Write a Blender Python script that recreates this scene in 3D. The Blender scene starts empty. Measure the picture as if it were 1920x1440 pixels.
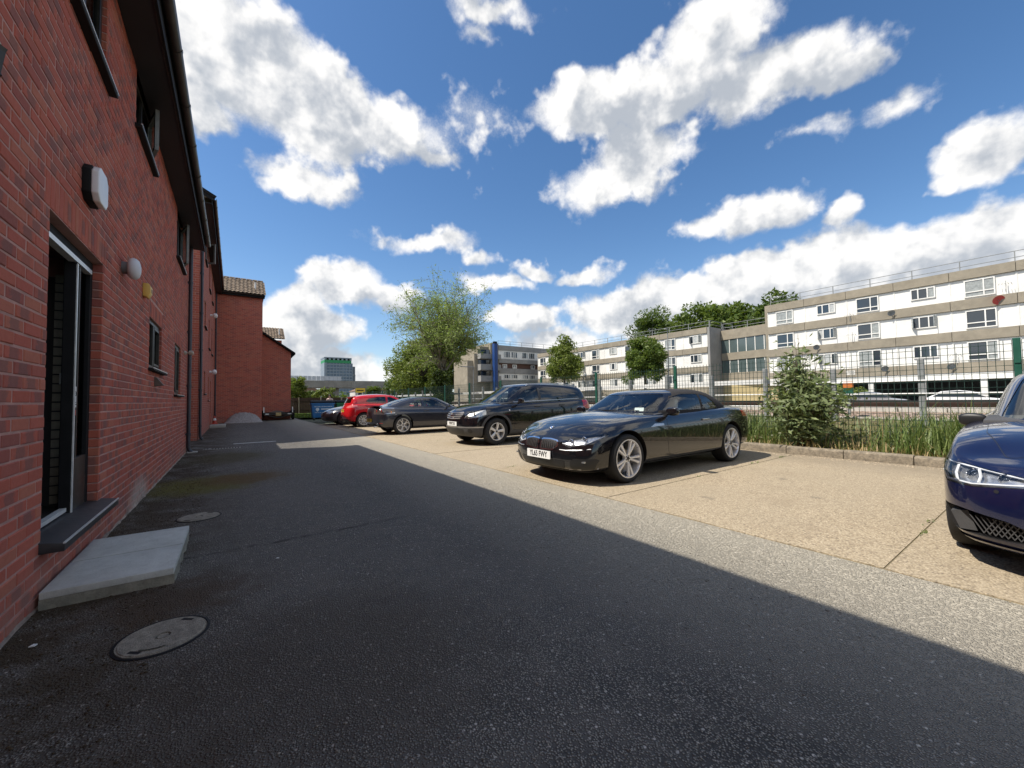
import bpy, bmesh, math, random
import numpy as np
from mathutils import Vector, Matrix
from mathutils.bvhtree import BVHTree
random.seed(7); RNG = np.random.default_rng(7)
scene = bpy.context.scene
COL = scene.collection
rad = math.radians
V = Vector

# ------------------------------------------------------------------ camera
H = 1.19
YAW, PIT, ROLL = rad(35.18), rad(2.11), rad(-0.82)
fw = V((math.sin(YAW)*math.cos(PIT), math.cos(YAW)*math.cos(PIT), math.sin(PIT)))
rt = V((math.cos(YAW), -math.sin(YAW), 0)); up = rt.cross(fw)
rt2 = math.cos(ROLL)*rt + math.sin(ROLL)*up
up2 = -math.sin(ROLL)*rt + math.cos(ROLL)*up
cam_d = bpy.data.cameras.new('camera'); cam = bpy.data.objects.new('camera', cam_d); COL.objects.link(cam)
cam.matrix_world = Matrix(((rt2.x, up2.x, -fw.x, 0), (rt2.y, up2.y, -fw.y, 0), (rt2.z, up2.z, -fw.z, H), (0, 0, 0, 1)))
cam_d.sensor_width = 36; cam_d.lens = 740/1920*36; cam_d.clip_start = 0.05; cam_d.clip_end = 6000
scene.camera = cam

# ------------------------------------------------------------------ node helper
class NT:
    def __init__(s, tree): s.t = tree
    def n(s, ty, props=None, **ins):
        nd = s.t.nodes.new(ty)
        for k, v in (props or {}).items(): setattr(nd, k, v)
        for k, v in ins.items():
            key = int(k[1:]) if k[0] == 'i' and k[1:].isdigit() else k.replace('_', ' ')
            sock = nd.inputs[key]
            if isinstance(v, bpy.types.NodeSocket): s.t.links.new(v, sock)
            else:
                if hasattr(sock.default_value, '__len__') and not hasattr(v, '__len__'): v = [v]*len(sock.default_value)
                if hasattr(sock.default_value, '__len__') and len(sock.default_value) == 4 and len(v) == 3: v = (*v, 1)
                sock.default_value = v
        return nd
    def m(s, op, a, b=0.0, c=0.0, clamp=False):
        return s.n('ShaderNodeMath', {'operation': op, 'use_clamp': clamp}, i0=a, i1=b, i2=c).outputs[0]
    def vm(s, op, a, b=(0, 0, 0), c=(0, 0, 0)):
        nd = s.n('ShaderNodeVectorMath', {'operation': op}, i0=a, i1=b, i2=c)
        return nd.outputs[1] if op in ('LENGTH', 'DOT_PRODUCT', 'DISTANCE') else nd.outputs[0]
    def mix(s, f, a, b, blend='MIX'):
        nd = s.n('ShaderNodeMix', {'data_type': 'RGBA', 'blend_type': blend}, i0=f, i6=a, i7=b)
        return nd.outputs[2]
    def mr(s, v, a, b, c=0.0, d=1.0, smooth=False):
        return s.n('ShaderNodeMapRange', {'interpolation_type': 'SMOOTHSTEP' if smooth else 'LINEAR'}, i0=v, i1=a, i2=b, i3=c, i4=d).outputs[0]
    def noise(s, vec, scale, detail=2.0, rough=0.5, dist=0.0, dims='3D'):
        nd = s.n('ShaderNodeTexNoise', {'noise_dimensions': dims}, Scale=scale, Detail=detail, Roughness=rough, Distortion=dist)
        if vec is not None: s.t.links.new(vec, nd.inputs['Vector'])
        return nd.outputs[0]

# ------------------------------------------------------------------ sun and sky
SUN = V((-3.29, 1.25, 5.2)).normalized()
SUN_EL = math.asin(SUN.z); SUN_AZ = math.atan2(SUN.x, SUN.y)     # azimuth from +Y towards +X
sd = bpy.data.lights.new('sun', 'SUN'); sd.energy = 3.45; sd.angle = rad(0.53); sd.color = (1.0, 0.93, 0.83)
so = bpy.data.objects.new('sun', sd); COL.objects.link(so); so.rotation_euler = SUN.to_track_quat('Z', 'Y').to_euler()
so.location = (-20, 8, 40)

world = bpy.data.worlds.new('World'); scene.world = world; world.use_nodes = True
wt = world.node_tree; wt.nodes.clear(); W = NT(wt)
sky = W.n('ShaderNodeTexSky', {'sky_type': 'NISHITA', 'sun_disc': False, 'sun_elevation': SUN_EL, 'sun_rotation': SUN_AZ,
                               'altitude': 50.0, 'air_density': 1.0, 'dust_density': 0.4, 'ozone_density': 3.0})
d = W.n('ShaderNodeTexCoord').outputs['Generated']
sep = W.n('ShaderNodeSeparateXYZ', i0=d)
az = W.m('ARCTAN2', sep.outputs[0], sep.outputs[1])
el = W.m('ARCSINE', sep.outputs[2])
ae = W.n('ShaderNodeCombineXYZ', i0=az, i1=el, i2=0.0).outputs[0]
def dirvec(off):
    return W.vm('ADD', d, off) if off else d
SUNP = (SUN - fw*SUN.dot(fw)).normalized()      # towards the sun across this part of the sky
warp = W.n('ShaderNodeTexNoise', {}, Vector=d, Scale=7.0, Detail=4.0, Roughness=0.58).outputs['Color']
wv = W.vm('MULTIPLY', W.vm('SUBTRACT', warp, (0.5, 0.5, 0.5)), (0.17, 0.14, 0.0))
q = W.vm('ADD', ae, wv)
# cloud banks: azimuth, elevation (degrees), half sizes, weight
BANKS = [(-2.9,37.8,8.0,4.9,1.20), (3.0,35.9,10.9,5.9,1.40), (9.7,33.4,11.0,5.1,1.30), (7.2,27.2,6.8,2.8,1.10), (16.9,33.6,7.8,3.2,1.00), (-3.8,30.9,5.8,3.7,1.10), (22.4,31.3,3.8,1.4,0.60), (34.4,45.7,7.2,1.5,0.80), (31.5,43.8,2.8,0.9,0.40), (31.0,35.9,4.7,2.9,0.22), (48.3,36.6,10.5,3.8,1.30), (58.4,36.4,12.0,4.4,1.40), (63.8,40.3,8.0,3.8,1.20), (69.9,34.0,8.1,3.2,1.30), (75.4,32.5,4.2,1.8,1.00), (48.8,28.2,8.2,3.8,1.10), (53.3,31.1,8.5,3.7,1.20), (80.1,28.3,3.8,1.2,0.55), (73.3,28.3,2.9,0.9,0.40), (67.7,21.8,6.4,2.5,1.00), (61.1,20.9,4.4,1.5,0.80), (86.9,21.5,3.0,2.6,1.10), (85.2,20.5,2.0,1.1,0.80), (88.9,13.8,5.6,3.3,1.50), (83.6,14.3,5.9,3.5,1.50), (76.6,15.4,6.7,4.1,1.50), (68.6,14.1,9.3,3.8,1.50), (58.9,12.5,11.1,4.0,1.50), (50.5,11.4,7.9,3.8,1.40), (75.8,19.7,2.3,2.0,1.10), (80.5,10.4,13.1,4.8,1.50), (65.0,9.5,15.2,4.0,1.40), (15.9,33.2,8.4,3.8,1.00), (22.3,21.5,8.2,1.9,0.90), (31.1,19.6,2.7,1.3,0.70), (12.4,15.2,5.6,3.4,1.30), (6.7,11.0,5.1,4.0,1.40), (9.8,8.9,4.4,2.9,1.20), (4.4,5.9,5.2,3.3,1.10), (11.8,4.3,9.8,2.4,1.20), (17.6,13.9,5.7,1.8,0.90), (33.0,16.5,5.8,1.5,0.80), (37.3,11.3,6.8,2.4,1.20), (46.2,17.4,3.8,1.3,0.80), (38.9,18.6,3.6,1.3,0.80), (43.0,8.1,9.1,2.3,1.10)]
def banks(qq, step=1):
    acc = None
    for (a0, e0, sa, se, wgt) in BANKS:
        ln = W.vm('LENGTH', W.vm('MULTIPLY_ADD', qq, (1/rad(sa), 1/rad(se), 0), (-a0/sa, -e0/se, 0)))
        v = W.m('MULTIPLY_ADD', ln, -wgt, wgt)
        acc = v if acc is None else W.m('SMOOTH_MAX', acc, v, 0.25)
    return acc
acc = banks(q)
acc2 = banks(W.vm('ADD', q, (rad(-3.2), rad(3.0), 0)))          # the same banks a little nearer the sun
# elsewhere around the horizon and overhead the same fair-weather cumulus goes on
azo = W.m('ABSOLUTE', W.m('SUBTRACT', az, YAW))
out = W.m('MAXIMUM', W.mr(azo, rad(66), rad(85), 0.0, 1.0, True), W.mr(el, rad(46), rad(56), 0.0, 1.0, True))
gen = W.m('MULTIPLY_ADD', W.noise(d, 2.6, 2.0), 4.0, -1.95)
acc = W.m('MAXIMUM', acc, W.m('MULTIPLY_ADD', out, W.m('ADD', gen, 2.0), -2.0))
fb = W.noise(d, 8.5, 8.0, 0.63)
fb2 = W.noise(W.vm('ADD', d, tuple(SUNP*0.04)), 8.5, 4.0, 0.58)
bn = W.noise(d, 17.0, 3.0, 0.5)
bill = W.m('ABSOLUTE', W.m('MULTIPLY_ADD', bn, 2.0, -1.0))
dens = W.m('ADD', acc, W.m('ADD', W.m('MULTIPLY_ADD', fb, 1.75, -0.86), W.m('MULTIPLY_ADD', bill, 0.42, -0.06)))
mask = W.mr(dens, -0.10, 0.46, 0.0, 1.0, True)
# light: how much cloud lies towards the sun
tow = W.m('ADD', W.m('MULTIPLY', W.m('MAXIMUM', acc2, -0.3), 0.62), W.m('MULTIPLY_ADD', fb2, 2.0, -1.0))
lit = W.m('SUBTRACT', 0.70, W.m('MULTIPLY', tow, 0.62))
lit = W.m('ADD', lit, W.m('MULTIPLY', W.m('SUBTRACT', fb, fb2), 2.2))
lit = W.m('ADD', lit, W.m('MULTIPLY', bill, 0.35))
shade = W.mr(lit, 0.05, 1.0, 0.0, 1.0, True)
ccol = W.mix(shade, (2.3, 2.48, 2.75), (5.0, 4.92, 4.8))
skyc = W.n('ShaderNodeHueSaturation', {}, Saturation=1.17, Value=0.70, Color=sky.outputs[0]).outputs[0]
hz = W.m('POWER', 2.718, W.m('MULTIPLY', W.m('MAXIMUM', el, 0.0), -11.0))
skyc = W.mix(W.m('MULTIPLY', hz, 0.6), skyc, (3.4, 4.0, 4.8))
fin_c = W.mix(W.m('MULTIPLY', mask, 0.97), skyc, ccol)
bg = W.n('ShaderNodeBackground', Color=fin_c, Strength=0.125)
wo = W.n('ShaderNodeOutputWorld', Surface=bg.outputs[0])
world.cycles.sampling_method = 'MANUAL'; world.cycles.sample_map_resolution = 512

scene.view_settings.view_transform = 'Standard'; scene.view_settings.look = 'None'
scene.view_settings.exposure = 0.82; scene.view_settings.gamma = 1.0; scene.view_settings.use_curve_mapping = False
scene.cycles.max_bounces = 8; scene.cycles.transparent_max_bounces = 16
scene.cycles.diffuse_bounces = 4; scene.cycles.glossy_bounces = 4; scene.cycles.transmission_bounces = 8
scene.cycles.caustics_reflective = False; scene.cycles.caustics_refractive = False
scene.cycles.use_denoising = True

# ------------------------------------------------------------------ object helpers
def link(o, parent=None):
    COL.objects.link(o)
    if parent is not None: o.parent = parent
    return o
def tag(o, label=None, cat=None, group=None, kind=None):
    if label: o['label'] = label
    if cat: o['category'] = cat
    if group: o['group'] = group
    if kind: o['kind'] = kind
    return o
def thing(name, label, cat, loc=(0, 0, 0), rz=0.0, group=None, parent=None):
    o = bpy.data.objects.new(name, None); o.empty_display_size = .1; link(o, parent)
    o.location = loc; o.rotation_euler = (0, 0, rz)
    return tag(o, label, cat, group)
def empty(name, parent, loc=(0, 0, 0), rot=(0, 0, 0)):
    o = bpy.data.objects.new(name, None); o.empty_display_size = .1; link(o, parent)
    o.location = loc; o.rotation_euler = rot
    return o
def inst(name, me, parent=None, loc=(0, 0, 0), rot=(0, 0, 0), scale=None):
    o = bpy.data.objects.new(name, me); link(o, parent); o.location = loc; o.rotation_euler = rot
    if scale is not None: o.scale = scale
    return o
def copy_tree(o, parent=None):
    c = o.copy(); link(c); c.parent = parent
    for ch in list(o.children): copy_tree(ch, c)
    return c
class MB:
    """collects shapes; build() links them as ONE mesh object"""
    def __init__(s): s.v = []; s.f = []; s.mi = []; s.cur = 0; s.uv = None
    def add(s, vs, fs):
        b = len(s.v); s.v.extend([tuple(p) for p in vs]); s.f.extend([tuple(b+i for i in f) for f in fs]); s.mi.extend([s.cur]*len(fs)); return s
    def box(s, x0, x1, y0, y1, z0, z1):
        return s.add([(x0, y0, z0), (x1, y0, z0), (x1, y1, z0), (x0, y1, z0), (x0, y0, z1), (x1, y0, z1), (x1, y1, z1), (x0, y1, z1)],
                     [(0, 3, 2, 1), (4, 5, 6, 7), (0, 1, 5, 4), (1, 2, 6, 5), (2, 3, 7, 6), (3, 0, 4, 7)])
    def bar(s, a, b, w, h=None, upv=(0, 0, 1)):
        a, b = V(a), V(b); h = h or w; dz = (b-a).normalized(); sx = dz.cross(V(upv))
        if sx.length < 1e-4: sx = dz.cross(V((1, 0, 0)))
        sx.normalize(); sy = sx.cross(dz); sx *= w/2; sy *= h/2
        vs = [a-sx-sy, a+sx-sy, a+sx+sy, a-sx+sy, b-sx-sy, b+sx-sy, b+sx+sy, b-sx+sy]
        return s.add(vs, [(0, 1, 2, 3), (7, 6, 5, 4), (0, 4, 5, 1), (1, 5, 6, 2), (2, 6, 7, 3), (3, 7, 4, 0)])
    def tube(s, pts, r, n=8, cap=True):
        pts = [V(p) for p in pts]; rs = r if hasattr(r, '__len__') else [r]*len(pts)
        vs = []; fs = []; ref = None
        for i, p in enumerate(pts):
            dz = (pts[min(i+1, len(pts)-1)]-pts[max(i-1, 0)]).normalized()
            if ref is None:
                ref = dz.cross(V((0, 0, 1)))
                if ref.length < .05: ref = dz.cross(V((0, 1, 0)))
            ref = (ref - dz*ref.dot(dz)).normalized(); sy = dz.cross(ref)
            for k in range(n):
                a = 2*math.pi*k/n; vs.append(p + (ref*math.cos(a)+sy*math.sin(a))*rs[i])
        for i in range(len(pts)-1):
            for k in range(n):
                k2 = (k+1) % n; fs.append((i*n+k, i*n+k2, (i+1)*n+k2, (i+1)*n+k))
        if cap: fs.append(tuple(reversed(range(n)))); fs.append(tuple(range((len(pts)-1)*n, len(pts)*n)))
        return s.add(vs, fs)
    def lathe(s, prof, n=32, axis='z', c=(0, 0, 0), close=False):
        vs = []; fs = []; m = len(prof)
        for k in range(n):
            a = 2*math.pi*k/n; ca, sa = math.cos(a), math.sin(a)
            for (r, h) in prof:
                p = {'z': (r*ca, r*sa, h), 'y': (r*ca, h, r*sa), 'x': (h, r*ca, r*sa)}[axis]
                vs.append((p[0]+c[0], p[1]+c[1], p[2]+c[2]))
        for k in range(n):
            k2 = (k+1) % n
            for j in range(m-1 if not close else m):
                j2 = (j+1) % m; fs.append((k*m+j, k2*m+j, k2*m+j2, k*m+j2))
        return s.add(vs, fs)
    def prism(s, poly, axis, lo, hi):
        """poly: 2D points; axis: extrusion axis. x:(y,z) y:(x,z) z:(x,y)"""
        def P(p, t): return {'x': (t, p[0], p[1]), 'y': (p[0], t, p[1]), 'z': (p[0], p[1], t)}[axis]
        n = len(poly)
        vs = [P(p, lo) for p in poly]+[P(p, hi) for p in poly]
        return s.add(vs, [tuple(range(n))[::-1], tuple(range(n, 2*n))]+[(i, (i+1) % n, n+(i+1) % n, n+i) for i in range(n)])
    def mesh(s, name, mats=None, smooth=False, fix=True):
        me = bpy.data.meshes.new(name); me.from_pydata(s.v, [], s.f)
        for m in (mats if isinstance(mats, (list, tuple)) else [mats] if mats else []): me.materials.append(m)
        if len(set(s.mi)) > 1: me.polygons.foreach_set('material_index', s.mi)
        if s.uv is not None:
            ul = me.uv_layers.new(name='UVMap'); ul.data.foreach_set('uv', np.asarray(s.uv, 'f').ravel())
        if fix:
            bm = bmesh.new(); bm.from_mesh(me); bmesh.ops.recalc_face_normals(bm, faces=bm.faces); bm.to_mesh(me); bm.free()
        if smooth: smooth_me(me, smooth if smooth is not True else 40)
        return me
    def build(s, name, mats=None, parent=None, smooth=False, loc=(0, 0, 0), fix=True):
        o = bpy.data.objects.new(name, s.mesh(name, mats, smooth, fix)); link(o, parent); o.location = loc
        return o
def smooth_me(me, ang=40):
    me.polygons.foreach_set('use_smooth', [True]*len(me.polygons))
    if ang < 180: me.set_sharp_from_angle(angle=rad(ang))
def np_mesh(name, verts, quads, mat=None):
    """fast mesh of many quads: verts (N,3), quads (M,4)"""
    me = bpy.data.meshes.new(name); nv, nq = len(verts), len(quads)
    k = quads.shape[1]
    me.vertices.add(nv); me.vertices.foreach_set('co', np.asarray(verts, np.float32).ravel())
    me.loops.add(nq*k); me.loops.foreach_set('vertex_index', np.asarray(quads, np.int32).ravel())
    me.polygons.add(nq); me.polygons.foreach_set('loop_start', np.arange(0, nq*k, k, dtype=np.int32))
    me.update(calc_edges=True); me.validate()
    for m in (mat if isinstance(mat, (list, tuple)) else [mat] if mat else []): me.materials.append(m)
    return me
def bevel_me(me, w=0.006, seg=2, ang=30):
    bm = bmesh.new(); bm.from_mesh(me)
    es = [e for e in bm.edges if len(e.link_faces) == 2 and e.calc_face_angle(0) > rad(ang)]
    bmesh.ops.bevel(bm, geom=es, offset=w, segments=seg, affect='EDGES', profile=.6, clamp_overlap=True)
    bm.to_mesh(me); bm.free(); smooth_me(me, 35); return me

# ------------------------------------------------------------------ materials
def new_mat(name):
    m = bpy.data.materials.new(name); m.use_nodes = True; t = m.node_tree; t.nodes.clear(); g = NT(t)
    b = g.n('ShaderNodeBsdfPrincipled'); o = g.n('ShaderNodeOutputMaterial', Surface=b.outputs[0])
    return m, g, b
def setin(g, b, **kw):
    for k, v in kw.items():
        s = b.inputs[k.replace('_', ' ')]
        if isinstance(v, bpy.types.NodeSocket): g.t.links.new(v, s)
        else: s.default_value = (*v, 1) if hasattr(v, '__len__') and len(v) == 3 and len(s.default_value) == 4 else v
def pmat(name, col, rough=0.5, metal=0.0, var=0.0, vscale=8.0, bump=0.0, bscale=60.0, coat=0.0, spec=0.5, dirt=0.0, trans=0.0, alpha=1.0, emit=None):
    """plain surface with slight colour and roughness unevenness"""
    m, g, b = new_mat(name)
    c = col
    pos = g.n('ShaderNodeNewGeometry').outputs['Position']
    if var > 0 or dirt > 0:
        n1 = g.noise(pos, vscale, 5.0, 0.6)
        f = g.mr(n1, 0.3, 0.7, 1-var, 1+var)
        c = g.vm('MULTIPLY', g.n('ShaderNodeCombineXYZ', i0=col[0], i1=col[1], i2=col[2]).outputs[0], g.n('ShaderNodeCombineXYZ', i0=f, i1=f, i2=f).outputs[0])
        if dirt > 0:
            n2 = g.mr(g.noise(pos, vscale*2.7, 6.0, 0.7), 0.48, 0.72, 0.0, dirt)
            c = g.mix(n2, c, (0.10, 0.085, 0.065))
        r2 = g.mr(n1, 0.2, 0.8, max(0, rough-.08), min(1, rough+.1)); setin(g, b, Roughness=r2)
    else: setin(g, b, Roughness=rough)
    setin(g, b, Base_Color=c, Metallic=metal, Coat_Weight=coat, Transmission_Weight=trans, Alpha=alpha)
    b.inputs['Specular IOR Level'].default_value = spec; b.inputs['Coat Roughness'].default_value = .03
    if bump > 0:
        bp = g.n('ShaderNodeBump', Strength=bump, Distance=0.01, Height=g.noise(pos, bscale, 4.0, 0.6)); setin(g, b, Normal=bp.outputs[0])
    if emit: setin(g, b, Emission_Color=emit[:3], Emission_Strength=emit[3])
    return m
def glassmat(name, tint=(0.9, 0.95, 0.95), dark=0.0, rough=0.0, cap=1.0):
    """thin sheet glass: clear with a mirror-like skin"""
    m, g, b = new_mat(name); g.t.nodes.remove(b)
    out = [n for n in g.t.nodes if n.type == 'OUTPUT_MATERIAL'][0]
    tr = g.n('ShaderNodeBsdfTransparent', Color=tuple(c*(1-dark) for c in tint))
    gl = g.n('ShaderNodeBsdfGlossy', Color=(1, 1, 1), Roughness=rough)
    fr = g.n('ShaderNodeFresnel', IOR=1.5)
    f = g.mr(fr.outputs[0], 0.0, 1.0, 0.04, cap)
    mx = g.n('ShaderNodeMixShader', i0=f, i1=tr.outputs[0], i2=gl.outputs[0])
    g.t.links.new(mx.outputs[0], out.inputs['Surface'])
    return m
# ================================================================== SETTING: ground, kerb, verge, railway
AX = 3.60      # edge between asphalt and the concrete bays
KX = 9.10      # kerb face
def ground_mat(name, kind):
    m, g, b = new_mat(name)
    pos = g.n('ShaderNodeNewGeometry').outputs['Position']
    sp = g.n('ShaderNodeSeparateXYZ', i0=pos)
    big = g.noise(pos, 0.5, 4.0, 0.6); mid = g.noise(pos, 5.0, 5.0, 0.65)
    if kind == 'asphalt':
        vo = g.n('ShaderNodeTexVoronoi', {'feature': 'F1'}, Vector=pos, Scale=108.0, Randomness=1.0)
        vs = g.n('ShaderNodeTexVoronoi', {'feature': 'F1'}, Vector=pos, Scale=52.0, Randomness=1.0)
        stone = g.mr(vo.outputs['Distance'], 0.15, 0.62, 1.0, 0.0)
        tone = g.n('ShaderNodeSeparateColor', i0=vo.outputs['Color']).outputs[0]
        c = g.mix(stone, (0.018, 0.018, 0.018), (0.62, 0.58, 0.50))
        c = g.mix(g.mr(tone, 0.0, 1.0, 0.62, 0.0), c, (0.085, 0.080, 0.073))
        bright = g.m('MULTIPLY', g.mr(g.n('ShaderNodeSeparateColor', i0=vs.outputs['Color']).outputs[1], 0.86, 0.90), g.mr(vs.outputs['Distance'], 0.22, 0.38, 1.0, 0.0))
        c = g.mix(g.m('MULTIPLY', bright, 0.75), c, (0.75, 0.70, 0.62))
        c = g.mix(g.mr(big, 0.35, 0.68, 0.0, 0.38), c, (0.235, 0.220, 0.195))
        c = g.mix(g.mr(mid, 0.42, 0.78, 0.0, 0.30), c, (0.33, 0.30, 0.26))
        # paler band along the bays: brightness of the sunlit strip put into the colour
        c = g.mix(g.m('MULTIPLY', g.mr(sp.outputs[0], 1.6, 3.4), 0.75), c, (0.50, 0.455, 0.36))
        # moss and brown silt along the wall foot: two patches plus a broken strip
        wx = g.m('ADD', sp.outputs[0], g.m('MULTIPLY', g.m('SUBTRACT', mid, 0.5), 1.1))
        strip = g.mr(wx, -0.93, 0.42, 1.0, 0.0, True)
        mo = g.m('MULTIPLY', strip, g.mr(g.noise(pos, 2.2, 5.0, 0.7), 0.34, 0.54))
        c = g.mix(g.m('MULTIPLY', mo, 0.96), c, (0.052, 0.034, 0.014))
        def blot(cx, cy, rx, ry):
            p2 = g.vm('ADD', pos, g.vm('MULTIPLY', g.vm('SUBTRACT', g.n('ShaderNodeTexNoise', {}, Vector=pos, Scale=4.0, Detail=6.0, Roughness=.7).outputs['Color'], (.5, .5, .5)), (.9, .9, 0)))
            l = g.vm('LENGTH', g.vm('MULTIPLY_ADD', p2, (1/rx, 1/ry, 0), (-cx/rx, -cy/ry, 0)))
            return g.mr(l, 0.35, 1.15, 1.0, 0.0, True)
        c = g.mix(g.m('MULTIPLY', blot(-0.35, 7.35, 0.85, 0.95), 0.96), c, (0.135, 0.125, 0.012))
        c = g.mix(g.m('MULTIPLY', blot(0.15, 7.6, 0.75, 0.7), 0.85), c, (0.13, 0.075, 0.018))
        c = g.mix(g.m('MULTIPLY', blot(-0.35, 3.2, 0.6, 0.32), 0.7), c, (0.075, 0.042, 0.018))
        c = g.mix(g.m('MULTIPLY', blot(-0.1, 10.6, 0.9, 1.3), 0.8), c, (0.085, 0.072, 0.024))
        c = g.mix(g.m('MULTIPLY', blot(0.35, 2.0, 1.0, 0.9), 0.5), c, (0.060, 0.042, 0.026))
        # day joint across the tarmac
        jl = g.m('ADD', g.m('MULTIPLY_ADD', sp.outputs[0], -0.01, sp.outputs[1]), g.m('MULTIPLY_ADD', g.noise(pos, 3.0, 4.0, .7), 0.16, -4.03))
        jm = g.m('MULTIPLY', g.mr(g.m('ABSOLUTE', jl), 0.004, 0.045, 1.0, 0.0), g.mr(g.noise(pos, 9.0, 3.0), 0.35, 0.6))
        jm = g.m('MULTIPLY', jm, g.mr(sp.outputs[0], 1.0, 1.9, 1.0, 0.0))
        c = g.mix(g.m('MULTIPLY', jm, 0.85), c, (0.018, 0.016, 0.014))
        h = g.m('ADD', stone, g.m('MULTIPLY', mid, 0.6)); rough = g.mr(mid, 0.3, 0.7, 0.72, 0.92)
        bp = g.n('ShaderNodeBump', Strength=1.0, Distance=0.012, Height=h)
    elif kind == 'concrete':
        vo = g.n('ShaderNodeTexVoronoi', {'feature': 'F1'}, Vector=pos, Scale=78.0, Randomness=1.0)
        tone = g.n('ShaderNodeSeparateColor', i0=vo.outputs['Color']).outputs[0]
        t2 = g.n('ShaderNodeSeparateColor', i0=vo.outputs['Color']).outputs[1]
        c = g.mix(tone, (0.285, 0.225, 0.145), (0.58, 0.485, 0.34))
        c = g.mix(g.mr(t2, 0.80, 0.90, 0.0, 0.8), c, (0.10, 0.075, 0.055))
        c = g.mix(g.mr(vo.outputs['Distance'], 0.38, 0.72, 0.0, 0.7), c, (0.30, 0.235, 0.15))
        c = g.mix(g.mr(big, 0.38, 0.66, 0.0, 0.45), c, (0.33, 0.275, 0.19))
        stain = g.mr(g.noise(pos, 1.7, 6.0, 0.72), 0.52, 0.70)
        c = g.mix(g.m('MULTIPLY', stain, 0.45), c, (0.24, 0.185, 0.12))
        kerbside = g.m('MULTIPLY', g.mr(g.m('ADD', sp.outputs[0], g.m('MULTIPLY', mid, 1.2)), 8.2, 9.7), 0.6)
        c = g.mix(kerbside, c, (0.17, 0.14, 0.10))
        c = g.mix(g.mr(g.n('ShaderNodeObjectInfo').outputs['Random'], 0, 1, 0, .30), c, (.36, .31, .235))
        spot = g.m('MULTIPLY', g.mr(g.noise(pos, 2.6, 2.0, .5), .70, .76), .45)
        c = g.mix(spot, c, (.13, .11, .085))
        h = g.mr(vo.outputs['Distance'], 0.1, 0.7, 1.0, 0.0); rough = 0.88
        bp = g.n('ShaderNodeBump', Strength=0.8, Distance=0.005, Height=h)
    elif kind == 'soil':
        c = g.mix(g.mr(mid, 0.3, 0.7), (0.10, 0.075, 0.04), (0.09, 0.11, 0.03)); rough = 0.95
        c = g.mix(g.mr(g.noise(pos, 14, 4, .7), 0.45, 0.7, 0, .6), c, (0.28, 0.19, 0.09))
        bp = g.n('ShaderNodeBump', Strength=1.0, Distance=0.03, Height=mid)
    elif kind == 'lawn':
        c = g.mix(g.mr(mid, 0.3, 0.7), (0.035, 0.075, 0.014), (0.085, 0.125, 0.028)); rough = 0.95
        bp = g.n('ShaderNodeBump', Strength=1.0, Distance=0.03, Height=g.noise(pos, 60, 3))
    elif kind == 'ballast':
        vo = g.n('ShaderNodeTexVoronoi', {'feature': 'F1'}, Vector=pos, Scale=14.0, Randomness=1.0)
        tone = g.n('ShaderNodeSeparateColor', i0=vo.outputs['Color']).outputs[0]
        c = g.mix(tone, (0.16, 0.11, 0.085), (0.42, 0.33, 0.27)); rough = 0.95
        c = g.mix(g.mr(big, .4, .6, 0, .5), c, (0.30, 0.20, 0.14))
        bp = g.n('ShaderNodeBump', Strength=1.0, Distance=0.06, Height=g.mr(vo.outputs['Distance'], 0.0, 0.6, 1.0, 0.0))
    elif kind == 'terrain':
        c = g.mix(g.mr(g.noise(pos, 0.03, 5, .6), 0.35, 0.65), (0.06, 0.085, 0.03), (0.17, 0.16, 0.12)); rough = 0.95
        bp = g.n('ShaderNodeBump', Strength=0.5, Distance=0.1, Height=mid)
    setin(g, b, Base_Color=c, Roughness=rough, Normal=bp.outputs[0]); b.inputs['Specular IOR Level'].default_value = .35
    return m
M_asph = ground_mat('asphalt', 'asphalt'); M_conc = ground_mat('bay_concrete', 'concrete'); M_soil = ground_mat('verge_soil', 'soil')
M_lawn = ground_mat('lawn', 'lawn'); M_ball = ground_mat('ballast', 'ballast'); M_terr = ground_mat('terrain', 'terrain')

def sheet(name, x0, x1, y0, y1, z, mat, kind='structure', nx=1, ny=1):
    xs = np.linspace(x0, x1, nx+1); ys = np.linspace(y0, y1, ny+1); b = MB()
    vs = [(x, y, z) for y in ys for x in xs]
    fs = [(j*(nx+1)+i, j*(nx+1)+i+1, (j+1)*(nx+1)+i+1, (j+1)*(nx+1)+i) for j in range(ny) for i in range(nx)]
    b.add(vs, fs); return tag(b.build(name, mat, fix=False), kind=kind)
sheet('ground', -2600, 2600, -2600, 2600, -0.16, M_terr)
yard = sheet('asphalt_yard', -14, AX, -22, 33.0, 0.0, M_asph)
# concrete parking bays with open joints, each bay a slab of its own
apron = tag(bpy.data.objects.new('parking_apron', None), kind='structure'); link(apron)
JY = [-1.66-2.44*6 + 2.44*k for k in range(0, 17)]
M_joint = pmat('joint_soil', (0.20, 0.165, 0.10), .95, var=.4, vscale=9)
bed = MB(); bed.box(AX+.004, KX, JY[0], JY[-1], -.14, -.002); bed.build('joint_bed', M_joint, apron)
for k in range(len(JY)-1):
    b = MB(); y0, y1 = JY[k]+.006, JY[k+1]-.006
    jag = [(AX+.006+random.uniform(0, .02), y0+(y1-y0)*t) for t in np.linspace(0, 1, 12)]
    far = [(KX-.004, y1-.0), (KX-.004, y0)]
    z = random.uniform(.002, .006)
    b.prism(jag+far, 'z', -.12, z); o = b.build('concrete_bay', M_conc, apron)
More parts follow.
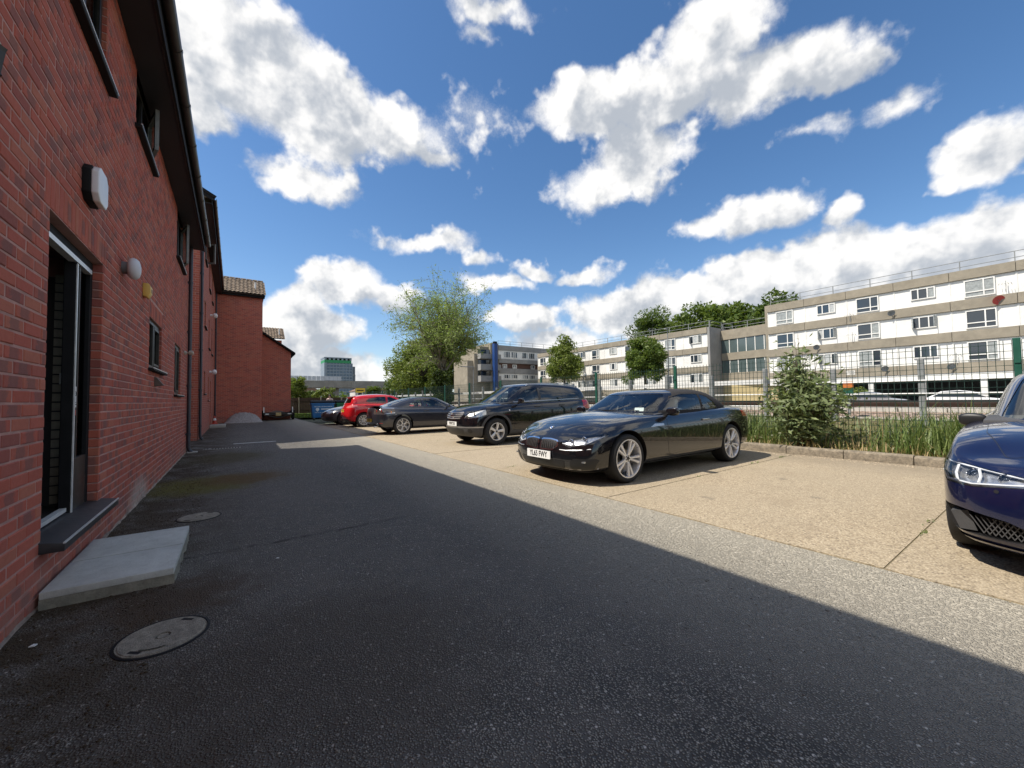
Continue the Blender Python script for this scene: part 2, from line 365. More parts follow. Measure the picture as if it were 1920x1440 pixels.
# kerb stones
kerb = tag(bpy.data.objects.new('kerb', None), kind='structure'); link(kerb)
M_kerb = pmat('kerb_concrete', (0.235, 0.195, 0.14), .9, var=.40, vscale=11, bump=1.0, bscale=60, dirt=.85)
y = -14.0; kb = 0
while y < 25:
    L = .914 if kb % 1 == 0 else .6
    b = MB(); b.prism([(KX, -.1), (KX+.15, -.1), (KX+.15, .155), (KX+.035, .155), (KX, .125)], 'y', y+.006, y+L-.006)
    me = bevel_me(b.mesh('kerb_stone', M_kerb), .008, 1)
    o = inst('kerb_stone', me, kerb, (random.uniform(-.006, .006), 0, random.uniform(-.008, .008))); y += L; kb += 1
# verge behind the kerb, sloping up to the railway
def profile_sheet(name, prof, y0, y1, mat, ny=60, amp=0.0, kind='structure'):
    b = MB(); ys = np.linspace(y0, y1, ny+1); n = len(prof); vs = []
    for yy in ys:
        for (x, z) in prof: vs.append((x, yy, z + (random.uniform(-amp, amp))))
    fs = [(j*n+i, j*n+i+1, (j+1)*n+i+1, (j+1)*n+i) for j in range(ny) for i in range(n-1)]
    b.add(vs, fs); o = b.build(name, mat, smooth=180, fix=False); return tag(o, kind=kind)
profile_sheet('verge', [(KX+.148, .08), (KX+.4, .13), (KX+.9, .17), (KX+1.6, .26), (KX+2.6, .38), (KX+4.2, .45), (15.2, .46)], -30, 120, M_soil, 150, .02)
profile_sheet('track_bed', [(15.15, .42), (15.9, .62), (16.6, .66), (25.4, .66), (26.2, .60), (27.2, .2), (27.6, -.12)], -60, 170, M_ball, 60, .01)
sheet('access_road', 27.5, 43, -60, 200, -.10, pmat('road_far', (0.16, 0.155, 0.145), .9, var=.2, vscale=.4))
sheet('estate_ground', 42.9, 110, -60, 62, -.12, pmat('paving_far', (0.30, 0.275, 0.235), .9, var=.2, vscale=.5))
lawn = sheet('lawn', 3.3, AX+5.8, 32.9, 60, -.02, M_lawn)
sheet('back_ground', -14, 3.3, 32.9, 60, -.03, M_lawn)
# ================================================================== BRICK APARTMENT BUILDINGS ON THE LEFT
WX = -0.934
def brick_mat(name, kind='piece'):
    m, g, b = new_mat(name)
    pos = g.n('ShaderNodeNewGeometry').outputs['Position']
    if kind == 'piece':
        t = g.m('FRACT', g.m('ADD', g.n('ShaderNodeAttribute', {'attribute_name': 'tone'}).outputs['Fac'], g.n('ShaderNodeObjectInfo').outputs['Random']))
        uv = g.n('ShaderNodeSeparateXYZ', i0=g.n('ShaderNodeUVMap', {'uv_map': 'UVMap'}).outputs[0])
        u = uv.outputs[0]
    else:
        sp = g.n('ShaderNodeSeparateXYZ', i0=pos)
        hx = g.m('ADD', sp.outputs[0], sp.outputs[1])
        bt = g.n('ShaderNodeTexBrick', {'offset': .5, 'squash': 1.0}, Vector=g.n('ShaderNodeCombineXYZ', i0=hx, i1=sp.outputs[2], i2=0.0).outputs[0],
                 Color1=(0, 0, 0, 1), Color2=(1, 1, 1, 1), Mortar=(.5, .5, .5, 1), Scale=1.0, Mortar_Size=.006, Mortar_Smooth=.1, Bias=0.0, Brick_Width=.225, Row_Height=.075)
        t = g.n('ShaderNodeSeparateColor', i0=bt.outputs[0]).outputs[0]; u = None
    rmp = g.n('ShaderNodeValToRGB', i0=t); e = rmp.color_ramp.elements
    stops = [(0.00, (0.415, 0.096, 0.062)), (0.22, (0.460, 0.125, 0.078)), (0.42, (0.449, 0.103, 0.069)), (0.60, (0.460, 0.150, 0.092)), (0.76, (0.354, 0.092, 0.069)), (0.90, (0.285, 0.086, 0.067)), (1.00, (0.460, 0.114, 0.074))]
    while len(e) < len(stops): e.new(.5)
    for el_, (p, c) in zip(e, stops): el_.position = p; el_.color = (*c, 1)
    c = rmp.outputs[0]
    n1 = g.noise(pos, 30.0, 5.0, 0.65); n2 = g.noise(pos, 160.0, 3.0, 0.6); n3 = g.noise(pos, 1.1, 4.0, 0.6)
    c = g.mix(g.mr(n1, 0.35, 0.75, 0.0, 0.22), c, (.24, .075, .060))
    if u is not None:   # kiln kiss-marks: dark stretch in the middle of some bricks
        ks = g.m('MULTIPLY', g.mr(g.m('ABSOLUTE', g.m('SUBTRACT', g.m('ADD', u, g.m('MULTIPLY', g.m('SUBTRACT', n1, .5), .5)), .5)), .22, .30, 1.0, 0.0), g.mr(g.m('FRACT', g.m('MULTIPLY', t, 7.31)), .52, .56))
        c = g.mix(g.m('MULTIPLY', ks, .55), c, (.135, .085, .080))
    c = g.mix(g.mr(n2, .58, .78, 0, .35), c, (.48, .25, .19))
    c = g.mix(g.mr(n3, .45, .75, 0, .18), c, (.21, .08, .062))
    zz = g.n('ShaderNodeSeparateXYZ', i0=pos).outputs[2]
    if kind != 'piece': c = g.mix(g.mr(bt.outputs[1], 0, 1), c, (.50, .27, .21))
    # salts and splash at the wall foot
    ft = g.m('MULTIPLY', g.mr(g.m('ADD', zz, g.m('MULTIPLY', g.noise(pos, 3.0, 5.0, .7), .5)), .30, .62, 1.0, 0.0, True), g.mr(g.noise(pos, 6.0, 5.0, .7), .40, .62))
    c = g.mix(g.m('MULTIPLY', ft, .55), c, (.30, .215, .165))
    if kind == 'piece':
        sy = g.n('ShaderNodeSeparateXYZ', i0=pos).outputs[1]
        wv_ = g.vm('LENGTH', g.vm('MULTIPLY_ADD', g.n('ShaderNodeCombineXYZ', i0=g.m('ADD', sy, g.m('MULTIPLY_ADD', n1, .5, -.25)), i1=g.m('ADD', zz, g.m('MULTIPLY_ADD', g.noise(pos, 9, 4, .7), .3, -.15)), i2=0.0).outputs[0], (1/.75, 1/.34, 0), (-6.6/.75, -.05/.34, 0)))
        c = g.mix(g.m('MULTIPLY', g.mr(wv_, .35, 1.0, 1.0, 0.0, True), .75), c, (.44, .38, .32))
    h = g.m('ADD', n1, g.m('MULTIPLY', n2, .6))
    bp = g.n('ShaderNodeBump', Strength=.55, Distance=.004, Height=h)
    setin(g, b, Base_Color=c, Roughness=g.mr(n1, .3, .7, .78, .95), Normal=bp.outputs[0]); b.inputs['Specular IOR Level'].default_value = .3
    return m
M_brick = brick_mat('red_brick'); M_bwall = brick_mat('brick_wall_far', 'wall')
M_mortar = pmat('mortar', (.47, .265, .225), .95, var=.22, vscale=7, bump=.6, bscale=200)
M_sash = pmat('sash_grey', (.20, .205, .195), .5, var=.2, vscale=9)
M_black = pmat('black_paint', (.012, .012, .013), .65, var=.3, vscale=9, spec=.2)
M_soffit = pmat('soffit_board', (.020, .020, .024), .6, var=.3, vscale=3)
M_gutter = pmat('gutter_plastic', (.030, .024, .022), .35, var=.35, vscale=4, dirt=.3)
M_pipe = pmat('downpipe_plastic', (.030, .030, .042), .38, var=.3, vscale=4, dirt=.2)
M_frame = pmat('bronze_aluminium', (.042, .040, .036), .38, metal=.4, var=.25, vscale=12)
M_silver = pmat('mill_aluminium', (.78, .79, .78), .35, metal=.4, var=.12, vscale=20)
M_whitep = pmat('white_upvc', (.74, .74, .72), .4, var=.08, vscale=6)
M_glass = glassmat('window_glass', dark=.25, cap=.14); M_glassd = glassmat('window_glass_dark', (.6, .68, .7), .45, cap=.2)
M_room = pmat('room_dark', (.055, .055, .06), .9, var=.3, vscale=3)
M_curt = pmat('net_curtain', (.62, .62, .58), .9, var=.15, vscale=14)
M_sill = pmat('sill_tile', (.022, .021, .023), .5, var=.25, vscale=20)

# brick piece: chamfered face, chained UV so that the kiss-mark runs along the length
BL, BH, BD, MJ = .215, .065, .030, .010
def brick_verts(L, Hh, D=BD, ch=.005):
    y, z = L/2, Hh/2
    return np.array([(0, -y+ch, -z+ch), (0, y-ch, -z+ch), (0, y-ch, z-ch), (0, -y+ch, z-ch),
                     (-ch, -y, -z), (-ch, y, -z), (-ch, y, z), (-ch, -y, z), (-D, -y, -z), (-D, y, -z), (-D, y, z), (-D, -y, z)])
BF = [(0, 1, 2, 3), (4, 5, 1, 0), (5, 6, 2, 1), (6, 7, 3, 2), (7, 4, 0, 3), (8, 9, 5, 4), (9, 10, 6, 5), (10, 11, 7, 6), (11, 8, 4, 7)]
def brick_uv(v, L, rot): return [((v[i][2 if rot else 1])/L+.5, .5) for f in BF for i in f]
BM_CACHE = {}
def brick_mesh(L, Hh, rot=False):
    k = (round(L, 3), round(Hh, 3), rot)
    if k not in BM_CACHE:
        v = brick_verts(L, Hh); b = MB(); b.add(v, BF); b.uv = brick_uv(v, max(L, Hh), rot); BM_CACHE[k] = b.mesh('brick', M_brick, fix=False)
    return BM_CACHE[k]
def brick_field(y0, y1, z0, z1, opens, soldiers, z_base=0.0):
    """stretcher bond clipped at openings -> list of (y centre, z centre, length, height, soldier)"""
    out = []
    nz0 = int(round((z0-z_base)/.075)); nz1 = int((z1-z_base)/.075)+1
    for r in range(nz0, nz1):
        za, zb = z_base+r*.075+.005, z_base+r*.075+.070
        if zb > z1: zb = z1
        if zb-za < .02: continue
        zm = (za+zb)/2; cuts = []
        for (oy0, oy1, oz0, oz1) in list(opens)+list(soldiers):
            if oz0 < zm < oz1: cuts.append((oy0, oy1))
        k0 = int(math.floor(y0/.225))-1; k1 = int(y1/.225)+2
        for k in range(k0, k1):
            a = k*.225+(.1125 if r % 2 else 0)+.005; e = a+.215
            segs = [(max(a, y0), min(e, y1))]
            for (c0, c1) in cuts:
                ns = []
                for (s0, s1) in segs:
                    if c1 <= s0 or c0 >= s1: ns.append((s0, s1)); continue
                    if c0-s0 > .02: ns.append((s0, c0-.004))
                    if s1-c1 > .02: ns.append((c1+.004, s1))
                segs = ns
            for (s0, s1) in segs:
                if s1-s0 > .025: out.append(((s0+s1)/2, zm, s1-s0, zb-za, False))
    for (oy0, oy1, oz0, oz1) in soldiers:
        n = max(1, int(round((oy1-oy0)/.075))); w = (oy1-oy0)/n
        for i in range(n): out.append((oy0+(i+.5)*w, (oz0+oz1)/2, w-.010, oz1-oz0-.010, True))
    return out

# ---- near block (two storeys)
Y0, Y1, ZE = -6.0, 12.35, 5.02
OPEN = dict(door=(3.58, 4.80, .36, 2.40), w1=(3.30, 4.74, 3.975, 5.1), w2=(5.98, 7.05, 4.35, 5.1), w3=(9.90, 11.06, 4.05, 5.1), g1=(7.10, 8.22, 1.68, 2.37), g2=(9.87, 10.94, 1.365, 2.36),
            ww=(-3.4, -2.0, 3.975, 5.1), wv=(-.4, .8, 1.68, 2.37))
SOLD = [(3.50, 4.88, 2.40, 2.625), (7.02, 8.30, 2.37, 2.595), (9.79, 11.02, 2.36, 2.585), (-.48, .88, 2.37, 2.595)]
near = thing('brick_apartment_block', 'red brick two storey block with open doorway along the left of the yard', 'building', (WX, 0, 0))
def wall_with_holes(name, y0, y1, z0, z1, opens, x_out, x_in, mat, parent):
    ys = sorted(set([y0, y1]+[v for o in opens for v in o[:2] if y0 < v < y1])); zs = sorted(set([z0, z1]+[v for o in opens for v in o[2:] if z0 < v < z1]))
    b = MB(); nz = len(zs)
    def hole(i, j):
        if i < 0 or j < 0 or i >= len(ys)-1 or j >= len(zs)-1: return None
        ym, zm = (ys[i]+ys[i+1])/2, (zs[j]+zs[j+1])/2
        return any(o[0] < ym < o[1] and o[2] < zm < o[3] for o in opens)
    for i in range(len(ys)-1):
        for j in range(len(zs)-1):
            if hole(i, j): continue
            a, e, c, f = ys[i], ys[i+1], zs[j], zs[j+1]
            for x in (x_out, x_in): b.add([(x, a, c), (x, e, c), (x, e, f), (x, a, f)], [(0, 1, 2, 3)])
            for (di, dj, q) in ((-1, 0, [(a, c), (a, f)]), (1, 0, [(e, c), (e, f)]), (0, -1, [(a, c), (e, c)]), (0, 1, [(a, f), (e, f)])):
                if hole(i+di, j+dj) in (None, True):
                    (p, q2) = q; b.add([(x_out, *p), (x_out, *q2), (x_in, *q2), (x_in, *p)], [(0, 1, 2, 3)])
    return b.build(name, mat, parent)
ops = list(OPEN.values())
wall_with_holes('mortar_backing', Y0, Y1-.004, -.15, ZE, ops, -.0035, -.32, M_mortar, near)
bricks = brick_field(Y0, Y1, -.075, ZE, ops, SOLD)
cam_p = np.array((0-WX, 0.0, H))
def seen_size(bk):
    p = np.array((0.0, bk[0], bk[1]))-cam_p; dd = np.linalg.norm(p); dv = V(p)
    z = dv.dot(fw)
    if z < .3: return -dd
    sx = 960+740*dv.dot(rt2)/z; sy = 720-740*dv.dot(up2)/z
    if not (-30 < sx < 1950 and -30 < sy < 1470): return -dd
    return bk[2]*bk[3]*abs(p[0])/dd**3*100
bricks.sort(key=seen_size, reverse=True)
for (yc, zc, L, Hh, sol) in bricks[:300]:
    inst('brick', brick_mesh(round(L, 2), Hh, sol), near, (random.uniform(-.0015, .0022), yc, zc), (random.uniform(-.006, .006), random.uniform(-.012, .012), random.uniform(-.004, .004)))
vs = []; fs = []; uvs = []; tones = []
for (yc, zc, L, Hh, sol) in bricks[300:]:
    v = brick_verts(L, Hh); o = len(vs); uvs += brick_uv(v, max(L, Hh), sol)
    v = v+np.array((random.uniform(-.0015, .0022), yc, zc)); v[:4, 0] += v[:4, 1].__sub__(yc)*random.uniform(-.006, .006)
    vs.extend(v.tolist()); fs.extend([tuple(o+i for i in f) for f in BF]); tones.extend([random.random()]*len(BF))
b = MB(); b.add(vs, fs); b.uv = uvs; me = b.mesh('brickwork', M_brick, fix=False)
at_ = me.attributes.new('tone', 'FLOAT', 'FACE'); at_.data.foreach_set('value', np.array(tones, 'f'))
tag(inst('brickwork', me, near), kind='stuff')
# reveal bricks: the far jamb of each opening returns into the wall
for key in ('door', 'w1', 'w2', 'w3', 'g1', 'g2'):
    oy0, oy1, oz0, oz1 = OPEN[key]; k = int(oz0/.075)
    while k*.075 < min(oz1, 4.98)-.02:
        za, zb = max(oz0, k*.075+.005), min(oz1, k*.075+.070)
        if zb-za > .03: inst('brick', brick_mesh(.102, round(zb-za, 3)), near, (-.052, oy1-.006, (za+zb)/2), (0, 0, -math.pi/2))
        k += 1
# cement fillet at the wall foot
b = MB(); pr = []
n = 90; vv = []; ff = []
for i in range(n+1):
    yy = 1.0+(Y1-1.0)*i/n; w_ = .006+.016*abs(math.sin(i*1.7)*math.cos(i*.6)); h_ = .006+.020*abs(math.sin(i*.9+1))
    vv += [(-.002, yy, h_), (.004, yy, h_*.9), (w_, yy, -.004)]
ff = [(i*3+j, i*3+j+1, i*3+j+4, i*3+j+3) for i in range(n) for j in range(2)]
b.add(vv, ff); b.build('mortar_fillet', pmat('cement_fillet', (.30, .235, .19), .95, var=.5, vscale=7, bump=.8, bscale=60), near)

# ---- windows
def window(parent, y0, y1, z0, z1, lights, xs=0.0, style='dark', sill=True, open_sash=None, sash_deg=17, depth=.035, transom=None, name='window', blind=False):
    """lights: number of vertical panes; frame set back in the opening"""
    w = empty(name, parent, (xs-depth, 0, 0)); fm = M_frame
    t = .055; b = MB(); d0, d1 = -.05, .0
    b.box(d0, d1, y0, y0+t, z0, z1); b.box(d0, d1, y1-t, y1, z0, z1)
    b.box(d0, d1, y0+t, y1-t, z0, z0+t); b.box(d0, d1, y0+t, y1-t, z1-t, z1)
    cuts = [y0+(y1-y0)*k/lights for k in range(lights+1)]
    for c in cuts[1:-1]: b.box(d0, d1+.004, c-t/2, c+t/2, z0+t, z1-t)
    if transom: b.box(d0+.003, d1-.003, y0+t, y1-t, transom-t/2, transom+t/2)
    me = bevel_me(b.mesh('frame', fm), .004, 1); inst('frame', me, w)
    for k in range(lights):
        p = MB(); a, e = cuts[k]+t*.5, cuts[k+1]-t*.5
        if open_sash == k:
            wd = e-a; s = empty('sash', w, (.0, e if True else a, 0), (0, 0, rad(sash_deg)))
            sb = MB(); ts = .05
            sb.box(-.02, .02, -wd, -wd+ts, z0+t, z1-t); sb.box(-.02, .02, -ts, 0, z0+t, z1-t); sb.box(-.02, .02, -wd+ts, -ts, z0+t, z0+t+ts); sb.box(-.02, .02, -wd+ts, -ts, z1-t-ts, z1-t)
            sb.build('sash_frame', M_sash, s); sp_ = MB(); sp_.box(-.006, .006, -wd+ts, -ts, z0+t+ts, z1-t-ts); sp_.build('pane', M_glass, s)
            continue
        p.box(-.034, -.022, a, e, z0+t*.6, z1-t*.6); p.build('pane', M_glass, w)
        ib = MB(); ts = .032
        ib.box(-.03, .008, a+.012, a+.012+ts, z0+t+.01, z1-t-.01); ib.box(-.03, .008, e-.012-ts, e-.012, z0+t+.01, z1-t-.01)
        ib.box(-.03, .008, a+.012+ts, e-.012-ts, z0+t+.01, z0+t+.01+ts); ib.box(-.03, .008, a+.012+ts, e-.012-ts, z1-t-.01-ts, z1-t-.01)
        if k % 2 == 1 or lights == 1: ib.build('casement', fm, w)
    if sill:
        s = MB(); s.prism([(-.05, z0+.004), (depth+.06, z0-.012), (depth+.06, z0-.045), (-.05, z0-.05)], 'y', y0-.06, y1+.10)
        ms = s.mesh('sill', M_black); inst('sill', bevel_me(ms, .005, 1), w)
        e_ = MB(); e_.box(depth+.050, depth+.064, y0-.06, y1+.10, z0-.016, z0-.006); e_.build('sill_edge', M_silver, w)
    c = MB(); c.box(-.55, -.5, y0-.3, y1+.3, z0-.3, z1+.3); c.build('room_back', M_room, w)
    cu = MB(); nn = 22; yy = np.linspace(y0+.04, y1-.04, nn)
    if blind:
        cu.add([(-.16+.012*(i % 2), v_, z) for z in (z0+.02, z1-.03) for i, v_ in enumerate(yy)], [(i, i+1, nn+i+1, nn+i) for i in range(nn-1)]); cu.build('curtain', M_curt, w)
    return w
window(near, *OPEN['w1'][:2], 3.975, 4.98, 3, open_sash=None)
window(near, *OPEN['w2'][:2], 4.35, 4.98, 2, open_sash=1)
window(near, *OPEN['w3'][:2], 4.05, 4.98, 2, open_sash=1)
window(near, *OPEN['g1'], 2, style='dark2', blind=False); window(near, *OPEN['g2'], 2, style='dark2')
window(near, *OPEN['ww'][:2], 3.975, 4.98, 3); window(near, *OPEN['wv'], 2, style='dark2')

# ---- doorway
dr = empty('doorway', near, (-.065, 0, 0)); dy0, dy1, dz0, dz1 = OPEN['door']
b = MB(); t = .06
b.box(-.06, 0, dy1-t, dy1-.005, dz0, dz1-.004); b.box(-.06, 0, dy0+.002, dy0+t, dz0, dz1-.004); b.box(-.06, 0, dy0+t, dy1-t, dz1-.08, dz1-.004); b.box(-.063, .002, 4.36, 4.43, dz0, dz1-.08)
inst('door_frame', bevel_me(b.mesh('door_frame', M_black), .004, 1), dr)
b = MB(); b.box(-.04, .012, dy0+.04, dy1-.08, dz1-.118, dz1-.083); b.build('head_strip', M_silver, dr)
b = MB(); b.box(.003, .010, 4.362, 4.382, dz0+.02, dz1-.125); b.build('edge_strip', M_silver, dr)
b = MB(); b.box(-.036, -.028, 4.43, dy1-t, dz0+.05, dz1-.08); b.build('side_light', M_glassd, dr)
b = MB(); b.box(-.05, -.004, 4.43, dy1-t, dz0, dz0+.42); b.box(-.05, -.002, 4.47, 4.49, dz0+.42, dz1-.08); inst('kick_panel', bevel_me(b.mesh('kick_panel', M_frame), .004, 1), dr)
b = MB(); b.prism([(-.10, .40), (.17, .355), (.17, .305), (-.10, .305)], 'y', dy0-.03, dy1+.12); inst('door_sill', bevel_me(b.mesh('door_sill', M_sill), .006, 2), dr)
b = MB(); b.box(.162, .173, dy0-.03, dy1+.12, .352, .360); b.build('sill_edge', M_silver, dr)
b = MB(); b.box(-.05, -.012, dy0+.02, 4.34, .398, .425); b.build('threshold_strip', M_silver, dr)
# sticker with a pictogram on the door stile
b = MB(); b.box(.0035, .0055, 4.385, 4.428, 1.17, 1.33); st = b.build('sign_sticker', pmat('sticker', (.62, .62, .60), .4), dr)
b = MB(); b.lathe([(.010, .0062), (.019, .0062)], 20, 'x', (0, 4.4065, 1.275)); b.box(.0057, .0064, 4.392, 4.421, 1.272, 1.278); b.box(.0057, .0064, 4.390, 4.423, 1.19, 1.196); b.box(.0057, .0064, 4.390, 4.418, 1.206, 1.211); b.build('pictogram', M_black, st)
b = MB(); b.box(.0035, .0055, 4.388, 4.426, 1.11, 1.15); b.build('red_label', pmat('red_label', (.35, .03, .03), .5), dr)
# door leaf standing open into the lobby, seen edge-on
lf = MB(); lf.box(-.85, -.06, 3.645, 3.69, dz0+.06, dz1-.17); inst('door', bevel_me(lf.mesh('door', M_frame), .004, 1), dr)
# lobby behind the doorway
lb = MB(); lb.box(-3.2, -3.1, 2.2, 6.4, .3, 2.7); lb.box(-3.2, -.23, 2.1, 2.2, .3, 2.7); lb.box(-3.2, -.23, 6.4, 6.5, .3, 2.7); lb.box(-3.2, -.23, 2.2, 6.4, 2.6, 2.7); lb.build('lobby_walls', M_room, dr)
lb = MB(); lb.box(-3.1, -.02, 2.2, 6.4, .28, .385); lb.build('lobby_floor', pmat('lobby_floor', (.07, .065, .06), .5, var=.3), dr)
M_pale = pmat('pale_painted_brick', (.40, .36, .30), .8, var=.15, vscale=14, bump=.4)
jl_ = MB(); jl_.box(-.255, -.062, 4.775, 4.799, .385, 2.24); jl_.build('jamb_dark_panel', M_room, dr)  # added dark panel, stands in for the unlit interior around the pale bricks
for k in range(30):
    zz = .39+k*.075
    if zz > 2.2: break
    bb = MB(); bb.box(-.205, -.070, 4.757, 4.776, zz+.005, zz+.068); bb.build('pale_brick', M_pale, dr)
b = MB(); b.box(-.165, -.125, 4.742, 4.757, 1.36, 1.45); sw = b.build('light_switch', M_whitep, dr)
b = MB(); b.box(-.152, -.138, 4.738, 4.742, 1.39, 1.42); b.build('switch_rocker', M_black, sw)

# ---- eaves: soffit, fascia, gutter, downpipe, roof (mostly out of sight from below)
def eaves(parent, y0, y1, z, over, pitch=28, span=9.0, tiles=True):
    b = MB(); b.box(0, over-.02, y0, y1, z-.012, z); b.build('soffit', M_soffit, parent)
    b = MB(); b.box(over-.02, over+.002, y0, y1, z-.035, z+.17); b.build('fascia', M_black, parent)
    b = MB(); b.box(over-.035, over-.022, y0+.01, y1-.01, z-.028, z-.018); b.build('vent_strip', M_frame, parent)
    g_ = MB(); prof = [(over+.055+.058*math.cos(a), z+.165+.058*math.sin(a)) for a in np.linspace(math.pi, 2*math.pi, 9)]
    prof2 = [(over+.055+.052*math.cos(a), z+.165+.052*math.sin(a)) for a in np.linspace(2*math.pi, math.pi, 9)]
    g_.prism(prof+prof2, 'y', y0-.03, y1+.03); gt = g_.build('gutter', M_gutter, parent, smooth=40)
    k = y0+.6
    while k < y1:
        c = MB(); pr = [(over+.055+.064*math.cos(a), z+.165+.064*math.sin(a)) for a in np.linspace(math.pi, 2*math.pi, 9)]+[(over+.055+.057*math.cos(a), z+.165+.057*math.sin(a)) for a in np.linspace(2*math.pi, math.pi, 9)]
        c.prism(pr, 'y', k, k+.05); c.build('gutter_bracket', M_gutter, gt); k += 1.0
    tp = math.tan(rad(pitch)); r = MB(); e = over+.06
    r.add([(e, y0-.06, z+.19), (e, y1+.06, z+.19), (-span/2, y1+.06, z+.19+(span/2+e)*tp), (-span/2, y0-.06, z+.19+(span/2+e)*tp), (-span-e, y0-.06, z+.19), (-span-e, y1+.06, z+.19)], [(0, 1, 2, 3), (3, 2, 5, 4)])
    r.add([(e-.02, y0, z+.15), (-span/2, y0, z+.13+(span/2+e)*tp), (-span-e, y0, z+.15), (e-.02, y1, z+.15), (-span/2, y1, z+.13+(span/2+e)*tp), (-span-e, y1, z+.15)], [(0, 1, 2), (3, 5, 4), (0, 3, 4, 1), (1, 4, 5, 2)])
    r.build('roof', M_tile, parent, fix=False)
def tile_mat():
    m, g, b = new_mat('roof_tile')
    pos = g.n('ShaderNodeNewGeometry').outputs['Position']; rnd = g.n('ShaderNodeObjectInfo').outputs['Random']
    c = g.mix(g.m('FRACT', g.m('ADD', rnd, g.noise(pos, 5.0, 3.0))), (.115, .085, .060), (.20, .15, .105))
    c = g.mix(g.mr(g.noise(pos, 9.0, 5.0, .7), .5, .72, 0, .6), c, (.25, .205, .155)); c = g.mix(g.mr(g.noise(pos, 3.0, 4.0), .55, .75, 0, .5), c, (.10, .085, .06))
    setin(g, b, Base_Color=c, Roughness=.9, Normal=g.n('ShaderNodeBump', Strength=.4, Distance=.006, Height=g.noise(pos, 60, 4)).outputs[0]); return m
M_tile = tile_mat()
eaves(near, Y0, Y1, ZE-.03, .31)
b = MB(); b.box(-8.6, -.02, Y1-.02, Y1+.0, -.1, 7.2); 
gb = MB(); gb.prism([(0, -.1), (0, ZE+.1), (-4.5, ZE+2.55), (-9, ZE+.1), (-9, -.1)], 'y', Y1-.30, Y1-.006); gb.build('gable_wall', M_bwall, near)
gb = MB(); gb.prism([(0, -.1), (0, ZE+.1), (-4.5, ZE+2.55), (-9, ZE+.1), (-9, -.1)], 'y', Y0, Y0+.3); gb.build('gable_wall', M_bwall, near)
b = MB(); b.box(-9, -8.7, Y0+.3, Y1-.3, -.1, ZE); b.build('rear_wall', M_bwall, near)
def downpipe(parent, x, y, z0, z1, label=None, r=.034):
    b = MB(); b.tube([(x+.055, y, z1), (x+.055, y, z0+.14), (x+.075, y, z0+.07), (x+.12, y, z0+.02)], r, 12); p = b.build('downpipe', M_pipe, parent, smooth=50)
    for zz in (z0+.45, z0+1.6, z0+2.9, z0+4.1, z0+5.4):
        if zz < z1-.2:
            c = MB(); c.lathe([(r, -.03), (r+.008, -.03), (r+.008, .03), (r, .03)], 14, 'z', (x+.055, y, zz)); c.box(x-.0, x+.03, y-.055, y+.055, zz-.012, zz+.012); c.build('pipe_bracket', M_pipe, p)
    return p
downpipe(near, 0, 12.18, 0, 5.1, r=.040)
# ---- fittings on the near wall
def wall_obj(name, label, cat, y, z, parent=None): return thing(name, label, cat, (WX, y, z))
bl = wall_obj('bulkhead_light', 'square white bulkhead light on black base above the open doorway', 'wall light', 4.28, 2.86)
b = MB(); b.prism([(-.16, -.10), (-.10, -.16), (.10, -.16), (.16, -.10), (.16, .10), (.10, .16), (-.10, .16), (-.16, .10)], 'x', 0, .06); inst('base', bevel_me(b.mesh('base', M_black), .008, 2), bl)
b = MB(); b.prism([(-.155, -.095), (-.095, -.155), (.095, -.155), (.155, -.095), (.155, .095), (.095, .155), (-.095, .155), (-.155, .095)], 'x', .06, .115)
M_diff = pmat('lamp_diffuser', (.78, .79, .80), .35, var=.05, vscale=20); inst('diffuser', bevel_me(b.mesh('diffuser', M_diff), .012, 3), bl)
bl.scale = (.8, .86, .86)
ol = wall_obj('oval_wall_light', 'round grey white wall lamp between doorway and yellow alarm box', 'wall light', 5.48, 2.57)
b = MB(); b.lathe([(0, 0), (.062, 0), (.062, .05), (0, .05)], 24, 'x'); b.build('base', pmat('grey_base', (.16, .16, .17), .5), ol, smooth=40)
b = MB(); b.lathe([(.0, .045), (.075, .045), (.100, .058), (.110, .08), (.104, .105), (.085, .125), (.05, .135), (0, .138)], 28, 'x'); b.build('globe', pmat('lamp_globe', (.60, .60, .63), .45), ol, smooth=60)
ab = wall_obj('alarm_box', 'small yellow alarm box above the larger ground floor window', 'alarm box', 6.62, 2.60)
b = MB(); b.prism([(0, -.075), (.05, -.09), (.075, -.03), (.075, .05), (.055, .085), (0, .085)], 'y', -.07, .07); inst('case', bevel_me(b.mesh('case', pmat('yellow_plastic', (.70, .45, .10), .45, var=.08)), .01, 2), ab)
b = MB(); b.box(.074, .078, -.03, .03, -.02, .02); b.build('badge', pmat('badge_dark', (.30, .18, .05), .5), ab)
vc = wall_obj('vent_cowl', 'small brown vent cowl under the larger ground floor window', 'vent', 7.62, 1.50)
b = MB(); b.add([(0, -.07, .07), (0, .07, .07), (0, .07, -.06), (0, -.07, -.06), (.10, -.06, -.045), (.10, .06, -.045), (.02, -.065, .07), (.02, .065, .07)], [(0, 1, 7, 6), (6, 7, 5, 4), (3, 4, 5, 2), (0, 6, 4, 3), (1, 2, 5, 7), (0, 3, 2, 1)]); b.build('cowl', pmat('vent_brown', (.10, .065, .05), .6), vc)
pr = wall_obj('floodlight_sensor', 'small beige sensor light beside the downpipe above the narrow window', 'sensor', 11.55, 2.33)
b = MB(); b.lathe([(0, 0), (.05, 0), (.05, .03), (.02, .05), (.02, .10), (0, .10)], 16, 'x'); b.build('mount', pmat('beige', (.42, .36, .30), .5), pr, smooth=40)
b = MB(); b.lathe([(0, .08), (.045, .085), (.055, .12), (.05, .16), (0, .18)], 16, 'x', (0, 0, .005)); b.build('head', bpy.data.materials['beige'], pr, smooth=60)
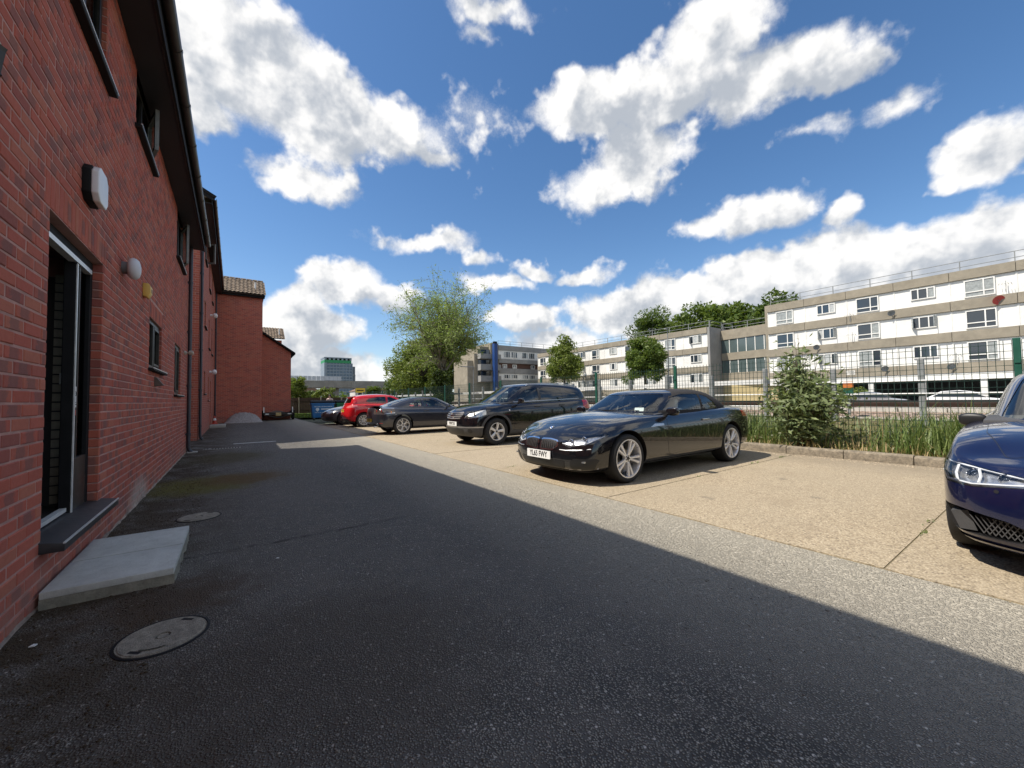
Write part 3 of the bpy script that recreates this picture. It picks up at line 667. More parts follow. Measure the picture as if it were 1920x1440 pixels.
ln_ = wall_obj('wall_lantern', 'dark lantern fitting at the left edge, left of the doorway', 'wall light', 2.58, 2.66)
b = MB(); b.box(0, .03, -.05, .05, -.08, .08); inst('backplate', bevel_me(b.mesh('backplate', M_black), .006, 1), ln_)
b = MB(); b.lathe([(.0, .08), (.055, .06), (.05, .045), (.038, -.05), (.042, -.06), (0, -.065)], 6, 'z', (.07, 0, 0)); b.build('lantern', M_frame, ln_)
b = MB(); b.bar((.02, 0, .05), (.1, 0, .09), .02); b.build('arm', M_silver, ln_)

# ---- set-back entrance part between the blocks
link_b = thing('link_block', 'recessed brick link between the two storey and three storey blocks', 'building', (WX, 0, 0))
b = MB(); b.box(-6, -1.7, Y1-.2, 16.1, -.1, 5.2); b.build('wall', M_bwall, link_b)
b = MB(); b.box(-6, -1.5, Y1+.01, 15.98, 5.2, 5.42); b.build('flat_roof', M_black, link_b)
b = MB(); b.box(-1.705, -1.64, 13.2, 14.6, .05, 2.2); b.build('door', M_frame, link_b)

# ---- three storey block
Y2, Y3 = 16.0, 28.6
Z2 = 7.62
mid = thing('three_storey_block', 'red brick three storey block with open top window behind the near block', 'building', (WX, 0, 0))
O2 = [(18.6, 19.5, 6.6, 7.5), (21.6, 22.5, 6.2, 7.4), (24.3, 25.1, 6.2, 7.4), (18.7, 19.6, 4.1, 5.1), (21.7, 22.5, 3.6, 4.9), (24.4, 25.2, 3.6, 4.9), (18.8, 19.7, 1.55, 2.4), (21.7, 22.5, 1.3, 2.35), (23.6, 24.5, .1, 2.25)]
wall_with_holes('wall', Y2, Y3, -.1, Z2, O2, 0, -.3, M_bwall, mid)
b = MB(); b.prism([(0, -.1), (0, Z2+.1), (-4.5, Z2+2.4), (-9, Z2+.1), (-9, -.1)], 'y', Y2-.002, Y2+.28); b.build('gable_wall', M_bwall, mid)
for i, o in enumerate(O2[:-1]): window(mid, *o, 2 if i else 2, style='dark2', open_sash=1 if i == 0 else None, depth=.05, sash_deg=58)
b = MB(); b.box(-.1, -.06, 23.6, 24.5, .1, 2.25); b.build('door', pmat('maroon_door', (.12, .02, .02), .5), mid)
eaves(mid, Y2-.3, Y3, Z2-.02, .31)
b = MB(); b.bar((.37, Y2-.31, Z2+.15), (-4.5, Y2-.31, Z2+2.72), .03, .2); b.build('bargeboard', M_black, mid)
downpipe(mid, 0, 16.15, 0, Z2+.05, r=.038)
downpipe(mid, 0, 28.3, 0, Z2+.05, r=.038)
for (yy, zz, nm) in ((22.9, 5.25, 'upper'), (22.9, 2.62, 'ground floor')):
    w_ = thing('round_wall_light', f'small white round lamp on three storey block at {nm} level', 'wall light', (WX, yy, zz))
    b = MB(); b.lathe([(0, 0), (.05, 0), (.05, .1), (.09, .11), (.12, .17), (.1, .25), (0, .28)], 16, 'x'); b.build('lamp', M_diff, w_, smooth=50)
st_ = thing('door_step', 'pale concrete step at the far maroon door', 'step', (WX, 24.05, 0))
b = MB(); b.box(.01, .62, -.55, .55, 0, .13); M_step = pmat('step_concrete', (.40, .385, .34), .85, var=.12, vscale=6, bump=.3, bscale=80, dirt=.2); inst('slab', bevel_me(b.mesh('slab', M_step), .012, 2), st_)

# ---- projecting block with pantiled roof, seen end-on
far3 = thing('pantiled_block', 'tall red brick wing with pantiled roof facing the camera', 'building', (0, Y3, 0))
X3a, X3b = WX-6.0, 1.40
Z3 = 7.58
b = MB(); b.box(X3a, X3b, 0, 8.0, -.1, Z3); b.build('wall', M_bwall, far3)
b = MB(); b.box(WX+.31, X3b+.10, -.22, -.2, Z3-.02, Z3+.17); b.box(X3a, X3b+.1, -.2, 0, Z3-.01, Z3+.012); b.build('fascia', M_black, far3)
def gutter_x(parent, x0, x1, y, z):
    g_ = MB(); g_.prism([(y-.055+.055*math.cos(a), z+.055*math.sin(a)) for a in np.linspace(math.pi, 2*math.pi, 8)], 'x', x0, x1); g_.build('gutter', M_gutter, parent, smooth=40)
gutter_x(far3, WX+.3, X3b+.12, -.22, Z3+.13)
PT = 33.0; tpz, tpy = math.sin(rad(PT)), math.cos(rad(PT))
rf3 = empty('roof', far3, (0, -.30, Z3+.17), (rad(PT), 0, 0))
# pantile: S-profile, one mesh shared by all tiles
def pantile(w=.205, l=.34, th=.014):
    b = MB(); n = 9; pr = []
    for i in range(n):
        t = i/(n-1); pr.append((w*1.06*t, .026*math.sin(2*math.pi*t)*(1.0 if t < .5 else .75)))
    vs = [(x, 0, z+.040) for x, z in pr]+[(x, l, z) for x, z in pr]+[(x, .004, z+.002) for x, z in pr]
    fs = [(i, i+1, n+i+1, n+i) for i in range(n-1)]+[(2*n+i, 2*n+i+1, i+1, i) for i in range(n-1)]
    b.add(vs, fs); me = b.mesh('roof_tile', M_tile, fix=False); smooth_me(me, 50); return me
PAN = pantile()
ncol, nrow = int((X3b+.16-(WX-.2))/.205), 8
for r_ in range(nrow):
    for c_ in range(ncol):
        inst('roof_tile', PAN, rf3, (X3b+.14-(c_+1)*.205, r_*.29, random.uniform(0, .006)), (random.uniform(-.012, .012), 0, random.uniform(-.01, .01)))
b = MB(); b.box(X3a, X3b+.08, 0, 2.36, -.04, -.008); b.build('roof_deck', M_black, rf3)
for i in range(9):
    c = MB(); c.prism([(.11*math.cos(a), .11*math.sin(a)*.8) for a in np.linspace(0, math.pi, 8)], 'x', 0, .28); o = c.build('ridge_tile', M_tile, rf3, smooth=40); o.location = (X3b+.1-.3*(i+1), 2.36, 0)
b = MB(); b.add([(X3a, 0, 0), (X3b+.06, 0, 0), (X3b+.06, -3.0, 0), (X3a, -3.0, 0)], [(0, 1, 2, 3)]); 
b = MB(); yr = 2.36*tpy-.30; zr = Z3+.17+2.36*tpz; b.add([(X3a, yr, zr), (X3b+.1, yr, zr), (X3b+.1, yr+2.4, Z3), (X3a, yr+2.4, Z3)], [(0, 1, 2, 3)]); b.add([(X3b+.08, -.3, Z3+.14), (X3b+.08, yr, zr-.02), (X3b+.08, yr+2.4, Z3)], [(0, 1, 2)]); b.build('roof_rear', M_tile, far3, fix=False)
b = MB(); b.lathe([(0, 0), (.05, 0), (.05, .42), (.06, .43), (.06, .5), (0, .5)], 12, 'z'); vp = b.build('vent_pipe', M_whitep, far3, smooth=40); vp.location = (1.02, .45, Z3+.55)
b = MB(); b.box(.84, 1.2, .28, .62, Z3+.46, Z3+.50); o = b.build('vent_flashing', M_silver, far3); o.rotation_euler = (0, 0, 0)
downpipe_ = MB()
# ---- lower wing with sloping verge and the small roof behind
far4 = thing('lower_brick_wing', 'lower brown brick wing with sloping verge right of the pantiled block', 'building', (0, 30.8, 0))
b = MB(); b.prism([(1.402, -.1), (3.18, -.1), (3.18, 4.55), (1.402, 5.78)], 'y', 0, 6.0); b.build('wall', brick_mat('brown_brick_far', 'wall'), far4)
b = MB(); b.prism([(1.402, 5.80), (3.42, 4.42), (3.42, 4.54), (1.402, 5.93)], 'y', -.25, 6.0); b.build('verge', M_black, far4)
b = MB(); b.prism([(3.18, 4.15), (3.42, 4.42), (3.18, 4.55)], 'y', -.02, .2); b.build('corbel', M_black, far4)
b = MB(); b.box(1.402, 3.22, 7.0, 12, -.1, 6.3); b.build('upper_wall', M_bwall, far4)
r4 = empty('roof', far4, (0, 6.75, 6.42), (rad(PT), 0, 0)); vs = []; 
M_tile2 = M_tile
pm = MB(); base = [tuple(v.co) for v in PAN.vertices]; pf = [tuple(p.vertices) for p in PAN.polygons]
for r_ in range(7):
    for c_ in range(10): pm.add([(v[0]+3.42-(c_+1)*.205, v[1]+r_*.29, v[2]) for v in base], pf)
tag(pm.build('roof_tiles', M_tile, r4, fix=False), kind='stuff')
b = MB(); b.box(1.3, 3.4, 0, 2.05, -.05, -.01); b.build('roof_deck', M_black, r4)
b = MB(); b.lathe([(0, 0), (.05, 0), (.05, .6), (0, .6)], 10, 'z'); o = b.build('vent_pipe', M_whitep, far4); o.location = (3.05, 7.3, 6.7)
# ================================================================== FENCES AND RAILWAY
M_green = pmat('green_powder_coat', (.012, .085, .055), .45, var=.15, vscale=10)
M_wire = pmat('green_wire', (.012, .040, .032), .5)
FX = 9.92; FY = [-5.33+2.9*k for k in range(0, 16)]
FTOP = 1.93
mf = thing('mesh_fence', 'green steel mesh fence along the verge behind the kerb', 'fence', (FX, 0, .05))
for k, yy in enumerate(FY):
    b = MB(); b.box(-.03, .03, yy-.04, yy+.04, 0, FTOP+.04); me = bevel_me(b.mesh('post', M_green), .008, 1); p = inst('post', me, mf)
    for zz in (.25, .9, 1.6):
        c = MB(); c.box(-.045, -.03, yy-.03, yy+.03, zz-.02, zz+.02); c.build('clamp', M_green, p)
wp = MB(); r_ = .0036; PW = 2.9-.09
for i in range(int(PW/.085)+1): y_ = i*.085; wp.box(-r_, r_, y_-r_, y_+r_, 0, FTOP-.05)
for j in range(17):
    z_ = .03+j*.112; wp.box(-r_-.008, -r_, 0, PW, z_-r_, z_+r_)
wire_me = wp.mesh('mesh_panel', M_wire, fix=False)
for k in range(len(FY)-1): inst('mesh_panel', wire_me, mf, (-.035, FY[k]+.045, .06))
# boundary railing along the railway: grey posts, white rails
M_post = pmat('grey_post', (.22, .23, .23), .7, var=.25, vscale=6, dirt=.3); M_wrail = pmat('white_rail', (.72, .72, .70), .55, var=.12, vscale=4, dirt=.15)
rl = thing('railway_railing', 'grey posts with white rails along the railway behind the mesh fence', 'fence', (13, 0, .35))
PY = [-6.2+1.64*k for k in range(0, 32)]
for k, yy in enumerate(PY):
    b = MB(); b.box(-.05, .05, yy-.055, yy+.055, 0, 1.62 if k % 2 else 1.50); me = bevel_me(b.mesh('post', M_post), .01, 1); inst('post', me, rl)
b = MB(); b.box(.052, .085, 4.6, 45, 1.17, 1.31); b.build('top_board', M_wrail, rl)
for z_ in (1.12, .82): b = MB(); b.tube([(-.07, -6.5, z_), (-.07, 4.6, z_)], .018, 6); b.build('rail', M_wrail, rl)
for z_ in (.85, .5): b = MB(); b.tube([(.07, 4.7, z_), (.07, 45, z_)], .02, 6); b.build('rail', M_wrail, rl)
# track: rails, sleepers, troughs
M_rail = pmat('rail_steel', (.06, .040, .030), .5, metal=.4, var=.3, vscale=3); M_sleep = pmat('sleeper', (.26, .235, .20), .9, var=.2, vscale=3); M_trough = pmat('trough_concrete', (.50, .47, .42), .9, var=.15, vscale=2)
tr = thing('railway_track', 'rusty double railway track on ballast beyond the fences', 'railway track', (0, 0, .66))
for xc in (18.6, 22.4):
    for s in (-1, 1):
        b = MB(); b.prism([(xc+s*.76-.07, .06), (xc+s*.76+.07, .06), (xc+s*.76+.012, .09), (xc+s*.76+.036, .19), (xc+s*.76+.036, .22), (xc+s*.76-.036, .22), (xc+s*.76-.036, .19), (xc+s*.76-.012, .09)], 'y', -40, 160); b.build('rail', M_rail, tr)
    me = None
    for k in range(60):
        if me is None: b = MB(); b.prism([(-1.25, -.05), (1.25, -.05), (1.25, .045), (-1.25, .045)], 'y', -.12, .12); me = bevel_me(b.mesh('sleeper', M_sleep), .015, 1)
        inst('sleeper', me, tr, (xc, -6+k*.68, 0))
b = MB(); b.box(20.6, 20.75, -40, 160, .08, .26); b.build('third_rail', M_trim if 'M_trim' in globals() else M_black, tr)
tg = thing('cable_trough', 'pale concrete cable trough beside the near railway track', 'trough', (16.2, 0, .62))
me = None
for k in range(40):
    if me is None: b = MB(); b.box(-.22, .22, 0, .98, 0, .14); me = bevel_me(b.mesh('lid', M_trough), .012, 1)
    inst('lid', me, tg, (random.uniform(-.01, .01), -5+k, random.uniform(-.008, .008)))
bw = thing('ballast_boards', 'low white boards edging the railway ballast beyond the fences', 'edging', (15.2, 0, .30))
for k in range(14):
    b = MB(); b.box(-.03, .03, -4+k*2.4, -4+k*2.4+2.37, .02, .20); b.build('board', M_trough, bw)

# ================================================================== FLATS ACROSS THE RAILWAY
M_white = pmat('white_cladding', (.78, .768, .72), .6, var=.09, vscale=.9, dirt=.10)
M_cband = pmat('aggregate_concrete', (.285, .250, .190), .92, var=.18, vscale=1.2, bump=.5, bscale=12, dirt=.15)
M_cgrey = pmat('grey_concrete', (.27, .265, .25), .92, var=.14, vscale=.9, bump=.4, bscale=8)
M_fglass = pmat('flat_glass', (.03, .042, .055), .06, spec=.9); M_fcurt = pmat('flat_curtain', (.30, .32, .31), .25, var=.25, vscale=5, spec=.7); M_fblind = pmat('flat_blind', (.45, .47, .46), .4, var=.2, vscale=7)
M_garage = pmat('garage_dark', (.05, .06, .065), .8); M_teal = pmat('teal_glass', (.085, .115, .115), .15, spec=.8); M_bluec = pmat('blue_cladding', (.010, .045, .17), .45, var=.12); M_yel = pmat('yellow_render', (.44, .36, .19), .85, var=.1, vscale=1)
def far_window(parent, x, y0, y1, z0, z1, kind, face='x', openc=False):
    """white framed window in a facade facing -x (face 'x') or -y (face 'y')"""
    w = empty('window', parent)
    def B(mb, a0, a1, c0, c1, d0, d1):
        if face == 'x': mb.box(x+d0, x+d1, a0, a1, c0, c1)
        else: mb.box(a0, a1, x+d0, x+d1, c0, c1)
    t = .075; b = MB(); W_ = y1-y0
    xs = [y0, y0+W_*.36, y1] if kind == 2 else [y0, y0+W_*.31, y0+W_*.69, y1]
    B(b, y0, y1, z0, z0+t, -.08, .02); B(b, y0, y1, z1-t, z1, -.08, .02)
    for c in xs: a = min(max(c-t/2, y0), y1-t); B(b, a, a+t, z0+t, z1-t, -.085, .02)
    if kind == 2: B(b, y0+t, y1-t, z0+(z1-z0)*.30-t/2, z0+(z1-z0)*.30+t/2, -.09, .02)
    b.build('frame', M_white, w)
    for i in range(len(xs)-1):
        m = random.choice([M_fglass, M_fglass, M_fcurt, M_fblind]) if kind == 3 else random.choice([M_fglass, M_fglass, M_fcurt])
        p = MB(); B(p, xs[i]+t*.4, xs[i+1]-t*.4, z0+t*.6, z1-t*.6, -.035, -.02); p.build('pane', m, w)
        if kind == 3 and openc and i != 1:
            s = MB(); d_ = -.42; a0, a1 = (xs[i], xs[i+1]); pts = [(x-.09, a0 if i == 0 else a1), (x+d_, (a0+.12) if i == 0 else a1-.12)]
            if face == 'x': s.bar((pts[0][0], pts[0][1], (z0+z1)/2), (pts[1][0], pts[1][1], (z0+z1)/2), .04, z1-z0-.1); s.build('casement', M_fcurt, w)
    return w
def railing_roof(parent, x0, x1, y0, y1, z, name='roof_rail'):
    b = MB(); L = math.hypot(x1-x0, y1-y0); n = max(1, int(L/2.6))
    for k in range(n+1):
        t = k/n; px, py = x0+(x1-x0)*t, y0+(y1-y0)*t; b.box(px-.03, px+.03, py-.03, py+.03, z, z+.95)
    for h_ in (.45, .93): b.bar((x0, y0, z+h_), (x1, y1, z+h_), .045)
    b.build(name, M_post, parent)
def dish(parent, x, y, z, r=.27):
    b = MB(); b.lathe([(0, .05), (r*.5, .035), (r, -.03), (r*.98, -.04), (r*.5, .02), (0, .035)], 18, 'x', (0, 0, 0)); o = b.build('satellite_dish', M_post, parent, smooth=60); o.location = (x-.25, y, z); o.rotation_euler = (0, rad(-24), rad(30))
    b = MB(); b.bar((0, 0, 0), (.25, 0, -.1), .04); b.build('dish_arm', M_post, o)
def aerial(parent, x, y, z):
    b = MB(); b.bar((x-.12, y, z-.5), (x-.12, y, z+.4), .03)
    for k in range(5): b.bar((x-.12, y-.3+k*.15, z+.05+k*.05), (x-.42, y-.25+k*.15, z+.2-k*.03), .02)
    b.build('aerial', M_post, parent)
def facade(root, x, ys, whites, bands, win2, win3, y0, y1, zt, pan_x=.06):
    for (za, zb) in bands:
        for k in range(len(ys)-1):
            b = MB(); b.box(x-.10, x+.3, ys[k+1]+.015, ys[k]-.015, za, zb); b.build('concrete_band', M_cband, root)
    for si, (za, zb) in enumerate(whites):
        for k in range(len(ys)-1):
            b = MB(); b.box(x+pan_x, x+.3, ys[k+1]+.012, ys[k]-.012, za, zb); b.build('white_panel', M_white, root)
            b = MB(); b.box(x+pan_x-.03, x+pan_x, ys[k]-.05, ys[k]+.05, za, zb); b.build('panel_joint', M_white, root)
        for c in win2: far_window(root, x+pan_x-.02, c-.80, c+.80, za+.12, zb-.12, 2)
        for c in win3: far_window(root, x+pan_x-.02, c-.74, c+.74, za+.55 if zb-za > 1.5 else za+.3, zb-.12, 3, openc=random.random() < .55)
X48 = 48.0
fr = thing('right_flats', 'long white and concrete flats block at the right across the railway', 'building', (0, 0, 0))
YS = [19.05, 15.6, 12.2, 8.85, 5.5, 2.1, -1.25, -4.6, -8.0, -11.4, -14.7]
b = MB(); b.box(X48+.3, X48+9, YS[-1], 19.05, 2.76, 11.0); b.build('core', M_cgrey, fr)
facade(fr, X48, YS, [(8.62, 10.23), (6.12, 7.80), (3.58, 5.30)], [(10.25, 11.0), (7.82, 8.60), (5.32, 6.10), (2.76, 3.56)], [17.42, 10.67, 3.92, -2.8, -9.5], [13.8, 7.05, .32, -6.4, -13.2], 0, 0, 11)
b = MB(); b.box(X48-.05, X48+.35, YS[-1], 19.05, 2.2, 2.74); b.build('beam', M_white, fr)
for k in range(0, 10):
    b = MB(); b.box(X48+.02, X48+.34, 17.4-3.36*k-.17, 17.4-3.36*k+.17, -.15, 2.2); b.build('column', M_white, fr)
b = MB(); b.box(X48+5, X48+5.2, YS[-1], 19, -.15, 2.7); b.build('garage_back', M_garage, fr)
b = MB(); b.box(X48+.36, X48+5.2, YS[-1], 19, 2.70, 2.755); b.build('garage_ceiling', M_garage, fr)
b = MB(); b.box(X48, X48+9, 19.06, 19.3, 2.76, 11.0); b.build('gable', M_cband, fr)
railing_roof(fr, X48+.8, X48+.8, YS[-1], 19, 11.0)
for (y_, z_) in ((9.0, 8.3), (14.6, 5.9), (5.6, 3.3), (9.6, 3.4)): dish(fr, X48-.1, y_, z_)
for (y_, z_) in ((11.9, 8.5), (11.8, 6.6), (5.3, 4.0), (2.6, 9.2)): aerial(fr, X48-.06, y_, z_)
fm = thing('middle_flats', 'long white and concrete flats block in the middle with grey gable end', 'building', (0, 0, 0))
YM = [59.3]+[59.3-3.35*k for k in range(1, 10)]+[25.85]
b = MB(); b.box(X48+.3, X48+7.2, 25.86, 59.3, -.15, 9.7); b.build('core', M_cgrey, fm)
facade(fm, X48, YM, [(7.30, 8.98), (4.88, 6.55), (2.3, 4.1)], [(9.0, 9.72), (6.57, 7.28), (4.12, 4.86), (-.1, 2.28)], [31.0, 37.7, 44.4, 51.1, 57.8], [27.4, 34.1, 40.8, 47.5, 54.2], 0, 0, 9.7)
b = MB(); b.box(X48-.02, X48+6.9, 25.55, 25.84, -.15, 9.72); b.build('gable', M_cgrey, fm)
railing_roof(fm, X48+.8, X48+.8, 26, 59, 9.7); railing_roof(fm, X48+.8, X48+6.5, 25.9, 25.9, 9.7)
# glazed stair link
sl = thing('stair_link', 'concrete stair link with teal glass bands between the two flats blocks', 'building', (0, 0, 0))
b = MB(); b.box(53.5, 57, 19.31, 25.5, -.15, 9.3); b.build('rear_core', M_cgrey, sl)
for (za, zb) in ((8.2, 9.4), (5.6, 6.5), (3.0, 4.0)):
    b = MB(); b.prism([(50.0, 19.31), (50.6, 25.5), (53.5, 25.5), (53.5, 19.31)], 'z', za, zb); b.build('concrete_band', M_cband, sl)
for (za, zb) in ((6.5, 8.2), (4.0, 5.6)):
    for k in range(6):
        t0, t1 = k/6, (k+1)/6; y0, y1 = 19.31+6.19*t0, 19.31+6.19*t1; x0, x1 = 50.1+.6*t0, 50.1+.6*t1
        b = MB(); b.bar((x0+.03, y0+.05, (za+zb)/2), (x1+.03, y1-.05, (za+zb)/2), .05, zb-za); b.build('pane', M_teal, sl)
        b = MB(); b.box(x0-.03, x0+.08, y0-.04, y0+.04, za, zb); b.build('mullion', M_white, sl)
b = MB(); b.prism([(19.31, -.1), (25.5, -.1), (25.5, 3.0), (23.5, 3.0), (19.31, 2.2)], 'x', 50.8, 53.5); b.build('yellow_wall', M_yel, sl)
railing_roof(sl, 51, 51, 19.5, 25.4, 9.35)
# end block facing down the line, with the stepped stair tower and blue column
fl = thing('end_flats', 'grey and white flats block at the far end facing the camera', 'building', (0, 62, 0))
b = MB(); b.box(40.7, 55, .3, 9, -.15, 11.2); b.build('core', M_cgrey, fl)
for (za, zb) in ((10.35, 11.3), (7.95, 8.75), (5.95, 6.95), (3.75, 4.75)):
    for k in range(4): b = MB(); b.box(40.7+k*3.57, 40.7+(k+1)*3.57-.03, -.1, .3, za, zb); b.build('concrete_band', M_cgrey, fl)
for (za, zb) in ((8.75, 10.35), (4.75, 5.95)):
    for k in range(4): b = MB(); b.box(40.7+k*3.57, 40.7+(k+1)*3.57-.03, .02, .3, za+.01, zb-.01); b.build('white_panel', M_white, fl)
    for c in (42.6, 44.3, 46.9, 48.6, 51.6, 53.2): far_window(fl, .0, c-.72, c+.72, za+.25, zb-.15, 3, 'y')
M_brown = pmat('brown_panel', (.10, .05, .035), .8)
b = MB(); b.box(40.7, 55, .22, .29, 6.95, 7.95); b.build('balcony_back', M_brown, fl)
for c in (42.2, 44.5, 49.0, 51.2): far_window(fl, .20, c-.5, c+.5, 7.0, 7.75, 2, 'y')
for k in range(5): b = MB(); b.box(40.75+k*3.5, 41.0+k*3.5, -.05, .3, -.15, 3.75); b.build('column', M_cgrey, fl)
b = MB(); b.box(40.7, 55, 3, 3.2, -.15, 3.75); b.build('undercroft', M_garage, fl)
railing_roof(fl, 41, 55, .6, .6, 11.3)
stw = thing('stair_tower', 'beige stepped stair tower with balconies left of the end flats', 'building', (0, 62, 0))
for (x0, x1, z1, yy) in ((38.9, 40.69, 11.6, .0), (37.0, 39.2, 10.9, .6), (35.6, 37.8, 9.5, .3), (34.4, 36.0, 8.2, .7)):
    b = MB(); b.box(x0, x1, yy, yy+6-x0*.02, -.15, z1); b.build('tower_wall', M_cband, stw)
for (za, zb) in ((4.4, 5.4), (6.5, 7.5), (8.6, 9.4)):
    b = MB(); b.box(36.2, 40.6, -1.0, -.88, za, zb); b.box(36.2, 36.32, -.88, .3, za, zb); b.box(36.2, 40.6, -.88, .6, za-.12, za); b.build('balcony', M_cgrey, stw)
    b = MB(); b.box(36.4, 40.5, .2, .28, zb, zb+.9); b.build('balcony_glass', M_fglass, stw)
bc = thing('blue_column', 'tall blue clad column in front of the stair tower', 'column', (38.75, 60.2, -.1))
b = MB(); b.box(-.36, .36, -.36, .36, 0, 11.3); inst('cladding', bevel_me(b.mesh('cladding', M_bluec), .03, 2), bc)
b = MB(); b.box(-.3, .3, -.3, .3, 11.3, 11.7); b.build('cap', M_black, bc)
# lamp posts
def lamp(x, y, z0, h, label, arm=.0):
    t = thing('lamp_post', label, 'lamp post', (x, y, z0)); b = MB(); b.tube([(0, 0, 0), (0, 0, h*.3), (0, 0, h)], [.09, .07, .05], 8); b.build('pole', M_post, t, smooth=50)
    b = MB(); b.box(-.55-arm, .1, -.12, .12, h-.02, h+.10); inst('lantern', bevel_me(b.mesh('lantern', M_post), .03, 2), t)
lamp(42, 27.4, -.1, 9.2, 'tall lamp post in front of the middle flats'); lamp(28.4, 50, -.1, 5.9, 'grey lamp post left of the stair tower', 1.6)
lamp(26.4, 110, 0, 8.0, 'slim lamp post in front of the viaduct'); lamp(31.5, 112, 0, 6.5, 'shorter lamp post right of the slim one at the viaduct')
# cars under the right flats
M_sil = paint_far = pmat('far_silver', (.55, .56, .58), .15, metal=.6, coat=1); M_wcar = pmat('far_white', (.75, .75, .74), .2, coat=1)
def far_car(label, loc, mat, rz=0.0, red=False):
    t = thing('parked_car', label, 'car', loc, rz)
    pr = [(-2.1, .25), (-2.1, .62), (-1.9, .78), (-1.0, .90), (-.35, 1.35), (.35, 1.46), (1.3, 1.40), (1.95, .98), (2.1, .9), (2.12, .3)]
    b = MB(); b.prism(pr, 'x', -.85, .85); me = bevel_me(b.mesh('body', mat), .09, 3); inst('body', me, t)
    g = MB(); g.prism([(-.95, .93), (-.38, 1.30), (.35, 1.40), (1.2, 1.35), (1.75, .98)], 'x', -.862, .862); g.build('windows', M_fglass, t)
    for yy in (-1.3, 1.3):
        for s in (-1, 1):
            w = MB(); w.lathe([(0, 0), (.2, 0), (.3, .02), (.31, .05), (.31, .2), (0, .2)], 20, 'x'); o = w.build('wheel', M_black, t, smooth=40); o.location = (s*.80-(.0 if s > 0 else 0.1), yy, .31)
    if red: b = MB(); b.box(-.7, .7, 2.0, 2.14, .62, .82); b.build('tail_light', pmat('far_red', (.5, .02, .02), .3), t)
    return t
far_car('pale silver car with sun glint parked under the right flats', (46.2, 9.9, -.12), M_sil, rad(4)); far_car('white car with red tail light parked under the right flats', (45.8, 4.6, -.12), M_wcar, 0, True)
# ================================================================== VIADUCT, TOWER, FAR HOUSES
M_vcon = pmat('viaduct_concrete', (.26, .245, .215), .9, var=.25, vscale=.4, dirt=.2); M_barr = pmat('noise_barrier', (.50, .52, .55), .5, var=.1, vscale=1)
vd = thing('viaduct', 'long grey concrete viaduct crossing behind the yard', 'bridge', (0, 130, 0))
for k in range(9): b = MB(); b.box(-60+k*15, -60+k*15+14.95, 0, 9, 5.3, 7.45); b.build('deck_beam', M_vcon, vd)
for k in range(10): b = MB(); b.box(-52+k*13-.8, -52+k*13+.8, 2, 7, -.2, 5.3); b.build('pier', M_vcon, vd)
for k in range(40): b = MB(); b.box(-20+k*1.18, -20+k*1.18+1.1, .1, .16, 7.5, 8.75); b.build('barrier_panel', M_barr, vd)
tw = thing('distant_tower', 'distant grey blue office tower with green band at the top', 'building', (85, 420, 0)); M_twg = pmat('tower_glass', (.10, .15, .22), .25, var=.25, vscale=.15); M_twc = pmat('tower_frame', (.24, .28, .33), .6); M_twgr = pmat('tower_green', (.03, .26, .10), .6)
b = MB(); b.box(-11, 13, 0, 20, 0, 39); b.build('core', M_twg, tw); b = MB(); b.box(-13, 12, -.5, 20, 39, 41.8); b.build('green_band', M_twgr, tw)
for k in range(7): b = MB(); b.box(-13+k*3.9, -11.2+k*3.9, -.6, 20, 41.8, 43.6); b.build('crown_fin', M_twc, tw)
b = MB(); b.box(-13.2, 12.2, -.8, 20, 43.6, 44.5); b.build('roof_slab', M_twc, tw)
for k in range(13):
    b = MB(); b.box(-11, 13, -.25, 0, 1+k*3, 1.9+k*3); b.build('spandrel', M_twc, tw)
for k in range(9): b = MB(); b.box(-11+k*3-.3, -11+k*3+.3, -.4, 0, 0, 39); b.build('fin', M_twc, tw)
b = MB(); b.box(-13.2, -11.2, -.7, 19, 0, 39); b.build('stair_core', M_twc, tw); b = MB(); b.box(13, 16, 1, 18, 0, 36); b.build('side_core', pmat('tower_dark', (.13, .15, .18), .6), tw)
def house(x, y, w, d_, h, label, col, roof=(.20, .12, .08)):
    t = thing('distant_house', label, 'building', (x, y, -.1)); b = MB(); b.box(0, w, 0, d_, 0, h); b.build('wall', pmat('wall_'+label[:12], col, .9, var=.1, vscale=.5), t)
    b = MB(); b.prism([(-.3, h), (w+.3, h), (w+.3, h+.2), (w/2, h+w*.22), (-.3, h+.2)], 'y', -.3, d_+.3); b.build('roof', pmat('roof_'+label[:12], roof, .9), t)
    for k in range(max(2, int(w/3))):
        for z_ in (1.0, 3.4):
            if z_ < h-1.2: b = MB(); b.box(1+k*3, 2.4+k*3, -.05, .05, z_, z_+1.2); b.build('window', M_fglass, t)
house(41, 170, 16, 10, 5.2, 'pale house seen under the viaduct left of the yellow sign', (.55, .52, .48)); house(62, 165, 12, 10, 5.5, 'brown house seen under the viaduct beyond the red car', (.30, .2, .15)); house(20, 190, 14, 10, 4.6, 'low white house under the viaduct left side', (.7, .69, .66))
sg = thing('yellow_sign', 'yellow sign board on posts under the viaduct', 'sign', (31.2, 124, 0)); b = MB(); b.box(-1.4, 1.4, 0, .1, 3.6, 5.0); b.build('board', pmat('sign_yellow', (.75, .50, .05), .5), sg)
for s in (-1, 1): b = MB(); b.box(s*1.1-.06, s*1.1+.06, .1, .2, 0, 5.0); b.build('post', M_post, sg)
b = MB(); b.box(-1.0, 1.0, -.012, 0, 4.15, 4.45); b.build('sign_print', M_black, sg)

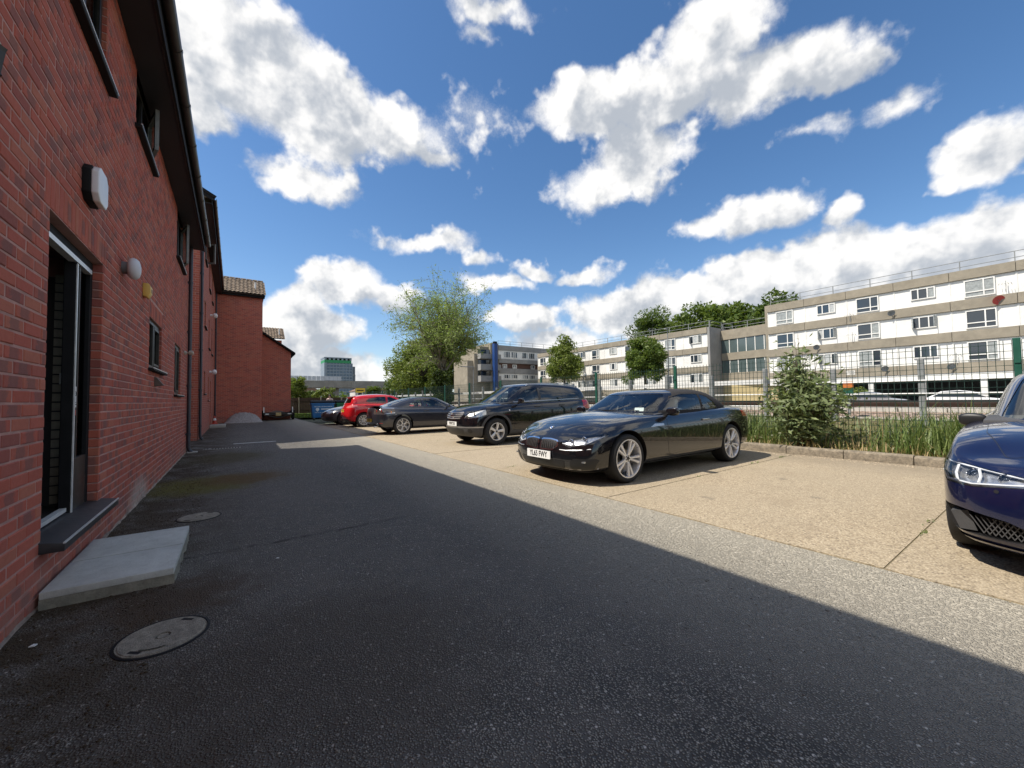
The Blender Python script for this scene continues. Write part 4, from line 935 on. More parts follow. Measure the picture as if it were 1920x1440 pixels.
rs = thing('red_dish', 'small red satellite dish on the right flats between upper floors', 'satellite dish', (47.78, 3.0, 8.2)); b = MB(); b.lathe([(0, .05), (.2, .03), (.36, -.04), (.2, .015), (0, .035)], 16, 'x'); o = b.build('dish', pmat('red_dish', (.45, .06, .05), .6), rs, smooth=60); o.rotation_euler = (0, rad(-25), rad(35)); b = MB(); b.bar((0, 0, 0), (.16, 0, -.08), .04); b.build('bracket', M_post, rs)
ws = thing('white_notice', 'small white notice board on a railway post behind the leafy bush', 'sign', (12.9, 3.25, 1.72)); b = MB(); b.box(-.012, .0, -.09, .09, -.05, .06); b.build('board', M_white, ws)
for k in range(3): b = MB(); b.box(-.014, -.012, -.07, .06-.02*k, .028-.03*k, .038-.03*k); b.build('print', M_black, ws)
os_ = thing('signal_box_sign', 'orange and green railway marker behind the leafy bush', 'sign', (15.0, 3.85, .55)); b = MB(); b.box(-.02, 0, -.12, .12, .82, 1.0); b.build('orange_panel', pmat('sign_orange', (.55, .16, .03), .6), os_); b = MB(); b.box(-.02, 0, -.12, .12, .62, .82); b.build('green_panel', M_green, os_); b = MB(); b.box(-.03, .03, -.03, .03, 0, .62); b.build('post', M_post, os_)
# ================================================================== TREES AND PLANTS
def leaf_mat(name, c1, c2, trans=.35):
    m, g, b = new_mat(name)
    pos = g.n('ShaderNodeNewGeometry').outputs['Position']
    rnd = g.n('ShaderNodeAttribute', {'attribute_name': 'tone'}).outputs['Fac']
    c = g.mix(rnd, c1, c2); c = g.mix(g.mr(g.noise(pos, .8, 3.0), .35, .65, 0, .35), c, tuple(x*.6 for x in c1))
    setin(g, b, Base_Color=c, Roughness=.5); b.inputs['Specular IOR Level'].default_value = .35
    tl = g.n('ShaderNodeBsdfTranslucent', Color=g.mix(.5, c, (.25, .35, .03)))
    mx = g.n('ShaderNodeMixShader', i0=trans, i1=b.outputs[0], i2=tl.outputs[0])
    out = [n for n in g.t.nodes if n.type == 'OUTPUT_MATERIAL'][0]; g.t.links.new(mx.outputs[0], out.inputs['Surface']); return m
M_bark = pmat('bark', (.11, .09, .065), .95, var=.3, vscale=6, bump=.8, bscale=20); M_barkp = pmat('bark_pale', (.17, .15, .11), .95, var=.3, vscale=6)
LM_willow = leaf_mat('willow_leaf', (.18, .25, .070), (.40, .50, .16), .5); LM_lime = leaf_mat('lime_leaf', (.085, .130, .022), (.26, .30, .060)); LM_dark = leaf_mat('dark_leaf', (0.039, 0.075, 0.015), (0.105, 0.150, 0.027)); LM_mid = leaf_mat('mid_leaf', (0.060, 0.108, 0.018), (0.158, 0.210, 0.033))
LM_ivy = leaf_mat('ivy_leaf', (0.027, 0.054, 0.012), (0.112, 0.150, 0.030), .2); LM_bush = leaf_mat('buddleia_leaf', (.12, .165, .065), (.30, .345, .155), .25); LM_grass = leaf_mat('grass_blade', (.105, .165, .040), (.27, .33, .115), .35); LM_weed = leaf_mat('weed_leaf', (.085, .10, .030), (.20, .20, .085), .25); LM_dry = leaf_mat('dry_blade', (0.390, 0.270, 0.120), (0.630, 0.480, 0.255), .3)
def leaves_mesh(name, cen, size, mat, aspect=.5, droop=0.0, nrm=None, fold=True, jitter=.35):
    """one mesh of many small folded leaves"""
    n = len(cen); rng = RNG
    a = rng.normal(size=(n, 3)); a[:, 2] = a[:, 2]*.7-droop; a /= np.linalg.norm(a, axis=1)[:, None]
    if nrm is not None:
        u = nrm+rng.normal(size=(n, 3))*.6
    else: u = rng.normal(size=(n, 3)); u[:, 2] = np.abs(u[:, 2])+.4
    s = np.cross(a, u); s /= np.linalg.norm(s, axis=1)[:, None]+1e-9; nn = np.cross(s, a)
    L = size*(1+jitter*rng.normal(size=n)).clip(.4, 1.8); Lc = L[:, None]; w = Lc*aspect*.5
    p0 = cen; p1 = cen+a*Lc*.45+s*w+nn*w*.25; p2 = cen+a*Lc; p3 = cen+a*Lc*.45-s*w+nn*w*.25
    v = np.stack([p0, p1, p2, p3], 1).reshape(-1, 3); q_ = np.arange(n*4).reshape(n, 4)
    me = np_mesh(name, v, q_, mat); at = me.attributes.new('tone', 'FLOAT', 'FACE'); at.data.foreach_set('value', rng.random(n).astype('f')); return me
def clump_points(cen, rad_, n, shell=.55, flat=.8):
    d_ = RNG.normal(size=(n, 3)); d_ /= np.linalg.norm(d_, axis=1)[:, None]; r = (shell+(1-shell)*RNG.random(n))**.6
    return cen+d_*(r[:, None]*np.array([rad_, rad_, rad_*flat])), d_
def crown_tree(name, label, loc, h, crown_c, crown_r, nclump, per, leaf, mat, trunk_r=.25, aspect=.55, group=None, clump_r=.28, shape=1.0, bark=None):
    """crown = many leaf clumps filling an uneven ellipsoid, trunk and limbs beneath"""
    t = thing(name, label, 'tree', loc, group=group); cz = crown_c; rx, ry, rz = crown_r; P = []; N = []; cents = []
    for i in range(nclump):
        d_ = RNG.normal(size=3); d_ /= np.linalg.norm(d_); d_[2] = d_[2] if d_[2] > -.75 else -.5
        r = (.35+.65*RNG.random())**.45*(1+.16*RNG.normal()*.7); zz = d_[2]*r
        nar = 1-(shape-1)*max(0, zz)
        c = np.array([d_[0]*r*rx*nar, d_[1]*r*ry*nar, cz+zz*rz]); cr = clump_r*min(rx, rz)*(.6+.8*RNG.random()); cents.append(c)
        p, n_ = clump_points(c, cr, int(per*(.6+.8*RNG.random()))); P.append(p); N.append(n_+d_*.4)
    P = np.concatenate(P); N = np.concatenate(N)
    inst('crown', leaves_mesh('crown', P, leaf, mat, aspect, nrm=N), t)
    b = MB(); b.tube([(0, 0, -.2), (.05*h*.1, 0, cz*.45), (0, .03*h*.1, cz), (0, 0, cz+rz*.4)], [trunk_r*1.25, trunk_r, trunk_r*.6, trunk_r*.15], 10)
    for i in range(0, nclump, max(1, nclump//16)):
        c = cents[i]; z0 = cz-rz*.55+random.uniform(0, rz*.5); b.tube([(0, 0, z0), tuple(np.array([c[0]*.5, c[1]*.5, (z0+c[2])/2+.1])), tuple(c)], [trunk_r*.4, trunk_r*.22, trunk_r*.06], 6, False)
    b.build('trunk', bark or M_bark, t, smooth=60); return t
# willow-like tree by the fence: long rising limbs, airy drooping leaves
def willow(loc, label):
    t = thing('willow_tree', label, 'tree', loc); b = MB(); P = []; rnd = random.Random(5)
    def limb(p, dr, L, r, lv):
        pts = [p]; rs = [r]; d_ = dr.copy(); n = 6
        for k in range(n):
            d_ = (d_+V((rnd.uniform(-.12, .12), rnd.uniform(-.12, .12), .05 if lv < 2 else -.10*k/n))).normalized(); pts.append(pts[-1]+d_*L/n); rs.append(r*(1-.8*(k+1)/n)+.004)
            if lv < 3 and k >= (1 if lv else 2):
                for _ in range((2 if lv == 0 else 2)):
                    a = rnd.uniform(0, 2*math.pi); sd = d_.cross(V((math.cos(a), math.sin(a), .3))).normalized(); limb(pts[-1], (d_*(.85 if lv == 0 else .7)+sd*(.55 if lv == 0 else .75)).normalized(), L*rnd.uniform(.42, .62)*(1.0 if lv else 1.0), rs[-1]*.62, lv+1)
            if lv >= 2:
                for _ in range(5 if lv == 3 else 2): P.append(np.array(pts[-1])+np.array([rnd.gauss(0, .14), rnd.gauss(0, .14), rnd.gauss(-.05, .14)]))
        b.tube(pts, rs, 7 if lv < 2 else 4, False)
    limb(V((0, 0, -.2)), V((.02, .03, 1)), 5.6, .20, 0)
    for a, tl, L in ((2.6, .42, 4.4), (3.5, .62, 4.4), (5.9, .50, 4.4), (.6, .58, 4.2), (1.6, .45, 4.4), (4.6, .40, 4.4), (4.1, .8, 3.4), (0.0, .85, 3.2)): limb(V((0, 0, 2.4+rnd.uniform(0, 1.2))), V((math.cos(a)*tl, math.sin(a)*tl, .9)).normalized(), L, .10, 1)
    b.build('trunk', M_barkp, t, smooth=60); P = np.array(P); P = P[RNG.random(len(P)) < .62]; inst('crown', leaves_mesh('crown', P, .19, LM_willow, .25, droop=.3), t)
    print('willow leaves', len(P), P.min(0), P.max(0)); return t
willow((12.6, 26.8, .3), 'tall airy pale green willow standing behind the parked cars')
iv = thing('ivy_bush', 'dense dark ivy bush round the willow trunk', 'shrub', (12.0, 26.2, .2)); Pp = []; Nn = []
for i in range(70):
    a = random.uniform(0, 6.28); zz = random.uniform(.2, 2.9); rr = (1.0-.18*zz)*random.uniform(.3, 1); p, n_ = clump_points(np.array([math.cos(a)*rr*.95+.15, math.sin(a)*rr, zz]), .34, 120); Pp.append(p); Nn.append(n_)
inst('foliage', leaves_mesh('foliage', np.concatenate(Pp), .12, LM_ivy, .8, nrm=np.concatenate(Nn)), iv)
b = MB(); b.tube([(0.2, 0, -.1), (.2, .1, 1.4), (.3, .1, 2.6)], [.1, .07, .03], 6); b.build('stem', M_bark, iv)
G1 = 'trees along the far side of the railway'
crown_tree('broad_tree', 'broad bright green tree right behind the willow', (40.0, 84, -.1), 17, 9.6, (10.0, 7.5, 8.0), 120, 230, .46, LM_lime, .5, group=G1)
crown_tree('broad_tree', 'bright green tree left behind the willow above the red car', (32.5, 79, -.1), 14, 7.2, (6.6, 6.0, 6.2), 95, 220, .42, LM_lime, .35, group=G1)
crown_tree('dark_tree', 'dark green tree at the right end of the viaduct', (38.0, 97, -.1), 12, 6.0, (7.0, 6.0, 5.8), 85, 200, .46, LM_dark, .35, group=G1)
crown_tree('street_tree', 'small egg shaped green tree in front of the middle flats, left one', (43, 46.5, -.1), 10, 6.9, (2.5, 2.6, 3.7), 120, 150, .28, LM_lime, .16, shape=1.35, clump_r=.30)
crown_tree('street_tree', 'small round topped green tree in front of the middle flats near the grey gable', (41, 30.0, -.1), 8.6, 5.7, (2.05, 2.15, 2.9), 120, 150, .25, LM_mid, .15, clump_r=.30)
G2 = 'trees behind the flats'
crown_tree('drooping_tree', 'ragged drooping tree behind the middle flats, leftmost of that row', (76, 53, .4), 20, 13, (5.5, 5, 7.0), 70, 170, .6, LM_dark, .4, group=G2, aspect=.35)
crown_tree('background_tree', 'mid green tree behind the middle flats, second of that row', (77, 44.5, .4), 19, 12.5, (5.5, 5, 6.2), 60, 170, .6, LM_mid, .4, group=G2)
crown_tree('background_tree', 'green tree behind the grey gable end of the middle flats', (77, 37, .4), 19, 12.5, (5.0, 5, 6.0), 60, 170, .6, LM_mid, .4, group=G2)
crown_tree('background_tree', 'dark green tree behind the left end of the right flats', (78, 30, .4), 19, 12.5, (5.0, 5, 6.2), 60, 170, .6, LM_dark, .4, group=G2)
G3 = 'small trees under the viaduct'
for (x_, y_, h_, r_, lm, lb) in ((10.4, 92, 6.4, 2.0, LM_lime, 'bright small tree beside the lower brick wing'), (20.5, 118, 4.8, 3.2, LM_lime, 'round pale green tree under the viaduct above the blue bin'), (17.2, 121, 4.2, 1.3, LM_dark, 'small dark tree under the viaduct left of the pale green one'), (33.5, 100, 5.6, 2.0, LM_mid, 'pointed green tree under the viaduct left of the red car'), (29.0, 104, 4.6, 2.0, LM_mid, 'low green shrub tree between the lamp posts under the viaduct'), (41, 108, 4.6, 3.0, LM_dark, 'dark green tree under the right part of the viaduct')):
    crown_tree('small_tree', lb, (x_, y_, -.1), h_, h_*.58, (r_, r_, h_*.42), 36, 110, .42, lm, .12, group=G3)
# far wood along the skyline beyond the viaduct, one mass
P = []
for i in range(420):
    x_ = random.uniform(-120, 420); y_ = random.uniform(260, 330); h_ = random.uniform(4, 9)
    if 300 < x_ and y_ < 290: continue
    p, _ = clump_points(np.array([x_, y_, h_*.5]), h_*.55, 60); P.append(p)
tag(inst('distant_woodland', leaves_mesh('distant_woodland', np.concatenate(P), 1.6, LM_dark, .8)), 'distant strip of woodland on the horizon', 'woodland', kind='stuff')
P = []
for i in range(260):
    x_ = random.uniform(80, 240); y_ = random.uniform(-60, 140); h_ = random.uniform(4, 8)
    if x_ < 100 and y_ < 66: continue
    p, _ = clump_points(np.array([x_, y_, h_*.5]), h_*.6, 60); P.append(p)
tag(inst('background_greenery', leaves_mesh('background_greenery', np.concatenate(P), 1.0, LM_dark, .8)), 'greenery beyond the flats', 'woodland', kind='stuff')
hd = thing('hedge_shrub', 'green shrub in front of the right flats garages behind the leafy bush', 'shrub', (46.0, 13.2, -.1)); Pp = []; Nn = []
for i in range(60):
    p, n_ = clump_points(np.array([random.uniform(-.7, .7), random.uniform(-2.3, 2.3), random.uniform(.4, 1.75)]), .5, 60); Pp.append(p); Nn.append(n_)
inst('foliage', leaves_mesh('foliage', np.concatenate(Pp), .22, LM_lime, .7, nrm=np.concatenate(Nn)), hd); b = MB(); b.tube([(0, 0, 0), (0, .1, 1.2)], [.06, .03], 6); b.build('stem', M_bark, hd)
# ---- buddleia bush by the kerb
bu = thing('leafy_bush', 'tall leafy green bush growing behind the kerb at the mesh fence', 'shrub', (9.58, 3.22, .12)); b = MB(); P = []; D = []
for i in range(84):
    a = random.uniform(0, 6.28); sp = random.uniform(.01, .66)**.85; L = random.uniform(.6, 1.0)*(2.42-1.9*sp); top = np.array([math.cos(a)*sp*.75, math.sin(a)*sp, L]); m_ = top*.5+np.array([0, 0, .12]); b.tube([(0, 0, -.1), tuple(m_), tuple(top)], [.016, .010, .003], 5, False)
    for k in range(48):
        t_ = random.uniform(.18, 1.0); c = (m_*2*t_ if t_ < .5 else m_+(top-m_)*(t_-.5)*2); off = RNG.normal(size=3)*np.array([.14, .16, .09]); P.append(c+off); D.append(off)
inst('foliage', leaves_mesh('foliage', np.array(P), .135, LM_bush, .30, droop=-.05, nrm=np.array(D)*6+np.array([0, 0, .6])), bu); b.build('stems', M_bark, bu)
# ---- tall grass on the verge: one mass
def grass(name, label, n, xr, yr, hr, mat, wd=.012, lean=.35, dens=None, zf=lambda x: .1):
    rng = RNG; x = rng.uniform(*xr, n); y_ = rng.uniform(*yr, n)
    if dens is not None: k = rng.random(n) < dens(x, y_); x, y_ = x[k], y_[k]; n = len(x)
    h_ = rng.uniform(*hr, n)*(0.7+.6*rng.random(n)); a = rng.uniform(0, 6.28, n); ln = lean*h_*rng.random(n); dx, dy = np.cos(a)*ln, np.sin(a)*ln; z = zf(x); sx, sy = -np.sin(a)*wd, np.cos(a)*wd
    v = np.stack([np.stack([x-sx, y_-sy, z], 1), np.stack([x+sx, y_+sy, z], 1), np.stack([x+dx*.35+sx*.8, y_+dy*.35+sy*.8, z+h_*.55], 1), np.stack([x+dx*.35-sx*.8, y_+dy*.35-sy*.8, z+h_*.55], 1), np.stack([x+dx+sx*.1, y_+dy+sy*.1, z+h_*.92], 1), np.stack([x+dx-sx*.1, y_+dy-sy*.1, z+h_*.92], 1)], 1).reshape(-1, 3)
    base = np.arange(n)[:, None]*6; q_ = np.concatenate([base+np.array([0, 1, 2, 3]), base+np.array([3, 2, 4, 5])])
    me = np_mesh(name, v, q_, mat); at = me.attributes.new('tone', 'FLOAT', 'FACE'); t_ = rng.random(n); at.data.foreach_set('value', np.concatenate([t_, t_]).astype('f')); return tag(inst(name, me), label, 'grass', kind='stuff')
zv = lambda x: np.interp(x, [KX+.15, KX+.4, KX+.9, KX+1.6, KX+2.6, KX+4.2], [.08, .12, .16, .25, .37, .44])-.02
cl = lambda x, y_: .35+.65*((np.sin(y_*1.9+1.2)+np.sin(y_*.83+x*2))/4+.5)
grass('tall_grass', 'tall green grass growing between the kerb and the mesh fence', 9000, (KX+.30, 11.2), (-4, 26), (.14, .42), LM_grass, .007, .8, cl, zv)
grass('tall_grass_near', 'tuft of long grass at the right edge beside the navy saloon', 2300, (KX+.28, 10.7), (-.6, 2.25), (.34, .78), LM_grass, .009, .75, lambda x, y_: np.exp(-((y_-1.1)/.75)**2), zv)
grass('tall_grass_mid', 'tuft of long grass right behind the black convertible', 1500, (KX+.3, 10.5), (3.7, 6.2), (.34, .72), LM_grass, .009, .75, lambda x, y_: np.exp(-((y_-4.7)/.9)**2), zv)
grass('dry_grass', 'dry straw coloured grass along the back of the kerb', 5500, (KX+.16, KX+.95), (-4, 26), (.05, .24), LM_dry, .008, .95, None, zv)
grass('dead_stems', 'scattered dry dead stems standing in the verge grass', 420, (KX+.3, 10.8), (-3, 12), (.45, .85), LM_dry, .004, .5, None, zv)
grass('weeds', 'low weeds on the railway verge', 6500, (10.6, 15), (-4, 45), (.08, .26), LM_bush, .018, .9, None, zv)
Pw = np.stack([RNG.uniform(KX+.3, 11.0, 9000), RNG.uniform(-3, 14, 9000), np.zeros(9000)], 1); Pw = Pw[RNG.random(9000) < .35+.65*(np.sin(Pw[:, 1]*2.7+Pw[:, 0]*3)*.5+.5)]; Pw[:, 2] = zv(Pw[:, 0])+RNG.random(len(Pw))**1.5*.30
tag(inst('ground_weeds', leaves_mesh('ground_weeds', Pw, .075, LM_weed, .45, droop=-.3)), 'leafy weeds among the verge grass', 'weeds', kind='stuff')
# moss and weeds in the bay joints
P = []
for k, yj in enumerate(JY):
    for i in range(46):
        if random.random() < .14: P.append((random.uniform(AX+.1, KX-.1)**1.0, yj+random.gauss(0, .012), .004))
P = np.array(P); cg = RNG.random(len(P)); P2 = np.repeat(P, 9, 0)+RNG.normal(size=(len(P)*9, 3))*np.array([.05, .012, .002])
tag(inst('joint_moss', leaves_mesh('joint_moss', P2, .028, LM_bush, .6, droop=-.7)), 'moss and weeds in the joints between concrete bays', 'moss', kind='stuff')
lawn_g = grass('lawn_grass', 'short grass of the lawn behind the bins', 6000, (3.3, 9.3), (33.0, 44), (.04, .10), LM_mid, .02, .6, None, lambda x: x*0-.02)
# ================================================================== CARS
def paint(name, col, flake=.0, rough=.22):
    m, g, b = new_mat(name)
    pos = g.n('ShaderNodeTexCoord').outputs['Object']
    dust = g.mr(g.noise(pos, 3.0, 6.0, .7), .45, .75, 0, .03)
    c = g.mix(dust, col, (.35, .31, .25))
    setin(g, b, Base_Color=c, Metallic=flake, Roughness=rough, Coat_Weight=1.0); b.inputs['Coat Roughness'].default_value = .02; b.inputs['Coat IOR'].default_value = 1.66; b.inputs['Specular IOR Level'].default_value = .15
    return m
M_tyre = pmat('tyre_rubber', (.018, .018, .018), .8, var=.3, vscale=12, bump=.3, bscale=80)
M_alloy = pmat('alloy', (.80, .80, .80), .3, metal=.55, var=.1, vscale=14)
M_alloyd = pmat('alloy_dark', (.05, .05, .055), .35, metal=.7)
M_disc = pmat('brake_disc', (.30, .29, .28), .35, metal=.9, var=.15)
M_trim = pmat('black_trim', (.014, .014, .015), .45)
M_clad = pmat('grey_cladding', (.060, .060, .062), .62, var=.12, vscale=12)
M_chrome = pmat('chrome', (.80, .80, .81), .10, metal=1.0)
M_satin = pmat('satin_metal', (.52, .52, .53), .3, metal=.9)
M_inter = pmat('interior_black', (.06, .06, .062), .7, var=.2)
M_seat = pmat('seat_leather', (.24, .23, .22), .55, var=.15)
M_seatp = pmat('seat_pale', (.58, .56, .52), .55, var=.1)
M_lens = glassmat('lamp_lens', (.97, .98, 1.0)); M_cglass = glassmat('car_glass', (.88, .95, .94), .06); M_tint = glassmat('tinted_glass', (.25, .28, .30), .55)
M_red = pmat('red_lens', (.42, .012, .012), .15, coat=1.0); M_amber = pmat('amber_lens', (.7, .22, .02), .2, coat=1)
M_refl = pmat('reflector', (.82, .82, .80), .12, metal=1.0)
M_led = pmat('led_strip', (.85, .88, .90), .2)
M_plate = pmat('plate_white', (.82, .82, .80), .35); M_platey = pmat('plate_yellow', (.80, .55, .06), .35)
M_soft = pmat('soft_top', (.022, .020, .020), .92, var=.2, vscale=30, bump=.3, bscale=400)

TMPS = bpy.data.scenes.new('tmp_build'); TVL = TMPS.view_layers[0]
def evaluated(objs):
    """evaluate modifiers in a small scratch scene"""
    for x in objs: TMPS.collection.objects.link(x)
    TVL.update(); r = bpy.data.meshes.new_from_object(objs[0].evaluated_get(TVL.depsgraph))
    for x in objs: bpy.data.objects.remove(x)
    return r
def subsurf(b, lv=2, crease_rows=None):
    me = b.mesh('tmp', None, fix=True)
    if crease_rows:
        at = me.attributes.new('crease_edge', 'FLOAT', 'EDGE'); vals = np.zeros(len(me.edges), 'f'); cr = b.crease
        for i, e in enumerate(me.edges):
            a, c = e.vertices; k = (min(a, c), max(a, c))
            if k in cr: vals[i] = cr[k]
        at.data.foreach_set('value', vals)
    o = bpy.data.objects.new('tmp', me)
    md = o.modifiers.new('s', 'SUBSURF'); md.levels = lv; md.render_levels = lv
    return evaluated([o])
def box_loft(st, nose, tail, lv=2, crease=None):
    """st: stations; each = (rows [(x,y,z)..] bottom to top for the half side, bottom drop, top crown). nose/tail: centre x per row"""
    b = MB(); n = len(st[0][0]); idx = []; Fm = .58
    def add(p): b.v.append(tuple(p)); return len(b.v)-1
    for i, (rows, db, ct) in enumerate(st):
        end = nose if i == 0 else tail if i == len(st)-1 else None
        R = [add(p) for p in rows]; L = [add((p[0], -p[1], p[2])) for p in rows]
        def mid(p, k, c):
            x0 = p[0]; xc = end[k] if end else x0
            dz = db if k == 0 else ct
            return [add((x0+(xc-x0)*.74, p[1]*Fm, p[2]+dz*.7)), add((xc, 0, p[2]+dz)), add((x0+(xc-x0)*.74, -p[1]*Fm, p[2]+dz*.7))]
        bot = mid(rows[0], 0, db); top = mid(rows[-1], n-1, ct)
        ring = R+top+L[::-1]+bot[::-1]; idx.append((R, L, bot, top, ring))
    m = len(idx[0][4]); F = []
    for i in range(len(st)-1):
        A, B = idx[i][4], idx[i+1][4]
        for k in range(m): F.append((A[k], A[(k+1) % m], B[(k+1) % m], B[k]))
    caps = []
    for (i, end) in ((0, nose), (len(st)-1, tail)):
        R, L, bot, top, ring = idx[i]; rows = st[i][0]; lines = [[R[0]]+bot+[L[0]]]
        for k in range(1, n-1):
            p = rows[k]; lines.append([R[k], add((p[0]+(end[k]-p[0])*.74, p[1]*Fm, p[2])), add((end[k], 0, p[2])), add((p[0]+(end[k]-p[0])*.74, -p[1]*Fm, p[2])), L[k]])
        lines.append([R[-1]]+top+[L[-1]]); caps.append(lines)
        for k in range(n-1):
            for c in range(4): F.append((lines[k][c], lines[k][c+1], lines[k+1][c+1], lines[k+1][c]))
    b.f = F; b.mi = [0]*len(F); b.crease = {}
    if crease:
        def ce(a, c, v): b.crease[(min(a, c), max(a, c))] = v
        for k, v in crease.items():
            for i in range(len(st)-1):
                for s in (0, 1): ce(idx[i][s][k], idx[i+1][s][k], v)
            for ln in caps:
                for c in range(4): ce(ln[k][c], ln[k][c+1], v*.7)
    return subsurf(b, lv, crease)
def bool_op(a, cutters, op='DIFFERENCE'):
    """a: mesh; cutters: meshes -> new mesh"""
    o = bpy.data.objects.new('ba', a); cs = []
    for i, c in enumerate(cutters):
        q_ = bpy.data.objects.new('bc', c); cs.append(q_)
        md = o.modifiers.new('b%d' % i, 'BOOLEAN'); md.object = q_; md.operation = op; md.solver = 'MANIFOLD'
    return evaluated([o]+cs)
def fillet(poly, r, seg=4):
    out = []; n = len(poly)
    for i in range(n):
        p0, p, p1 = V(poly[i-1]), V(poly[i]), V(poly[(i+1) % n]); a = (p0-p); c = (p1-p); rr = min(r, a.length*.45, c.length*.45)
        a = p+a.normalized()*rr; c = p+c.normalized()*rr
        for k in range(seg+1):
            t = k/seg; out.append(tuple((1-t)**2*a+2*t*(1-t)*p+t*t*c))
    return out
def prism_me(poly, axis, lo, hi, r=0.0):
    b = MB(); b.prism(fillet(poly, r) if r > 0 else poly, axis, lo, hi); return b.mesh('cut', None)
def cyl_me(c, r, y0, y1, n=40):
    b = MB(); b.prism([(c[0]+r*math.cos(2*math.pi*k/n), c[1]+r*math.sin(2*math.pi*k/n)) for k in range(n)], 'y', y0, y1); return b.mesh('cut', None)
class Skin:
    """smooth outer surface: keeps the true normals after cutting, gives patches"""
    def __init__(s, me):
        s.me = me; s.solid = me; me.calc_loop_triangles(); s.n = [v.normal.copy() for v in me.vertices]; s.co = [v.co.copy() for v in me.vertices]
        s.tri = [tuple(t.vertices) for t in me.loop_triangles]; s.bvh = BVHTree.FromPolygons(s.co, s.tri)
    def normal(s, p):
        q_, fn, i, dist = s.bvh.find_nearest(p)
        if q_ is None: return None, 9, None
        a, b, c = s.tri[i]; A, B, C = s.co[a], s.co[b], s.co[c]
        v0, v1, v2 = B-A, C-A, q_-A; d00, d01, d11, d20, d21 = v0.dot(v0), v0.dot(v1), v1.dot(v1), v2.dot(v0), v2.dot(v1); dn = d00*d11-d01*d01
        if abs(dn) < 1e-14: return fn, dist, q_
        v = (d11*d20-d01*d21)/dn; w = (d00*d21-d01*d20)/dn
        return (s.n[a]*(1-v-w)+s.n[b]*v+s.n[c]*w).normalized(), dist, q_
    def dress(s, me, mats, inner=1):
        """outer faces: material 0 and true normals; cut faces: material `inner`"""
        vn = [s.normal(v.co) for v in me.vertices]; nors = []; mi = []
        me.materials.clear()
        for m in mats: me.materials.append(m)
        for p in me.polygons:
            nn, dd, _ = s.normal(p.center); outer = dd < .0012 and nn.dot(p.normal) > .6
            mi.append(0 if outer else inner)
            for vi in p.vertices: nors.append(vn[vi][0] if outer and vn[vi][1] < .002 and vn[vi][0].dot(p.normal) > .3 else p.normal.copy())
        me.polygons.foreach_set('material_index', mi); me.polygons.foreach_set('use_smooth', [True]*len(me.polygons))
        me.normals_split_custom_set(nors); return me
    def patch(s, cutter, off, mat, keep=None):
        r = bool_op(s.solid, [cutter], 'INTERSECT'); b = MB(); vmap = {}; nors = []; F = []
        for p in r.polygons:
            nn, dd, _ = s.normal(p.center)
            if dd > .0012 or nn.dot(p.normal) < .5 or (keep and not keep(p.center)): continue
            f = []
            for vi in p.vertices:
                if vi not in vmap:
                    co = r.vertices[vi].co; n2, d2, _ = s.normal(co); vmap[vi] = len(b.v); b.v.append(tuple(co+n2*off)); nors.append(n2)
                f.append(vmap[vi])
            F.append(tuple(f))
        bpy.data.meshes.remove(r)
        if not F: return None
        me = bpy.data.meshes.new('patch'); me.from_pydata(b.v, [], F); me.materials.append(mat)
        me.polygons.foreach_set('use_smooth', [True]*len(F)); me.normals_split_custom_set_from_vertices(nors); return me
    def ray(s, o, d):
        h = s.bvh.ray_cast(V(o), V(d).normalized()); return h[0], h[1]

